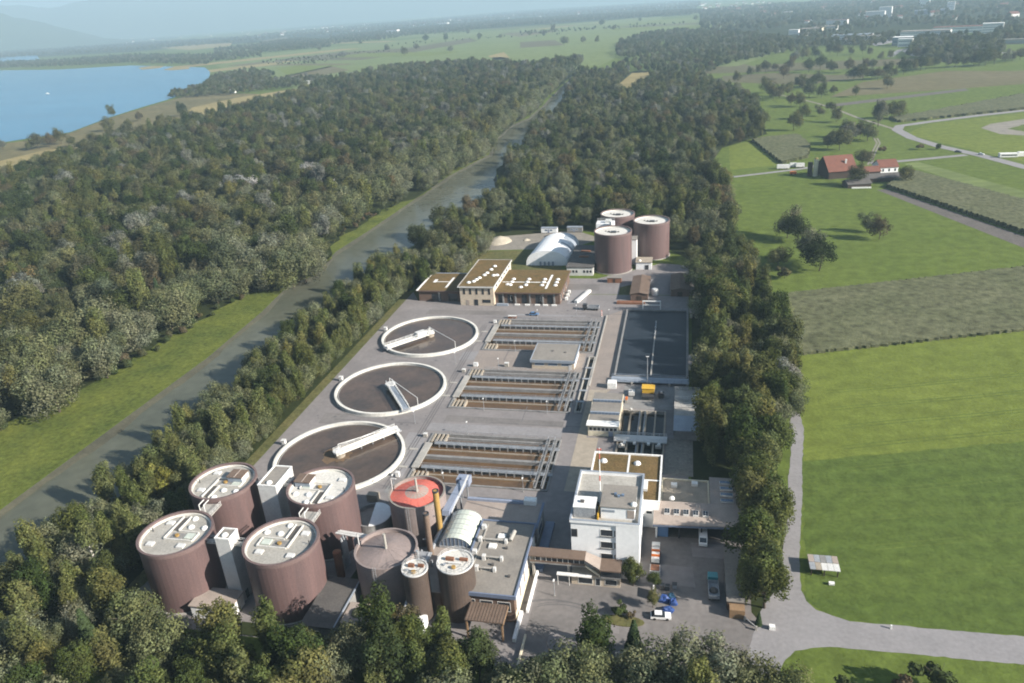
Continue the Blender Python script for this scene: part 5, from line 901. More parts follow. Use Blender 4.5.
# the three silos at the back
GB = 'brown silos at the back of the plant'
silo(-33.6, 367.0, 9.2, 20, 'nearest of the brown back silos beside the grey low building', 'deck_pale', GB, rear=True)
silo(-34.2, 402.0, 9.0, 19.5, 'farthest of the brown back silos behind the white tower', 'deck_pale', GB, rear=True)
silo(-15.8, 390.0, 9.2, 19, 'right brown back silo partly in tree shade', 'deck_pale', GB, rear=True)
t = thing('stair_tower', 'white stair tower between the back silos with a railed top', 'tower', (-38, 385, 0)); MB().box(-43.5, -34.5, 381, 388, 0, 19.2).add('shaft', 'white_wall', t); MB().cyl(-35.6, 380.2, 0, 21, .9, 12).add('white_pipe', 'white', t)
for y in (381.1, 387.9): q = MB().rail((-43.4, y, 19.2), (-34.6, y, 19.2), 1.2, 1.8, .07); q.add('railing', 'light_metal', t)
MB().box(-39, -36, 383, 386, 19.2, 20.6).add('roof_unit', 'light_metal', t)
t = thing('link_tower', 'grey narrow tower between the two nearer back silos', 'tower', (-23.8, 377, 0)); MB().box(-25.0, -22.4, 374, 380, 0, 13).add('shaft', 'white_wall', t); MB().box(-25.2, -22.2, 373.8, 380.2, 13, 13.3).add('roof', 'roof_grey', t)
t = thing('valve_building', 'small white-walled building at the foot of the back silos', 'building', (-17.5, 369.5, 0)); MB().box(-22.2, -14.6, 366, 374, 0, 3.6).add('wall', 'white_wall', t); MB().box(-22.5, -14.3, 365.7, 374.3, 3.6, 3.9).add('roof', 'concrete_warm', t); MB().box(-17.8, -16.0, 365.9, 365.99, .05, 2.4).add('door', 'dark_metal', t); MB().dome(-20.5, 368, 3.9, .8, .7).add('vent_dome', 'white', t)
for y in (367.5, 370.4): window(t, y, y + 1.8, 1.0, 2.4, x=-14.6)
t = thing('site_hut', 'red-brown box hut in front of the nearest back silo', 'hut', (-31.2, 347.5, 0)); MB().box(-34.6, -28.0, 346, 349.2, 0.02, 2.4).add('wall', 'rust', t); MB().box(-34.8, -27.8, 345.8, 349.4, 2.4, 2.6).add('roof', 'roof_grey', t); MB().box(-31.8, -30.8, 345.9, 345.99, .05, 2.0).add('door', 'wood_dark', t)
def gable_shed(name, x0, x1, y0, y1, h, hr, lab, roof, wall, cat='shed'):
    t = thing(name, lab, cat, ((x0 + x1) / 2, (y0 + y1) / 2, 0)); MB().box(x0 + .4, x1 - .4, y0 + .4, y1 - .4, 0.02, h).add('wall', wall, t); xm = (x0 + x1) / 2
    for a, s in ((x0, 1), (x1, -1)):
        q = MB(); q.v += [(a, y0, h - .1), (a, y1, h - .1), (xm, y1, hr), (xm, y0, hr), (a, y0, h + .12), (a, y1, h + .12), (xm, y1, hr + .22), (xm, y0, hr + .22)]
        q.f += [(0, 1, 2, 3), (4, 7, 6, 5), (0, 4, 5, 1), (1, 5, 6, 2), (3, 7, 4, 0)]; q.add('roof_slope', roof, t)
        sm = MB()
        for i in range(1, int((y1 - y0) / 1.2)): sm.beam((a + s * .05, y0 + i * 1.2, h + .15), (xm - s * .05, y0 + i * 1.2, hr + .25), .08, .08)
        sm.add('roof_seam', roof, t)
    for y in (y0 + .4, y1 - .4): g = MB(); g.box(x0 + .5, x1 - .5, y - .02, y + .02, h, h + .02); g.v += [(x0 + .6, y, h), (x1 - .6, y, h), (xm, y, hr)]; g.f.append((8, 9, 10)); g.add('gable', wall, t)
    MB().box(xm - 1.1, xm + 1.1, y0 + .31, y0 + .38, .05, 2.2).add('door', 'wood_dark', t); return t
gable_shed('brown_shed', -22.4, -14.0, 322.5, 347, 3.2, 3.9, 'long brown-roofed shed behind the left end of the pond', 'roof_brown', 'brick')
gable_shed('brown_shed', -4.8, 4.0, 328.5, 350, 3.2, 4.0, 'brown-roofed shed half under the trees behind the pond', 'roof_brown', 'brick')
t = thing('white_tank', 'small white tank beside the brown shed behind the pond', 'tank', (-11.6, 331, 0)); MB().cyl(-11.6, 331, 0.02, 2.6, 1.5, 16).add('shell', 'white', t); MB().dome(-11.6, 331, 2.6, 1.5, .5, 16).add('lid', 'light_metal', t)
MB().box(-27.8, -15.5, 318.2, 320.6, .02, .9).add('flower_trough', 'rust', None, 'long rust-brown planter trough before the brown shed', 'planter')
q = MB().dome(4.0, 353, 0, 3.2, 2.2, 12); q.add('sand_heap', 'concrete_warm', None, 'pale heap behind the right brown shed', 'heap')
# low grey building with roof openings left of the back silos
t = thing('workshop_block', 'low dark-roofed building with a pale front beside the nearest back silo', 'building', (-49, 373, 0)); MB().box(-55.6, -42.6, 356, 392, 0.02, 4.2).add('wall', 'light_metal', t); MB().box(-55.9, -42.3, 355.7, 392.3, 4.2, 4.6).add('roof', 'roof_dark', t)
for x in (-54.6, -53.0, -51.4, -47.6, -46.0, -44.4): window(t, x, x + 1.3, 1.4, 3.0, y=356)
for y in (371, 380): MB().box(-51.5, -46.5, y, y + 2, 4.6, 5.1).add('skylight', 'rust', t)
# white dome tent
t = thing('dome_tent', 'white arched storage tent with blue-grey stripes behind the office', 'tent', (-67, 390, 0)); P0, P1, NS, NA = (-68.4, 371.5), (-66.0, 410), 12, 16
def arch(f, a, k=1.0):
    cx_ = P0[0] + (P1[0] - P0[0]) * f; cy_ = P0[1] + (P1[1] - P0[1]) * f; e = 1.0 if f < .75 else math.sqrt(max(0.02, 1 - ((f - .75) / .27) ** 2)) * .35 + .65; return (cx_ + 10.8 * math.cos(a) * e * k, cy_, max(.02, 8.0 * math.sin(a) ** 0.7 * e * k))
    cx_ = P0[0] + (P1[0] - P0[0]) * f; cy_ = P0[1] + (P1[1] - P0[1]) * f; e = min(1, 0.80 + 0.9 * min(f, 1 - f) * 2); return (cx_ + 12.2 * math.cos(a) * min(1, e + .1) * k, cy_ + (1.2 * math.sin(a) if f < .01 else 0), max(.02, 8.3 * math.sin(a) ** 0.85 * e * k))
for j in range(NS):
    q = MB()
    for i in range(NA): q.face([arch(j / NS, math.pi * i / NA), arch((j + 1) / NS, math.pi * i / NA), arch((j + 1) / NS, math.pi * (i + 1) / NA), arch(j / NS, math.pi * (i + 1) / NA)])
    q.add('canvas_panel', 'white_wall', t)
for f in (0, 1): q = MB(); q.face([arch(f, math.pi * i / NA) for i in range(NA + 1)][::(1 if f else -1)]); q.add('end_canvas', 'white_wall', t)
for f0, f1, a0, a1 in ((.28, .40, .35, 1.15), (.56, .72, .25, 1.2), (.80, .93, .5, 1.5)):
    q = MB()
    for i in range(6):
        b0 = a0 + (a1 - a0) * i / 6; b1 = a0 + (a1 - a0) * (i + 1) / 6; sk = .05; q.face([arch(f0 + sk * i / 6, b0, 1.012), arch(f1 + sk * i / 6, b0, 1.012), arch(f1 + sk * (i + 1) / 6, b1, 1.012), arch(f0 + sk * (i + 1) / 6, b1, 1.012)])
    q.add('stripe', 'fascia_grey', t)
for i, a in enumerate((.9, 1.35, 1.75, 2.2)): p = arch(0, a, .5); MB().box(p[0] - .5, p[0] + .5, 370.9, 371.3, 0.05, 2.2).add('door_flap', 'fascia_grey', t)
for x, y, lx, lb in ((-77, 432.5, 9.5, 'white site cabin at the edge of the wood behind the tent'), (-62, 434, 9, 'dim grey cabin beside the white one at the wood edge')):
    t = thing('site_cabin', lb, 'cabin', (x, y, 0)); MB().box(x - lx / 2, x + lx / 2, y - 1.5, y + 1.5, .3, 3.0).add('wall', 'white_wall' if x < -70 else 'concrete_grey', t); MB().box(x - lx / 2 - .15, x + lx / 2 + .15, y - 1.65, y + 1.65, 3.0, 3.15).add('roof', 'fascia_grey', t); MB().box(x - lx / 2 + .2, x + lx / 2 - .2, y - 1.3, y + 1.3, .02, .3).add('base', 'dark_metal', t)
    for dx in (-2.6, .4): window(t, x + dx, x + dx + 1.6, 1.3, 2.4, y=y - 1.5, pane='glass_blue')
    MB().box(x - .8, x + .1, y - 1.57, y - 1.51, .35, 2.4).add('door', 'blue_duct', t)
# heaps of sand
rg = random.Random(9)
def heap(x, y, rx, ry, h, m, lab, n=18, k=6):
    q = MB(); 
    for j in range(k + 1):
        f = j / k
        for i in range(n): a = i / n * 6.283; w = (1 - f) ** 0.8 * (1 + rg.uniform(-.1, .1)); q.v.append((x + rx * w * math.cos(a), y + ry * w * math.sin(a), 0.02 + h * f * (1 + rg.uniform(-.06, .06))))
    for j in range(k):
        for i in range(n): q.f.append((j * n + i, j * n + (i + 1) % n, (j + 1) * n + (i + 1) % n, (j + 1) * n + i))
    return q.add('sand_heap', m, None, lab, 'heap', smooth=True)
heap(-103.5, 415, 7.5, 8.5, 3.0, 'sand', 'large pale sand heap on the gravel yard behind the office'); heap(-88, 417, 2.2, 2.2, .9, 'sand', 'small pale heap right of the large sand heap'); heap(-76, 424, 3.2, 2.2, 1.2, 'soil', 'dark earth heap on the gravel yard near the cabins')
# ------------------------------------------------------------------ office building
t = thing('office_building', 'flat-roofed office with moss roofs, a beige two-storey block between two brown wings', 'building', (-86, 320, 0))
MB().box(-98.8, -82.9, 313.9, 352, 0.01, 8.9).add('wall', 'beige_wall', t); MB().box(-99.5, -82.3, 313.0, 352.6, 8.9, 9.25).add('roof_edge', 'white', t); MB().box(-99.0, -82.8, 313.5, 352.1, 9.25, 9.32).add('roof', 'sedum', t)
parapet(MB(), -99.5, -82.3, 313.0, 352.6, 9.25, 9.45, .35).add('parapet', 'concrete', t)
MB().box(-82.88, -82.82, 316, 350, 6.6, 8.6).add('clerestory_wall', 'white', t)
for y in range(6): window(t, 318 + y * 5.4, 321.6 + y * 5.4, 7.0, 8.3, x=-82.82)
for i in range(5): window(t, -97.4 + i * 2.95, -96.1 + i * 2.95, 5.2, 8.2, y=313.9, frame='beige_wall')
window(t, -88.6, -84.4, 1.2, 3.0, y=313.9, frame='beige_wall'); MB().box(-92.2, -90.4, 313.8, 313.89, .02, 2.9).add('door', 'glass_dark', t); MB().box(-96.0, -94.6, 313.8, 313.89, .02, 2.6).add('door', 'roof_taupe', t)
MB().box(-82.85, -53.0, 316.8, 347, 0.01, 5.3).add('wing_wall', 'brick', t); MB().box(-82.8, -52.2, 315.6, 347.6, 5.3, 5.75).add('roof_edge', 'brick', t); MB().box(-82.8, -52.6, 316.0, 347.2, 5.75, 5.85).add('roof', 'sedum', t)
MB().box(-120.3, -98.85, 318.4, 342, 0.01, 5.0).add('wing_wall', 'brick', t); MB().box(-120.9, -98.85, 317.6, 342.6, 5.0, 5.4).add('roof_edge', 'brick', t); MB().box(-120.4, -98.9, 318.1, 342.1, 5.4, 5.5).add('roof', 'sedum', t)
MB().box(-121.2, -120.3, 317.4, 342.8, 5.42, 5.65).add('parapet', 'white', t); MB().box(-120.3, -99, 342.0, 342.8, 5.42, 5.6).add('parapet', 'fascia_grey', t)
for x in (-79.2, -73.4, -66.8, -60.8, -55.6): MB().box(x - .35, x + .35, 316.3, 316.79, .02, 5.29).add('column', 'concrete_grey', t)
for x in (-81.6, -77.2, -70.6, -64.2, -58.8): window(t, x, x + 2.4, .2, 4.4, y=316.8, frame='dark_metal')
for x in (-75.8, -62.0): window(t, x, x + 1.0, 1.6, 4.0, y=316.8)
for x in (-114, -106): window(t, x, x + 4.4, .3, 3.8, y=318.4, frame='dark_metal')
MB().box(-110.6, -109.9, 317.9, 318.39, .02, 4.99).add('column', 'concrete_grey', t)
for y in (319, 327, 335): window(t, y, y + 3, 1, 4, x=-53.0)
for x, y, z in [(-93.5, 320, 9.32), (-92.8, 322.5, 9.32), (-92.0, 325, 9.32), (-90.6, 329, 9.32), (-90, 332, 9.32), (-89.2, 337, 9.32), (-88.6, 342, 9.32), (-95.5, 318.5, 9.32), (-86, 328.5, 9.32), (-84.5, 329, 9.32)] + [(x, y, 5.85) for x in (-77.6, -70.2, -62.6, -56.4) for y in (325.5, 329.5, 333.5)] + [(-79, 326, 5.85), (-72, 322.5, 5.85)]:
    MB().dome(x, y, z, 1.05, .7, 8).add('skylight_dome', 'white', t)
for q in ((-82.2, -60.6, 329.2, 329.9, 5.86, 5.92), (-60.6, -59.6, 321, 340, 5.86, 5.93), (-108.4, -107.4, 322, 336, 5.51, 5.57), (-115, -108.5, 329.6, 330.2, 5.51, 5.57), (-116.5, -115.0, 329, 333, 5.51, 5.58)): MB().box(*q).add('roof_path', 'white', t)
for i, x in enumerate((-78, -72.5, -67.8, -63.2, -59.5, -55.5)): MB().box(x - 1.1, x + 1.1, 314.6, 315.4, .02, .55).add('planter', 'white', None, 'white planter before the brown wing of the office', 'planter', 'white planters before the office wing')
MB().box(-81.8, -76.5, 313.6, 315, .02, .9).add('bench_box', 'fascia_grey', None, 'grey box bench at the corner of the office block', 'bench')
t = thing('long_skip', 'long white trough lying beside the right end of the office', 'trough', (-44, 326, 0)); q = MB(); q.beam((-46.1, 318.6, .6), (-41.6, 333.6, .6), 1.5, 1.1); q.add('body', 'white', t); q = MB(); q.beam((-46.1, 318.6, 1.17), (-41.6, 333.6, 1.17), 1.0, .06); q.add('lid', 'light_metal', t)
for i, y in enumerate((322, 326.5, 331)): MB().box(-51.6, -50.4, y, y + 1.4, .02, 1.2).add('waste_bin', 'white', None, 'white bin against the right wall of the office wing', 'bin', 'white bins at the office wing')
# ------------------------------------------------------------------ cone-roofed sludge tanks
def cone_tank(x, y, r, h, lab, top, side):
    t = thing('sludge_tank', lab, 'tank', (x, y, 0)); n = 56
    MB().ring(x, y, 0, h, r, r - .3, n).add('shell', side, t)
    MB().ring(x, y, h, h + .15, r + .08, r - .42, n).add('rim', 'roof_grey' if top == 'red_paint' else side, t)
    MB().cyl(x, y, h - 1.3, h - .95, r - .31, n).add('roof_base', 'roof_dark', t)
    q = MB(); k = 28; q.v += [(x + (r - .32) * math.cos(i / k * 6.2832), y + (r - .32) * math.sin(i / k * 6.2832), h - .9) for i in range(k)] + [(x + .42 * r * math.cos(i / k * 6.2832), y + .42 * r * math.sin(i / k * 6.2832), h + .05) for i in range(k)]
    q.f += [(i, (i + 1) % k, k + (i + 1) % k, k + i) for i in range(k)]; q.add('roof_cone', top, t)
    q = MB(); q.v += [(x + .42 * r * math.cos(i / k * 6.2832), y + .42 * r * math.sin(i / k * 6.2832), h + .052) for i in range(k)] + [(x, y, h + .65)]
    q.f += [(i, (i + 1) % k, k) for i in range(k)]; q.add('roof_cap', 'roof_taupe' if top == 'red_paint' else top, t)
    q = MB()
    for i in range(16): a = i / 16 * 6.2832; q.tube((x + .8 * math.cos(a), y + .8 * math.sin(a), h + .56), (x + (r - .4) * math.cos(a), y + (r - .4) * math.sin(a), h - .82), .03, 4)
    q.add('roof_seam', top, t)
    MB().tube((x + .3, y - .6, h + .4), (x + .3, y - .6, h + 4.6), .32, 8).add('vent_pipe', 'deck', t)
    MB().tube((x - r + .4, y + .5, h - .1), (x - r + .4, y + .5, h + 3.2), .14, 6).tube((x - r + .4, y + .5, h + 3.2), (x - r + 1.9, y + .5, h + 3.2), .14, 6).add('vent_hook', 'light_metal', t)
    q = MB()
    for s in (-.3, .3): q.tube((x + s, y - r - .3, .3), (x + s, y - r - .3, h + .8), .06, 4)
    for i in range(int(h / .6)): q.tube((x - .3, y - r - .3, .6 + i * .6), (x + .3, y - r - .3, .6 + i * .6), .04, 4)
    q.add('ladder', 'galv', t); return t
cone_tank(-65, 153.4, 7.3, 12.0, 'cone-roofed tank with a red painted ring on its roof', 'red_paint', 'tank_grey')
cone_tank(-65, 131.0, 7.3, 12.0, 'cone-roofed grey-brown tank nearer than the red-topped one', 'tank_grey', 'tank_grey')
def small_silo(x, y, r, h, lab):
    t = thing('small_silo', lab, 'silo', (x, y, 0)); MB().cyl(x, y, 0, h - .3, r, 36).add('shell', 'tank_brown', t); MB().ring(x, y, h - .3, h, r + .06, r - .25, 36).add('rim', 'light_metal', t); MB().cyl(x, y, h - .29, h - .2, r - .26, 36).add('roof', 'deck_pale', t)
    z = h - .2; rg = random.Random(int(x)); q = MB(); q.box(x - r * .55, x - r * .1, y + .1, y + .8, z, z + .7).add('roof_unit', 'rust', t); MB().box(x + r * .2, x + r * .65, y + .4, y + 1.0, z, z + .6).add('roof_unit', 'rust', t)
    MB().tube((x - r * .3, y - .9, z + .4), (x + r * .4, y - .7, z + .4), .2, 6).add('roof_pipe', 'light_metal', t); MB().cyl(x + .2, y - r * .5, z, z + .5, .5, 10).add('roof_valve', 'ochre', t); MB().cyl(x - r * .5, y - r * .35, z, z + .4, .35, 8).add('roof_valve', 'metal', t)
    q = MB(); n = 14
    for i in range(n): a, b = i / n * 6.283, (i + 1) / n * 6.283; q.rail((x + (r - .2) * math.cos(a), y + (r - .2) * math.sin(a), h), (x + (r - .2) * math.cos(b), y + (r - .2) * math.sin(b), h), 1.0, 9, .04)
    q.add('railing', 'light_metal', t); return t
small_silo(-46.9, 126.6, 4.1, 14, 'taller dark brown silo with a cluttered white top beside the hall')
small_silo(-55.4, 123.8, 2.9, 13.6, 'slimmer dark brown silo between the grey tank and the taller brown silo')
MB().box(-59.5, -53, 117.5, 121.5, .02, 2.6).add('loading_roof', 'white_wall', None, 'white slab roof at the foot of the slim brown silo', 'roof')
def chimney(x, y, r, h, m, lab):
    t = thing('chimney', lab, 'chimney', (x, y, 0)); MB().cyl(x, y, 0, h, r, 16).add('flue', m, t); MB().ring(x, y, h - .3, h + .1, r + .1, r - .2, 16).add('cap', 'dark_metal', t)
    q = MB(); q.tube((x, y, h * .6), (x - 1.4, y - .4, h * .6), .1, 5); q.add('bracket', 'galv', t)
chimney(-56.9, 145.6, .75, 18.5, 'ochre', 'ochre yellow chimney beside the red-topped tank'); chimney(-56.6, 137.0, .7, 18.2, 'roof_brown', 'red-brown chimney between the cone tanks and the barrel roof')
t = thing('pipe_rack', 'silvery bundle of pipes between the cone tanks and the barrel roof', 'pipes', (-56, 138, 0))
for i, (p, q, rr_) in enumerate((((-57.2, 126, 6), (-56.2, 152, 7.5), .45), ((-58.6, 132, 5), (-55.6, 146, 6.5), .3), ((-57, 130, 4.5), (-57, 130, 13), .35), ((-55.9, 126, 9), (-55.9, 134, 9), .3), ((-60, 141, 3), (-54, 141, 5), .3), ((-58, 120.5, 4), (-57, 128, 8), .35), ((-58, 135, 0), (-58, 135, 9), .25), ((-55, 133, 0), (-55, 133, 8), .25))): MB().tube(p, q, rr_, 10).add('pipe', 'metal', t)
MB().box(-58.5, -55.2, 131, 134.5, 8.9, 9.1).add('platform', 'galv', t); q = MB().rail((-58.5, 131, 9.1), (-55.2, 131, 9.1), 1, 1.1, .05); q.rail((-58.5, 131, 9.1), (-58.5, 134.5, 9.1), 1, 1.1, .05); q.add('railing', 'light_metal', t)
t = thing('pipe_bridge', 'white pipe bridge from the front brown silo to the grey cone tank', 'pipes', (-75, 138, 9))
for y, z in ((136.5, 10.6), (137.6, 10.2), (138.6, 9.6)): MB().tube((-80.2, y, z), (-71.2, y - 1, z), .28, 8).add('pipe', 'light_metal', t)
for x in (-79, -75.5, -72): MB().box(x - .15, x + .15, 136, 138.6, 0, 9.4).add('post', 'galv', t)
MB().cyl(-79.2, 133.5, 0, 7.5, 1.0, 14).add('rusty_vessel', 'rust', t)
t = thing('round_basin', 'low round concrete tank with a half-open top left of the red-topped tank', 'tank', (-78.2, 153, 0)); MB().ring(-78.2, 153, 0, 4, 5.2, 4.8, 40).add('shell', 'concrete_grey', t); MB().cyl(-78.2, 153, 2.6, 2.9, 4.79, 40).add('fill', 'roof_taupe', t)
q = MB(); q.prism([(-78.2 + 5.1 * math.cos(a), 153 + 5.1 * math.sin(a)) for a in [math.radians(k) for k in range(-80, 101, 10)]], 4.01, 4.2); q.add('cover', 'white_wall', t)
MB().box(-84.5, -81.4, 163.5, 165.5, .02, 2.2).add('skip', 'concrete_warm', None, 'small pale container behind the rear brown silo', 'container')
t = thing('yellow_loader', 'small yellow loader on the pavement behind the red-topped tank', 'loader', (-70.5, 166.5, 0)); MB().box(-71.6, -69.4, 165.4, 168.4, .7, 1.9).add('body', 'yellow', t); MB().box(-71.3, -69.7, 166.2, 167.8, 1.9, 3.1).add('cab', 'glass_dark', t); MB().box(-71.4, -69.6, 166.1, 167.9, 3.1, 3.25).add('cab_roof', 'yellow', t); MB().box(-71.8, -69.2, 168.4, 169.3, .3, 1.1).add('bucket', 'yellow', t)
for x in (-71.7, -69.3):
    for y in (166, 167.9): MB().tube((x - .2, y, .55), (x + .2, y, .55), .55, 12).add('wheel', 'tyre', t)
t = thing('dark_car', 'small dark red car beside the yellow loader', 'car', (-75, 165.5, 0)); MB().box(-77, -73, 164.7, 166.4, .35, .95).add('body', 'dark_metal', t); MB().box(-76, -74, 164.85, 166.25, .95, 1.5).add('cabin', 'glass_dark', t); MB().box(-75.8, -74.2, 164.9, 166.2, 1.5, 1.56).add('roof', 'rust', t)
for x in (-76.2, -73.8): MB().tube((x, 164.6, .32), (x, 166.5, .32), .32, 10).add('wheels', 'tyre', t)
t = thing('dark_annex', 'low dark shed with a planted roof edge between the silos and the grey cone tank', 'building', (-74.5, 121, 0)); MB().box(-79, -71.5, 113, 128, 0, 4.2).add('wall', 'concrete_grey', t); MB().box(-79.3, -71.2, 112.7, 128.3, 4.2, 4.5).add('roof', 'roof_dark', t); MB().box(-71.4, -71.1, 113, 128, 4.51, 4.8).add('roof_edge', 'fascia_grey', t)
window(t, -77.5, -75, 1.4, 3, y=113)
t = thing('planter_shed', 'small pale-walled shed below the grey cone tank', 'shed', (-68, 118.5, 0)); MB().box(-71, -65, 115.5, 121.4, 0, 3.6).add('wall', 'fascia_grey', t); MB().box(-71.05, -64.8, 115.3, 121.6, 3.6, 3.9).add('roof', 'roof_taupe', t); q = MB().dome(-68, 118.5, 3.9, 1.6, .9); q.add('roof_planting', 'maize', t); window(t, -69.5, -67, 1.2, 2.6, y=115.5)

# ------------------------------------------------------------------ hall with a flat roof, barrel roof and canopy
t = thing('machine_hall', 'flat-roofed hall with blue-grey roof edges and tall pale panels on its right wall', 'building', (-40, 137, 0))
MB().box(-46.4, -33.7, 124.6, 149.4, 0, 7.0).add('wall', 'brick', t); MB().box(-47.0, -33.2, 124.0, 149.8, 7.0, 7.6).add('fascia', 'fascia_blue', t); MB().box(-46.6, -33.6, 124.4, 149.4, 7.6, 7.66).add('roof', 'roof_grey', t)
parapet(MB(), -47.0, -33.2, 124.0, 149.8, 7.6, 7.95, .35).add('parapet', 'fascia_blue', t)
MB().box(-57.5, -46.45, 124.8, 149.4, 0, 6.2).add('side_wing', 'brick', t); MB().box(-57.6, -47.05, 124.7, 149.5, 6.2, 6.4).add('side_roof', 'roof_taupe', t)
for i in range(5): MB().box(-33.69, -33.5, 126.2 + i * 4.55, 129.4 + i * 4.55, 2.6, 6.7).add('wall_panel', 'white', t)
MB().box(-33.69, -33.56, 125, 149, .05, 2.4).add('base_panel', 'cream_wall', t)
for i in range(3): window(t, -45.5 + i * 4, -42.6 + i * 4, 3, 5.6, y=124.6)
for x, y in ((-40.6, 143.8), (-42.0, 140.0)): MB().box(x - .9, x + .9, y - .8, y + .8, 7.66, 8.05).add('skylight', 'white', t)
for x, y, L in ((-45.4, 141.6, 6.3), (-43.0, 135.4, 4.2), (-43.8, 131.6, 4.2), (-38.2, 143.6, 0)):
    d = MB()
    if L:
        d.tube((x, y, 8.5), (x + L, y, 8.5), .22, 8); e = MB().box(x - .4, x + .4, y - .5, y + .5, 7.66, 8.9); e.box(x + L - .3, x + L + .3, y - .4, y + .4, 7.66, 8.8); e.add('duct_box', 'light_metal', t)
        for k in (1, L - 1): d.box(x + k - .1, x + k + .1, y - .1, y + .1, 7.66, 8.4)
    else: d.tube((x, y - 1.4, 8.2), (x + .6, y + 1.2, 9.0), .5, 10)
    d.add('duct', 'concrete', t)
for y in (133.2, 136.6, 146): MB().box(-46.2, -45.2, y, y + 1, 7.66, 8.7).add('duct_box', 'light_metal', t)
MB().box(-40.8, -40.2, 133.3, 133.9, 7.66, 8.2).box(-38.9, -38.3, 139.4, 140, 7.66, 8.1).box(-36.2, -35.7, 130, 130.6, 7.66, 8.1).add('roof_vent', 'roof_dark', t)
MB().box(-45.2, -44.9, 126, 148, 7.66, 7.9).add('roof_kerb', 'concrete', t)
# barrel roof
def barrel(x0, x1, y0, y1, z, h, nm, par):
    n = 12; xc = (x0 + x1) / 2; w = (x1 - x0) / 2; pr = [(xc + w * math.cos(math.pi * i / n), z + h * math.sin(math.pi * i / n)) for i in range(n + 1)]; ns = 6
    for j in range(ns):
        a, b = y0 + (y1 - y0) * j / ns, y0 + (y1 - y0) * (j + 1) / ns - .05; q = MB()
        for i in range(n): q.face([(pr[i][0], a, pr[i][1]), (pr[i][0], b, pr[i][1]), (pr[i + 1][0], b, pr[i + 1][1]), (pr[i + 1][0], a, pr[i + 1][1])])
        q.add(nm, 'glass_pale', par)
    q = MB()
    for j in range(ns + 1):
        yy = y0 + (y1 - y0) * j / ns
        for i in range(n): q.tube((pr[i][0], yy, pr[i][1] + .03), (pr[i + 1][0], yy, pr[i + 1][1] + .03), .045, 4)
    q.add('arch_rib', 'metal', par)
    for yy, m in ((y0 + .05, 'glass_blue'), (y1 - .05, 'glass_pale')): q = MB(); q.face([(p[0], yy, p[1]) for p in pr]); q.add('end_pane', m, par)
    q = MB()
    for i in range(1, 8): xx = x0 + (x1 - x0) * i / 8; q.box(xx - .06, xx + .06, y0 - .04, y0 + .02, z, z + h * math.sqrt(max(0, 1 - ((xx - xc) / w) ** 2)))
    q.add('mullion', 'metal', par)
    MB().box(x0 - .1, x1 + .1, y0 - .1, y1 + .1, z - .6, z).add('curb', 'metal', par)
t2 = thing('barrel_skylight', 'pale green glazed barrel roof on the hall between the chimneys and the ducts', 'skylight', (-51.2, 145, 6.4)); barrel(-55.2, -47.4, 139.6, 150.8, 7.0, 2.6, 'glazing_panel', t2)
t2 = thing('barrel_skylight', 'shorter pale barrel roof right behind the taller dark brown silo', 'skylight', (-49.5, 133.4, 6.4)); barrel(-53.0, -47.4, 131.0, 135.2, 7.0, 2.4, 'glazing_panel', t2)
# annex behind
t = thing('hall_annex', 'low flat annex behind the hall with a pale blue upstand', 'building', (-43, 155, 0)); MB().box(-53.6, -33.4, 150.2, 160.2, 0, 5.6).add('wall', 'concrete_grey', t); MB().box(-53.8, -33.0, 150.0, 160.4, 5.6, 5.9).add('roof', 'roof_taupe', t); MB().box(-53.6, -37.2, 159.6, 160.35, 5.91, 6.6).add('upstand', 'blue_duct', t); MB().box(-33.6, -33.05, 150.1, 160.3, 5.91, 6.5).add('roof_edge', 'fascia_blue', t); MB().box(-38.4, -35.2, 159.3, 161.2, 5.92, 7.3).add('roof_unit', 'white', t)
window(t, 152, 157, 1.5, 4, x=-33.4); MB().box(-32.9, -30.6, 141.5, 160, 0.02, .9).add('ramp_wall', 'fascia_blue', t)
t = thing('sludge_conveyor', 'blue-grey covered conveyor rising behind the red-topped tank', 'conveyor', (-57.5, 158, 0)); q = MB(); q.beam((-57.6, 170, 4.8), (-56.6, 150, 8.6), 1.9, 1.4); q.add('casing', 'blue_duct', t); q = MB(); q.beam((-57.6, 171.6, 4.6), (-57.6, 168.4, 5.0), 3.6, 2.2); q.add('head', 'blue_duct', t); MB().box(-56.1, -55.7, 152, 169, 7.2, 7.4).add('walkway', 'light_metal', t)
for y in (155, 162, 168.5): MB().box(-58.2, -57.8, y - .2, y + .2, 0, 5).box(-56.6, -56.2, y - .2, y + .2, 0, 5).add('support', 'galv', t)
t = thing('loading_canopy', 'brown ribbed canopy roof on posts at the front end of the hall', 'canopy', (-39.4, 121.5, 0)); MB().box(-43.4, -34.9, 118.6, 124.0, 5.1, 5.4).add('roof', 'roof_brown', t)
for i in range(13): MB().box(-43.2 + i * .68, -43.08 + i * .68, 118.6, 124.0, 5.4, 5.48).add('roof_rib', 'roof_brown', t)
for x in (-43.1, -35.3): MB().box(x - .18, x + .18, 118.8, 119.2, 0, 5.1).add('post', 'wood', t)
MB().box(-35.1, -34.85, 118.6, 124, 4.7, 5.1).add('edge_board', 'wood', t)
MB().box(-33.3, -32.6, 119, 127.4, .012, 1.0).add('ramp_wall', 'white_wall', None, 'white low ramp wall at the front right corner of the hall', 'wall'); MB().box(-31.0, -30.6, 112, 121, .014, .7).add('kerb_wall', 'cream_wall', None, 'cream kerb wall along the left edge of the front yard', 'wall')
MB().box(-32.0, -31.5, 127.8, 141, .014, 1.0).add('ramp_wall', 'white_wall', None, 'long pale ramp wall along the right side of the hall', 'wall')
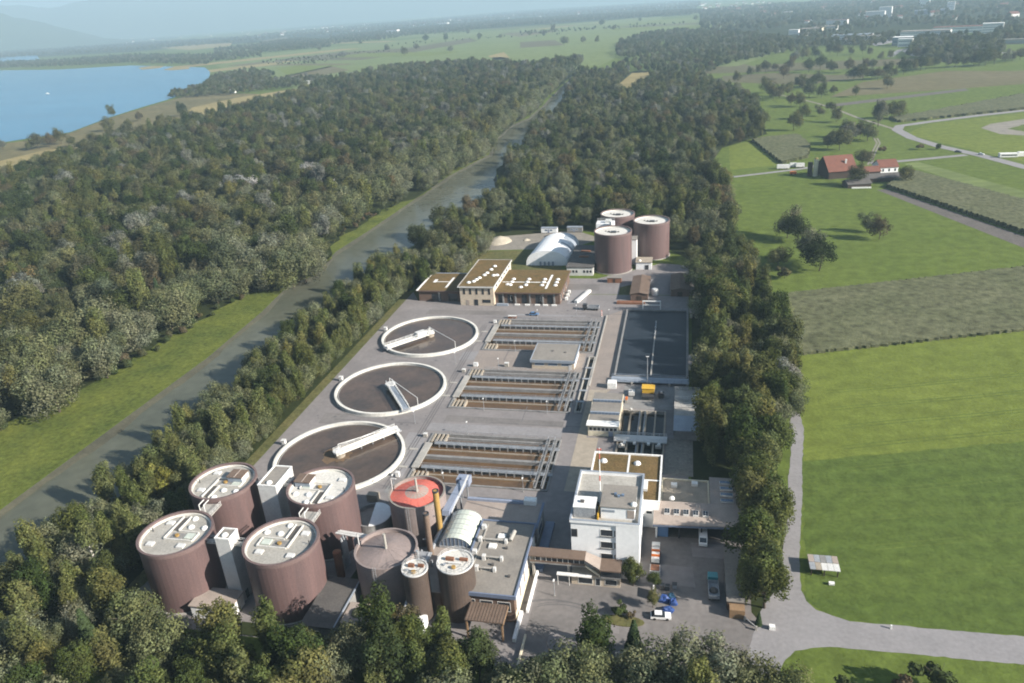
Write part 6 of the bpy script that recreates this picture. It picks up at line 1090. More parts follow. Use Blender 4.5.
# ------------------------------------------------------------------ control building
t = thing('control_building', 'white three-storey control building with plant rooms on its flat roof', 'building', (-15.7, 151.5, 0))
MB().box(-23.4, -7.9, 141.8, 161.6, 0, 15.4).add('wall', 'white_wall', t); MB().box(-13.0, -7.7, 141.5, 141.8, 3.2, 15.4).add('wall_bay', 'white_wall', t)
MB().box(-23.1, -8.2, 142.1, 161.3, 15.4, 15.5).add('roof', 'deck', t); parapet(MB(), -23.6, -7.6, 141.45, 161.9, 15.4, 16.2, .4).add('parapet', 'white_wall', t); parapet(MB(), -23.65, -7.55, 141.4, 161.95, 16.2, 16.27, .5).add('coping', 'fascia_grey', t)
MB().box(-16.6, -8.9, 143.8, 152.2, 15.5, 18.7).add('plant_room', 'white_wall', t); MB().box(-16.8, -8.7, 143.6, 152.4, 18.7, 18.95).add('plant_roof', 'roof_grey', t)
for x, y in ((-13.6, 148.5), (-12.8, 147.7), (-11.9, 148.2)): MB().box(x - .3, x + .3, y - .3, y + .3, 18.95, 19.4).add('roof_unit', 'glass_blue', t)
MB().box(-16.2, -13.4, 143.72, 143.79, 17.4, 18.0).add('vent_grille', 'fascia_grey', t); MB().box(-10.6, -9.0, 143.72, 143.79, 16, 18.2).add('door', 'roof_taupe', t); MB().dome(-9.2, 145, 18.95, .8, .7).add('roof_dish', 'white', t)
MB().box(-22.9, -17.9, 143.4, 147.6, 15.5, 18.3).add('plant_room', 'galv', t); MB().box(-23.0, -17.8, 143.3, 147.7, 18.3, 18.5).add('plant_roof', 'white', t); MB().box(-21.5, -20.6, 145, 145.8, 18.5, 18.9).add('roof_unit', 'roof_dark', t)
MB().box(-17.4, -17.1, 143.0, 147.0, 15.5, 16.8).add('duct', 'yellow', t); MB().box(-20.5, -17.5, 148.2, 148.5, 15.5, 16.6).add('duct', 'roof_dark', t)
for z in (12.0, 8.6, 5.2): window(t, -16.6, -13.7, z, z + 1.9, y=141.8, sill='roof_dark'); window(t, -13.5, -13.02, z, z + 1.9, y=141.78)
window(t, -23.3, -21.9, 11.2, 13.4, y=141.8, frame='roof_dark')
for z in (5.4, 9, 12.4):
    for y in (146, 152, 157): window(t, y, y + 1.8, z, z + 1.6, x=-7.9)
t2 = thing('roof_mast', 'red and white antenna mast on the roof of the control building', 'mast', (-17.4, 150, 15.5))
for i in range(10): MB().tube((-17.4, 150, 15.5 + i * 1.5), (-17.4, 150, 15.5 + (i + 1) * 1.5), .16 - i * .006, 8).add('mast_section', 'red_paint' if i in (4, 8) else 'white', t2)
MB().box(-17.9, -16.9, 149.9, 150.1, 29.9, 30.3).add('beacon', 'red_paint', t2)
t = thing('rear_wing', 'lower white wing with a moss roof behind the control building', 'building', (-13, 174, 0))
MB().box(-22.4, -3.9, 161.9, 183.6, 0, 7.6).add('wall', 'white_wall', t); MB().box(-22.2, -4.1, 162.1, 183.4, 7.6, 7.7).add('roof', 'sedum', t); parapet(MB(), -22.6, -3.7, 161.95, 183.8, 7.6, 8.1, .45).add('parapet', 'white', t)
for q in ((-13.0, -12.5, 172, 183.3), (-17.5, -4.2, 171.4, 171.9)): MB().box(*q, 7.71, 7.8).add('roof_path', 'white', t)
for i in range(6): MB().box(-16.6 + i * 1.6, -15.1 + i * 1.6, 166.6, 170.8, 7.71, 8.5).add('glass_roof', 'white', t)
for x, y in ((-19.6, 179.5), (-10.4, 179.2), (-19.2, 173.0)): MB().dome(x, y, 7.7, 1.0, .8, 10).add('skylight_dome', 'white', t)
window(t, -7.2, -5.6, 4.2, 5.2, y=161.9); window(t, -5.3, -4.6, 4.2, 5.2, y=161.9); MB().box(-24.6, -22.7, 176, 182, .02, 3.2).add('intake_box', 'dark_metal', t)
# skywalk and entrance
t = thing('skywalk', 'covered footbridge with a brown roof from the hall to the control building', 'bridge', (-26, 141, 5))
MB().box(-33.1, -20.0, 139.2, 141.3, 4.6, 5.0).add('floor', 'concrete_grey', t); MB().box(-33.2, -19.9, 138.6, 141.7, 7.0, 7.35).add('roof', 'roof_brown', t)
MB().box(-33.1, -20, 139.2, 139.35, 5.0, 5.55).add('side_panel', 'roof_brown', t); MB().box(-33.1, -20, 139.22, 139.3, 5.56, 6.99).add('glazing', 'glass_dark', t)
for i in range(11): MB().box(-33.05 + i * 1.3, -32.93 + i * 1.3, 139.14, 139.22, 5.56, 6.99).add('mullion', 'light_metal', t)
q = MB(); q.v += [(-19.95, 138.4, 7.02), (-16.4, 137.4, 5.6), (-16.4, 141.4, 5.6), (-19.95, 141.4, 7.02), (-19.95, 138.4, 7.36), (-16.4, 137.4, 5.94), (-16.4, 141.4, 5.94), (-19.95, 141.4, 7.36)]; q.f += [(0, 3, 2, 1), (4, 5, 6, 7), (0, 1, 5, 4), (1, 2, 6, 5), (2, 3, 7, 6), (3, 0, 4, 7)]; q.add('sloped_roof', 'roof_taupe', t)
MB().box(-16.38, -11.6, 137.2, 141.4, 5.6, 5.94).add('porch_roof', 'roof_brown', t); MB().box(-16.3, -11.8, 138.0, 141.4, 2.9, 3.3).add('landing', 'concrete_grey', t); MB().box(-16.3, -11.8, 138.05, 138.15, 3.3, 5.59).add('glazing', 'glass_dark', t)
q = MB(); q.beam((-20, 139.4, 5.0), (-16.4, 138.4, 3.2), .3, .5); q.add('stair_side', 'cream_wall', t)
for x in (-32.4, -24.0): MB().box(x - .25, x + .25, 139.6, 140.9, .012, 4.6).add('pier', 'concrete', t)
t = thing('entrance_block', 'low entrance with a thin white canopy under the footbridge', 'entrance', (-19, 139.6, 0)); MB().box(-23.2, -11.9, 138.6, 141.35, .012, 2.7).add('wall', 'beige_wall', t); MB().box(-26.5, -18.4, 137.6, 138.6, 3.0, 3.2).add('canopy', 'white', t)
window(t, -21.6, -18.2, .4, 2.2, y=138.6); window(t, -17.6, -16.4, .1, 2.3, y=138.6); window(t, -15.4, -12.6, .6, 2.2, y=138.6); MB().tube((-26.3, 137.8, .012), (-26.3, 137.8, 3.0), .08, 6).add('post', 'light_metal', t); MB().tube((-23.6, 137.8, .012), (-23.6, 137.8, 3.0), .08, 6).add('post', 'light_metal', t)
# ------------------------------------------------------------------ workshop
t = thing('workshop', 'L-shaped workshop with a pale brown roof and open bays facing the yard', 'building', (6, 168, 0))
MB().box(-4.6, 17.4, 164.2, 165.4, .03, 4.6).add('rear_wall', 'roof_dark', t); sheet('bay_floor_shade', [(-4.2, 158.6), (17, 159.4), (17, 164.2), (-4.2, 164.2)], .024, 'roof_dark'); MB().box(-4.6, -4.2, 158.0, 164.2, .02, 4.6).add('side_wall', 'white_wall', t); MB().box(17.0, 17.4, 158, 164.2, .02, 4.6).add('side_wall', 'concrete_grey', t)  # dark floor sheet and rear wall paint in the shade of the open bays
q = MB(); q.v += [(-5.2, 156.9, 4.6), (17.8, 158.2, 4.6), (17.8, 166.0, 5.4), (-5.2, 165.6, 5.4), (-5.2, 156.9, 5.0), (17.8, 158.2, 5.0), (17.8, 166.0, 5.8), (-5.2, 165.6, 5.8)]; q.f += [(0, 3, 2, 1), (4, 5, 6, 7), (0, 1, 5, 4), (1, 2, 6, 5), (2, 3, 7, 6), (3, 0, 4, 7)]; q.add('front_roof', 'roof_taupe', t)
q = MB(); q.beam((-5.2, 156.82, 4.5), (17.8, 158.12, 4.5), .12, .5); q.add('fascia', 'fascia_blue', t)
for x in (1.2, 6.6, 12.0): MB().box(x - .2, x + .2, 158.4, 158.8, .02, 4.6).add('post', 'dark_metal', t)
for i in range(5):
    x = -1.9 + i * 2.35; z = 5.42; b = MB().box(x - .7, x + .7, 160.5, 162.6, z - .1, z + .42); o = b.add('skylight', 'light_metal', t); g = MB()
    for dx in (-.33, .33):
        for dy in (160.65, 161.6): g.box(x + dx - .27, x + dx + .27, dy, dy + .85, z + .42, z + .47)
    g.add('pane', 'glass_dark', o)
MB().box(9.0, 17.6, 166.1, 178.4, .02, 4.8).add('wing_wall', 'concrete_grey', t); MB().box(8.8, 17.9, 166.05, 178.7, 4.8, 5.2).add('wing_roof', 'roof_taupe', t)
for i in range(4): b = MB().box(11.4, 14.6, 167.4 + i * 2.7, 168.6 + i * 2.7, 5.2, 5.6); o = b.add('skylight', 'light_metal', t); MB().box(11.5, 14.5, 167.5 + i * 2.7, 168.5 + i * 2.7, 5.6, 5.65).add('pane', 'glass_blue', o)
MB().box(-3.6, 8.7, 166.1, 179, .02, 3.2).add('low_block', 'cream_wall', t); MB().box(-3.4, 8.5, 166.3, 178.8, 3.2, 3.3).add('terrace_roof', 'concrete_warm', t); parapet(MB(), -3.7, 8.78, 166.05, 179.1, 3.2, 3.8, .35).add('terrace_parapet', 'cream_wall', t)
for x, y in ((-1.2, 175.4), (4.2, 176.6)): MB().box(x, x + 1.6, y, y + 1.4, 3.3, 4.1).add('roof_unit', 'white', t)
MB().dome(-.8, 166.8, 5.8, .7, .8).add('roof_dish', 'white', t); MB().tube((13, 179, .02), (18, 184.5, 8), .12, 6).add('leaning_pole', 'light_metal', t)
MB().box(-4.15, -1.5, 158.5, 163.8, .05, 3.0).add('blue_container', 'car_blue', None, 'dark blue container inside the left bay of the workshop', 'container')
# ------------------------------------------------------------------ vehicles and yard
def car(name, lab, cat, body, L=4.2, W=1.75, Hb=.92, Ht=1.48, van=False):
    t = thing(name, lab, cat, (0, 0, 0)); q = MB(); x = L / 2
    pr = [(-x, .35), (x, .35), (x, .78), (x * .92, Hb - .08), (x * .45, Hb), (-x * .96, Hb), (-x, .8)] if not van else [(-x, .35), (x, .35), (x, 1.0), (x * .86, 1.12), (x * .62, Ht - .05), (x * .55, Ht), (-x, Ht)]
    n = len(pr); q.v += [(a, -W / 2, z) for a, z in pr] + [(a, W / 2, z) for a, z in pr]; q.f += [tuple(range(n)), tuple(range(2 * n - 1, n - 1, -1))] + [(i, n + i, n + (i + 1) % n, (i + 1) % n) for i in range(n)]; q.add('body', body, t)
    if not van:
        q = MB(); c = [(x * .42, Hb), (x * .12, Ht - .06), (-x * .6, Ht - .06), (-x * .92, Hb)]; q.v += [(a, s * W * (.47 if z == Hb else .40), z) for s in (-1, 1) for a, z in c]; q.f += [(0, 1, 2, 3), (7, 6, 5, 4)] + [(i, 4 + i, 4 + (i + 1) % 4, (i + 1) % 4) for i in range(4)]; q.add('cabin_glass', 'glass_dark', t)
        MB().box(-x * .6, x * .12, -W * .39, W * .39, Ht - .06, Ht).add('roof', body, t)
    else:
        q = MB(); q.face([(x * .855, -W * .42, 1.16), (x * .855, W * .42, 1.16), (x * .635, W * .42, Ht - .12), (x * .635, -W * .42, Ht - .12)]); q.add('windscreen', 'glass_dark', t)
        for s in (-1, 1): MB().box(x * .3, x * .62, s * W / 2 - .01, s * W / 2 + .01, 1.1, Ht - .3).add('side_window', 'glass_dark', t)
    for a in (x * .62, -x * .62):
        for s in (-1, 1): MB().tube((a, s * (W / 2 - .18), .33), (a, s * (W / 2 + .02), .33), .33, 12).add('wheel', 'tyre', t)
    for s in (-.55, .55): MB().box(x - .01, x + .02, s * W * .7 - .14, s * W * .7 + .14, .6, .76).add('headlight', 'light_metal', t)
    return t
def put(o, x, y, rz, z=.014): o.location = (x, y, z); o.rotation_euler = (0, 0, rz)
put(car('parked_car', 'light blue car standing on the pavement behind the rear basin', 'car', 'car_blue'), -62.6, 303.4, 0)
put(car('parked_car', 'white car with dark windows at the planted island of the yard', 'car', 'car_white', 4.4, 1.8), -2.4, 130.6, R(4))
put(car('delivery_van', 'white van parked under the front edge of the workshop roof', 'van', 'car_white', 5.4, 2.0, Ht=2.3, van=True), 7.0, 158.3, R(-90))
def truck(lab, x, y, rz, cab, bed, load=None):
    t = thing('truck', lab, 'truck', (0, 0, 0)); MB().box(-3.6, 3.4, -.5, .5, .6, .9).add('chassis', 'dark_metal', t); MB().box(1.7, 3.5, -1.1, 1.1, .7, 2.5).add('cab', cab, t); MB().box(3.5, 3.53, -.95, .95, 1.6, 2.3).add('windscreen', 'glass_dark', t)
    for q in ((-3.7, 1.5, -1.15, 1.15, .95, 1.1), (-3.7, 1.5, -1.15, -1.05, 1.1, 1.9), (-3.7, 1.5, 1.05, 1.15, 1.1, 1.9), (-3.7, -3.6, -1.05, 1.05, 1.1, 1.9), (1.4, 1.5, -1.05, 1.05, 1.1, 1.9)): MB().box(*q).add('bed_side', bed, t)
    for a in (2.6, -1.6, -2.8):
        for s in (-1, 1): MB().tube((a, s * .8, .5), (a, s * 1.12, .5), .5, 12).add('wheel', 'tyre', t)
    if load: q = MB().dome(-1.2, 0, 1.1, 1.0, .8); q.add('load', load, t)
    put(t, x, y, rz); return t
truck('truck with a teal cab end parked in the shaded part of the yard', 9.0, 140.6, R(92), 'car_teal', 'galv', 'soil')
truck('dark truck with a grey load bed standing behind the rear basin', -38.5, 311.2, R(178), 'dark_metal', 'galv')
t = thing('shelf_trailer', 'tall rack of white and orange crates beside the control building', 'rack', (-4.2, 151, 0)); MB().box(-5.3, -3.2, 147.6, 152.4, .35, .55).add('frame', 'dark_metal', t)
for i in range(4): MB().box(-5.2, -3.3, 147.8 + i * 1.15, 148.75 + i * 1.15, .56, 1.6 + .55 * i).add('crate', 'orange' if i in (1, 2) else 'white', t); MB().box(-5.15, -3.35, 147.86 + i * 1.15, 148.7 + i * 1.15, 1.605 + .55 * i, 1.66 + .55 * i).add('crate_lid', 'light_metal', t)
for y in (148.5, 151.5):
    for x in (-5.3, -3.2): MB().tube((x - .1, y, .34), (x + .1, y, .34), .32, 10).add('wheel', 'tyre', t)
t = thing('open_skip', 'small skip with a pinkish load beside the control building', 'skip', (-4.2, 145.2, 0)); MB().box(-5.4, -3.0, 144, 146.4, .02, 1.2).add('body', 'light_metal', t); MB().box(-5.2, -3.2, 144.2, 146.2, 1.2, 1.45).add('load', 'rust', t); MB().box(-5.45, -2.95, 143.9, 144.0, .02, 1.35).add('end_plate', 'light_metal', t)
for x, y, lb, m, sx, sy, h in ((-2.0, 136.0, 'blue tarpaulin heap at the middle of the yard', 'tarp_blue', 1.5, .9, 1.2), (-.2, 137.4, 'light blue tarpaulin heap right behind the blue one', 'tarp_cyan', .8, .6, .8), (.2, 135.2, 'darker blue covered stack right of the blue tarpaulin', 'tarp_blue', .9, .7, 1.3), (-1.0, 132.9, 'dark blue covered stack behind the white car', 'tarp_blue', 1.4, .8, 1.0)):
    q = MB(); rg = random.Random(int(x * 10)); n = 12
    for z, k in ((0.014, 1.05), (h * .55, 1.0), (h * .9, .82), (h, .4)): q.v += [(x + sx * k * (abs(math.cos(i / n * 6.283)) ** .6) * (1 if math.cos(i / n * 6.283) > 0 else -1) * rg.uniform(.72, 1.15), y + sy * k * (abs(math.sin(i / n * 6.283)) ** .6) * (1 if math.sin(i / n * 6.283) > 0 else -1) * rg.uniform(.9, 1.08), z * rg.uniform(.7, 1.25) if z > .1 else z) for i in range(n)]
    q.f += [(k * n + i, k * n + (i + 1) % n, (k + 1) * n + (i + 1) % n, (k + 1) * n + i) for k in range(3) for i in range(n)] + [tuple(range(3 * n, 4 * n))]; q.add('tarpaulin', m, None, lb, 'tarpaulin')
MB().box(-4.4, -4.1, 135.6, 138.6, .014, 1.9).add('white_board', 'white', None, 'upright white board left of the blue tarpaulins', 'board')
for i, (x, y) in enumerate(((-1.2, 139.6), (.4, 140.4), (-2.4, 139.8))): t = thing('waste_bin', ('black rubbish bin behind the light blue tarpaulin', 'grey rubbish bin right of the black one', 'dark rubbish bin left of the black one')[i], 'bin', (x, y, 0)); MB().box(x - .5, x + .5, y - .5, y + .5, .1, 1.2).add('body', ('dark_metal', 'galv', 'roof_dark')[i], t); MB().box(x - .54, x + .54, y - .56, y + .54, 1.2, 1.28).add('lid', 'dark_metal', t)
q = MB(); q.prism([(-12.6 + 1.0 * math.cos(a) * 4.6 + 2.2, 128.4 + 1.6 * math.sin(a)) for a in [i * .3927 for i in range(16)]], .013, .22); q.add('traffic_island', 'grass_dry', kind='structure')
t = thing('garage_row', 'low flat garage row along the right edge of the yard under the trees', 'garage', (13.2, 143, 0)); MB().box(11.8, 15.2, 135, 152.6, .014, 2.5).add('wall', 'brick', t); MB().box(11.6, 15.5, 134.8, 152.8, 2.5, 2.75).add('roof', 'roof_grey', t)
for i in range(5): MB().box(11.72, 11.79, 135.6 + i * 3.4, 138.2 + i * 3.4, .05, 2.2).add('garage_door', 'dark_metal', t)
MB().box(12.2, 15.4, 132.6, 134.7, .014, 2.3).add('wood_stack', 'wood', None, 'brown timber stack at the near end of the garage row', 'timber')
t = thing('picket_fence', 'row of pale fence pickets along the front of the yard', 'fence', (-5, 119.4, 0))
for i in range(24): x = -11.2 + i * .52; MB().box(x, x + .3, 118.0 + .1 * i, 118.12 + .1 * i, .012, 1.5).add('picket', 'white', t)
q = MB(); q.beam((-11.3, 118.2, .6), (1.2, 120.6, .6), .08, .1); q.beam((-11.3, 118.2, 1.2), (1.2, 120.6, 1.2), .08, .1); q.add('fence_rail', 'light_metal', t)
t = thing('site_gate', 'low grey gate barrier at the road end of the yard', 'gate', (18, 128, 0)); q = MB(); q.beam((15.4, 132.3, .9), (17.6, 129.8, .9), .1, .12); q.add('barrier', 'light_metal', t); MB().box(15.2, 15.6, 132.2, 132.6, .01, 1.1).add('post', 'concrete', t); MB().box(17.4, 17.8, 129.6, 130, .01, 1.1).add('post', 'concrete', t)
MB().box(20.3, 21.5, 130.2, 131.2, .03, .9).add('grit_bin', 'white', None, 'small white grit bin at the road junction beside the yard', 'bin')
# lamps
lamp = thing('street_lamp', 'thin lamp post', 'lamp', (0, 0, 0)); MB().tube((0, 0, 0), (0, 0, 4.6), .09, 6, .06).add('pole', 'galv', lamp); MB().box(-.18, .18, -.55, .2, 4.6, 4.78).add('lamp_head', 'white', lamp); MB().box(-.14, .14, -.5, .14, 4.56, 4.6).add('lamp_glass', 'glass_pale', lamp); MB().box(-.2, .2, -.2, .2, 0, .12).add('base', 'concrete', lamp)
for x, y, lb in ((-64.8, 173.2, 'lamp post at the near edge of the front basin, left one'), (-41.6, 173.2, 'lamp post at the near edge of the front basin, right one'), (-65.5, 202, 'lamp post at the far edge of the front basin'), (-64.0, 217.8, 'lamp post at the near edge of the middle basin, left one'), (-42.3, 217.8, 'lamp post at the near edge of the middle basin, right one'), (-66, 249.1, 'lamp post at the far edge of the middle basin'), (-63, 265.3, 'lamp post at the near edge of the rear basin'), (-60, 298.2, 'lamp post at the far edge of the rear basin'), (-44, 304.5, 'lamp post on the open pavement by the dark truck'), (-84, 253, 'lamp post on the pavement right of the middle clarifier'), (-85, 207, 'lamp post between the front and middle clarifiers'), (-29.5, 300, 'lamp post at the far end of the beige walkway'), (-79, 170.5, 'lamp post beside the yellow loader'), (-26.5, 134, 'lamp post in the front yard by the footbridge')): place(lamp, x, y, .02, 0, lb, 'lamp posts of the plant')
t = thing('warning_post', 'red and white striped post at the corner of the rear basin', 'post', (-33, 303.5, 0))
for i in range(6): MB().cyl(-33, 303.5, .012 + i * .45, .012 + (i + 1) * .45, .22, 8).add('band', 'red_paint' if i % 2 else 'white', t)
for i, (x, y, lx, ly, h, m, lb) in enumerate(((-75.5, 251.2, 1.6, 1.2, 1.4, 'white', 'white machine box at the far left corner of the middle basin'), (-63.6, 252.0, 1.5, 1.2, 1.5, 'deck', 'pale machine box on the pavement left of the flat-roofed hut'), (-78.8, 246.0, 1.2, 1, 1.2, 'deck', 'small pale box at the left end of the middle basin'), (-78.8, 199.2, 1.2, 1.0, 1.2, 'concrete', 'small pale box at the left end of the front basin'), (-77.9, 293.8, 1.2, 1, 1.2, 'white', 'small white box at the left end of the rear basin'), (-80.0, 176.4, 1.1, 1.0, 1.6, 'white', 'small white box at the near left corner of the front basin'), (-71.5, 299.5, 3.6, 1.2, 1.1, 'rust', 'rust-coloured pallet stack behind the rear basin'))):
    t = thing('equipment_box', lb, 'box', (x, y, 0)); MB().box(x - lx / 2, x + lx / 2, y - ly / 2, y + ly / 2, .1, h).add('body', m, t); MB().box(x - lx / 2 - .06, x + lx / 2 + .06, y - ly / 2 - .06, y + ly / 2 + .06, h, h + .1).add('lid', 'light_metal', t); MB().box(x - lx / 2 + .1, x + lx / 2 - .1, y - ly / 2 + .1, y + ly / 2 - .1, .012, .1).add('base', 'dark_metal', t)
# ------------------------------------------------------------------ field shelter, farm
t = thing('field_shelter', 'low shelter patched with grey and brown sheets at the roadside field', 'shelter', (34, 151, 0)); rg = random.Random(2)
for x in (31.2, 34, 36.9):
    for y in (149.0, 153.2): MB().box(x - .12, x + .12, y - .12, y + .12, 0, 1.9).add('post', 'wood_dark', t)
for i in range(5):
    for j in range(2): x0 = 30.8 + i * 1.32; MB().box(x0, x0 + 1.26, 148.6 + j * 2.55, 151.1 + j * 2.55, 1.9 + .12 * j + rg.uniform(0, .06), 2.0 + .12 * j + rg.uniform(.06, .1)).add('roof_sheet', rg.choice(('galv', 'roof_taupe', 'concrete_warm', 'light_metal', 'concrete_grey', 'roof_grey')), t)
t = thing('trough', 'small white water trough in front of the patched field shelter', 'trough', (35.2, 146.2, 0)); MB().box(34.6, 35.8, 145.9, 146.6, .15, .7).add('body', 'white', t); MB().box(34.8, 35.6, 146, 146.5, .02, .15).add('foot', 'dark_metal', t)
q = MB().box(0, .3, 0, .3, 0, 1); q.v = [(v[0] + (44.9, 134.1)[0], v[1] + (44.9, 134.1)[1], v[2]) for v in q.v]; q.add('marker_post', 'white', None, 'short white marker post on the verge of the junction road', 'post')
def gable(name, lab, cx_, cy_, L, W, h, hr, rz, wall, roof, parent=None, cat='house', wins=0, over=.5):
    """gabled building, ridge along its own X"""
    t = thing(name, lab, cat, (0, 0, 0)) if parent is None else parent
    c, s = math.cos(rz), math.sin(rz); T = lambda q: [(cx_ + v[0] * c - v[1] * s, cy_ + v[0] * s + v[1] * c, v[2]) for v in q.v]
    if parent is None: t.location = (cx_, cy_, 0)
    def emit(q, nm, m, par=t): q.v = T(q); return q.add(nm, m, par)
    x, y = L / 2, W / 2; b = MB().box(-x, x, -y, y, 0, h); k = len(b.v)
    b.v += [(-x, -y, h), (-x, y, h), (-x, 0, hr), (x, -y, h), (x, y, h), (x, 0, hr)]; b.f += [(k, k + 2, k + 1), (k + 3, k + 4, k + 5)]; emit(b, 'wall', wall)
    o = over; sl = (hr - h) / y
    for sg in (-1, 1): b = MB(); b.v += [(-x - o, sg * (y + o), h - o * sl), (x + o, sg * (y + o), h - o * sl), (x + o, 0, hr), (-x - o, 0, hr)]; b.v += [(v[0], v[1], v[2] + .22) for v in b.v]; b.f += [(0, 1, 2, 3), (7, 6, 5, 4), (0, 4, 5, 1), (1, 5, 6, 2), (3, 7, 4, 0), (2, 6, 7, 3)]; emit(b, 'roof_slope', roof)
    for i in range(wins):
        px = -x + (i + .5) * L / wins; b = MB().box(px - .6, px + .6, -y - .06, -y + .02, h * .35, h * .75); emit(b, 'window', 'glass_dark')
    return t
a = (80.0, 567.7); FA = math.atan2((146.9, 561.8)[1] - (97.7, 553.5)[1], (146.9, 561.8)[0] - (97.7, 553.5)[0])
b0 = (102.8, 553.1)
gable('barn', 'large dark barn with a red tiled roof at the farm', 104.5, 574, 19, 21, 5.6, 14.0, R(15), 'wood_dark', 'tile_red', cat='barn', over=.8)
MB().box(109, 110.1, 569, 570.1, 9.3, 12.2).add('chimney', 'white', None, 'small white chimney on the red barn roof', 'chimney')
gable('farm_link', 'low red-roofed link between the barn and the small farm house', 123.5, 573, 17, 10, 3.4, 6.0, R(12), 'wood_dark', 'tile_red', cat='building')
gable('farm_house', 'small white farm house with a red roof', 138.5, 583, 12.5, 13, 4.6, 8.6, R(12), 'white_wall', 'tile_red', cat='house', wins=3)
gable('farm_shed', 'long dark shed along the front of the farm', 131, 556, 34, 9, 2.8, 4.8, R(12), 'wood_dark', 'roof_dark', cat='shed')
gable('farm_shed', 'short dark shed with a pale sill at the front corner of the farm', 112, 540, 15, 10, 2.6, 4.6, R(12), 'wood_dark', 'roof_dark', cat='shed')
MB().box(108, 120, 533.2, 533.8, 0, .9).add('low_wall', 'white', None, 'low white wall before the short dark farm shed', 'wall')
x, y = (90.8, 573.2); t = thing('feed_silo', 'narrow yellowish tower silo left of the barn', 'silo', (x, y, 0)); MB().cyl(x, y, 0, 12, 1.6, 16).add('shell', 'cream_wall', t); MB().cyl(x, y, 12, 13.2, 1.7, 16, .3).add('cap', 'straw', t); MB().cyl(x - 3.6, y + 1, 0, 9.5, 1.7, 16).add('dark_shell', 'wood_dark', t)
for p, L, W, h, m, lb in (((71.9, 599.3), 9, 3, 3.0, 'white', 'white covered farm trailer, the left one'), ((79.7, 605.7), 5, 2.6, 2.8, 'white', 'dark and white trailer between the two white ones'), ((84.4, 603.4), 6, 2.6, 3.0, 'white', 'white farm trailer nearest the silo')):
    x, y = p; t = thing('farm_trailer', lb, 'trailer', (x, y, 0), 'farm trailers'); MB().box(x - L / 2, x + L / 2, y - W / 2, y + W / 2, .7, h).add('box_body', m, t); MB().box(x - L / 2 + .2, x + L / 2 - .2, y - W / 2 + .1, y + W / 2 - .1, h, h + .3).add('cover', 'light_metal', t)
    for a in (-L * .3, L * .3): MB().tube((x + a, y - W / 2, .45), (x + a, y + W / 2, .45), .45, 10).add('wheels', 'tyre', t)
x, y = (76.7, 579.6); t = thing('red_wagon', 'red wagon standing on the grass below the farm lane', 'wagon', (x, y, 0)); MB().box(x - 2.2, x + 2.2, y - 1.3, y + 1.3, .6, 2.2).add('body', 'orange', t); MB().tube((x - 1.3, y - 1.3, .5), (x - 1.3, y + 1.3, .5), .5, 10).tube((x + 1.3, y - 1.3, .5), (x + 1.3, y + 1.3, .5), .5, 10).add('wheels', 'tyre', t)
put(car('parked_car', 'white car on the main road nearest the right edge', 'car', 'car_white'), *(216.0, 634.7), R(-30), .11); put(car('parked_car', 'dark car on the main road by the farm turning', 'car', 'dark_metal', 5), *(203.8, 646.4), R(-30), .11)
x, y = (234.6, 624.5); t = thing('white_vans', 'group of white caravans parked right of the main road', 'caravan', (x, y, 0)); MB().box(x - 10, x + 2, y - 2, y + 2, .3, 3).add('caravan_body', 'white', t); MB().box(x + 3, x + 14, y, y + 4, .3, 3.2).add('caravan_body', 'white', t); MB().box(x - 9, x + 1, y - 2.06, y - 2.0, 1.4, 2.2).add('window_band', 'glass_dark', t)
for lb, u in (('white trailer beside the village road at the far fields', (182.6, 1757.1)), ('white box by the end of the brown strips', (157.6, 1718.8)), ('white hut in the orchard rows', (146.9, 1333.8))): MB().box(u[0] - 4, u[0] + 4, u[1] - 3, u[1] + 3, 0, 4).add('field_hut', 'white', None, lb, 'hut')
for p in ((95.3, 492.7), (101.6, 465.4), (137.5, 430.7), (144.4, 384.9)):
    pass
# ------------------------------------------------------------------ town in the distance
def block(lab, p, L, W, h, wall='white_wall', roof='roof_grey', rz=0.0, floors=3, group='town buildings'):
    t = thing('town_building', lab, 'building', (*p, 0), group, rz); o = t.rotation_euler.copy(); 
    def loc(q, nm, m): ob = bpy.data.objects.new(nm, q.mesh(nm, m)); col.objects.link(ob); ob.parent = t; return ob
    loc(MB().box(-L / 2, L / 2, -W / 2, W / 2, 0, h), 'wall', wall); loc(MB().box(-L / 2 - .4, L / 2 + .4, -W / 2 - .4, W / 2 + .4, h, h + .8), 'roof', roof)
    for f in range(floors):
        z = (f + .35) * h / floors; loc(MB().box(-L / 2 + 1.5, L / 2 - 1.5, -W / 2 - .15, -W / 2 + .05, z, z + h / floors * .26), 'window_band', 'fascia_grey')
    return t
block('white glass-fronted factory head at the left end of the long factory', (421.9, 1771.6), 34, 30, 15, 'glass_blue', 'white', R(-20), 2); block('bright white entrance block in front of the long factory', (417.4, 1728.1), 26, 16, 14, 'white', 'white', R(-20), 2)
block('long white factory hall in the middle of the town edge', (499.1, 1909.6), 95, 40, 17, 'white', 'roof_grey', R(-20), 3); block('long low hall with a reddish roof behind the factory', (611.5, 2062.6), 110, 40, 13, 'white_wall', 'tile_red', R(-20), 2)
block('white multi-storey block right of the factory', (653.4, 1986.1), 40, 24, 20, 'white', 'white', R(-20), 4); block('low pale hall at the right edge before the trees', (608.8, 1757.7), 60, 24, 10, 'light_metal', 'fascia_grey', R(-20), 2)
block('pale hall left of the factory with a bluish roof', (375.6, 2040.9), 85, 40, 10, 'white_wall', 'fascia_grey', R(-20), 2); block('small white house in front of the pale hall', (346.5, 1911.6), 20, 12, 8, 'white', 'roof_taupe', R(-20), 2); block('pale hall between the hall and the factory', (401.4, 1972.5), 45, 30, 9, 'light_metal', 'roof_grey', R(-20), 2)
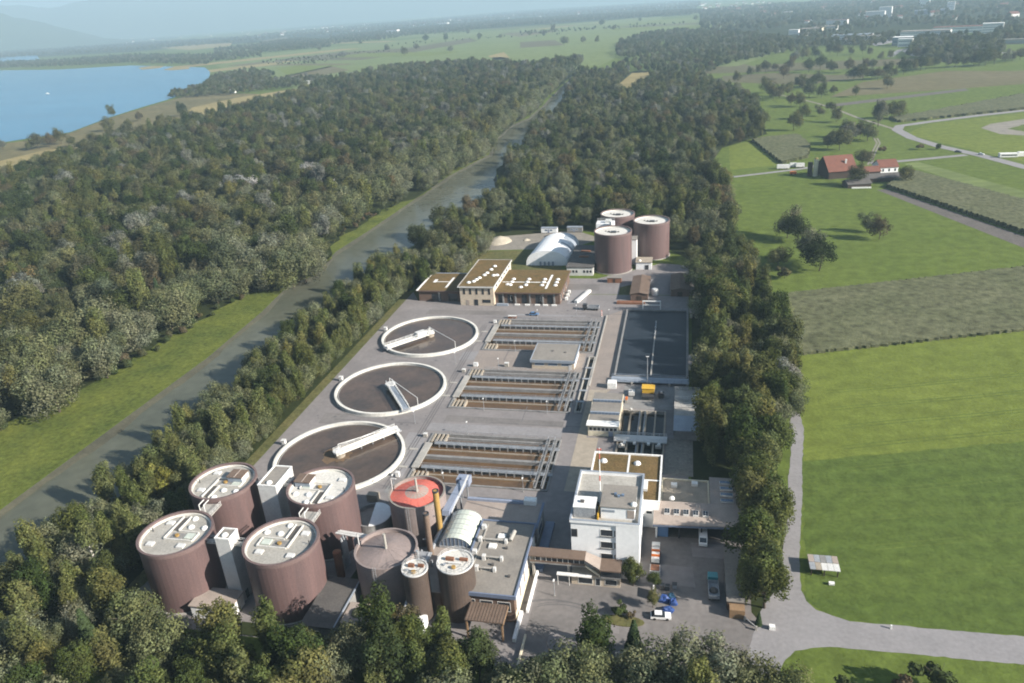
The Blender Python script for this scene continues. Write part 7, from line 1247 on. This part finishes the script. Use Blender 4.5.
block('tall white block standing above the town trees, left part', (623.1, 3022.5), 60, 26, 24, 'white', 'white', R(-18), 6); block('taller white block standing above the town trees, right part', (669.8, 3093.6), 40, 26, 34, 'white', 'white', R(-18), 8)
block('white flat hall with a terrace roof left in the town', (458.5, 2756.9), 62, 28, 15, 'white', 'tile_red', R(-20), 3); block('grey hall left in the town', (387.2, 2499.5), 60, 28, 10, 'light_metal', 'roof_taupe', R(-20), 2); block('brownish hall behind the tree line at the left of the town', (331.7, 2389.1), 60, 30, 12, 'cream_wall', 'roof_taupe', R(-20), 3)
block('white house group at the left end of the town', (284.2, 2362.8), 26, 18, 12, 'white', 'white', R(-20), 3); block('small white block right of the left house group', (295.8, 2269.4), 22, 14, 8, 'white', 'roof_grey', R(-20), 2); block('bluish long hall far back in the town', (834.2, 3149.9), 110, 40, 14, 'fascia_grey', 'blue_duct', R(-18), 2)
block('white tower block far back in the town', (999.8, 3911.8), 40, 30, 46, 'white', 'white', R(-18), 8); block('white slab far back near the top edge of the town', (901.4, 3184.9), 24, 20, 34, 'white', 'white', R(-18), 6); block('pale long road viaduct block at the right of the town', (581.2, 1655.4), 120, 10, 8, 'concrete', 'concrete', R(-20), 1)
block('two white cabins left above the far fields', (443.9, 3964.2), 34, 20, 14, 'white', 'white', R(-15), 2); block('white farmstead with a red roof on the far plain', (-1890.5, 5105.6), 80, 40, 22, 'white', 'tile_red', R(-10), 2); block('white hall among the far plain trees', (-1928.9, 6402.7), 80, 40, 24, 'white', 'white', R(-10), 2)
block('large white building on the far lake shore', (-9752.6, 11341.5), 160, 60, 40, 'white', 'cream_wall', R(10), 3); block('white building left of the large one on the far shore', (-9573.8, 10794.5), 60, 40, 40, 'white', 'white', R(10), 3)
sheet('car_park', [(385.3, 1911.1), (447.5, 1964.5), (433.3, 1863.9), (373.7, 1782.8)], .2, 'road')
rg = random.Random(21); K = 0
proto = thing('far_house', 'small pale house far off on the plain', 'house', (0, 0, 0), 'far houses'); 
for nm, q, m in (('wall', MB().box(-8, 8, -6, 6, 0, 7), 'white'), ('roof', MB().prism([(-8.5, -6.5), (8.5, -6.5), (8.5, 6.5), (-8.5, 6.5)], 7, 7.3), 'tile_red')):
    ob = bpy.data.objects.new(nm, q.mesh(nm, m)); col.objects.link(ob); ob.parent = proto
q = MB(); q.v += [(-8.5, -6.5, 7.3), (8.5, -6.5, 7.3), (8.5, 6.5, 7.3), (-8.5, 6.5, 7.3), (-8.5, 0, 11), (8.5, 0, 11)]; q.f += [(0, 1, 5, 4), (2, 3, 4, 5), (1, 2, 5), (3, 0, 4)]; ob = bpy.data.objects.new('roof_slope', q.mesh('roof_slope', 'tile_red')); col.objects.link(ob); ob.parent = proto
AREAS = [('on the plain before the far hills, left', [(-3512.0, 6325.4), (-2821.6, 6172.4), (-1742.9, 6523.6), (-2717.7, 10195.6), (-4805.3, 10545.4), (-5078.8, 9169.3)], 45), ('in the far wooded plain, middle', [(-1979.7, 7415.6), (-1142.9, 7465.8), (89.6, 6938.0), (150.9, 11924.0), (-2141.4, 14016.0), (-3339.7, 12538.6)], 50), ('in the town at the upper right', [(73.1, 5594.2), (349.3, 2767.5), (488.9, 2556.8), (907.5, 2534.0), (1424.6, 4016.1), (1194.3, 5713.7), (742.6, 7270.5), (116.4, 9120.4)], 70), ('on the far side of the lake', [(-10315.0, 10605.2), (-7557.8, 8675.8), (-6217.8, 8216.0), (-3743.0, 6744.7), (-6181.4, 11170.6), (-12441.9, 16491.4), (-18712.1, 19281.0)], 50)]
for nm, poly, n in AREAS:
    for x, y in scatter(poly, 40, len(nm), n):
        place(proto, x, y, 0, rg.uniform(-.5, .5), 'small pale house ' + nm, 'far houses ' + nm).scale = (rg.uniform(.8, 1.8),) * 3
x, y = (-1492.9, 1631.5); t = thing('sail_boat', 'small white boat far out on the lake', 'boat', (x, y, 0.4)); q = MB(); q.prism([(x - 5, y), (x - 3, y - 1.4), (x + 3.5, y - 1.4), (x + 6, y), (x + 3.5, y + 1.4), (x - 3, y + 1.4)], .4, 1.7); q.add('hull', 'white', t); MB().box(x - 2, x + 1.5, y - 1, y + 1, 1.7, 3).add('cabin', 'white', t)
for p, lb in (((-876.3, 1426.4), 'white hut among the shore trees by the reed meadow'), ((-771.1, 1547.3), 'white house at the end of the shore trees'), ((-813.5, 1605.7), 'white tall house behind the shore trees')): MB().box(p[0] - 5, p[0] + 5, p[1] - 4, p[1] + 4, 0, 7).add('shore_house', 'white', None, lb, 'house')
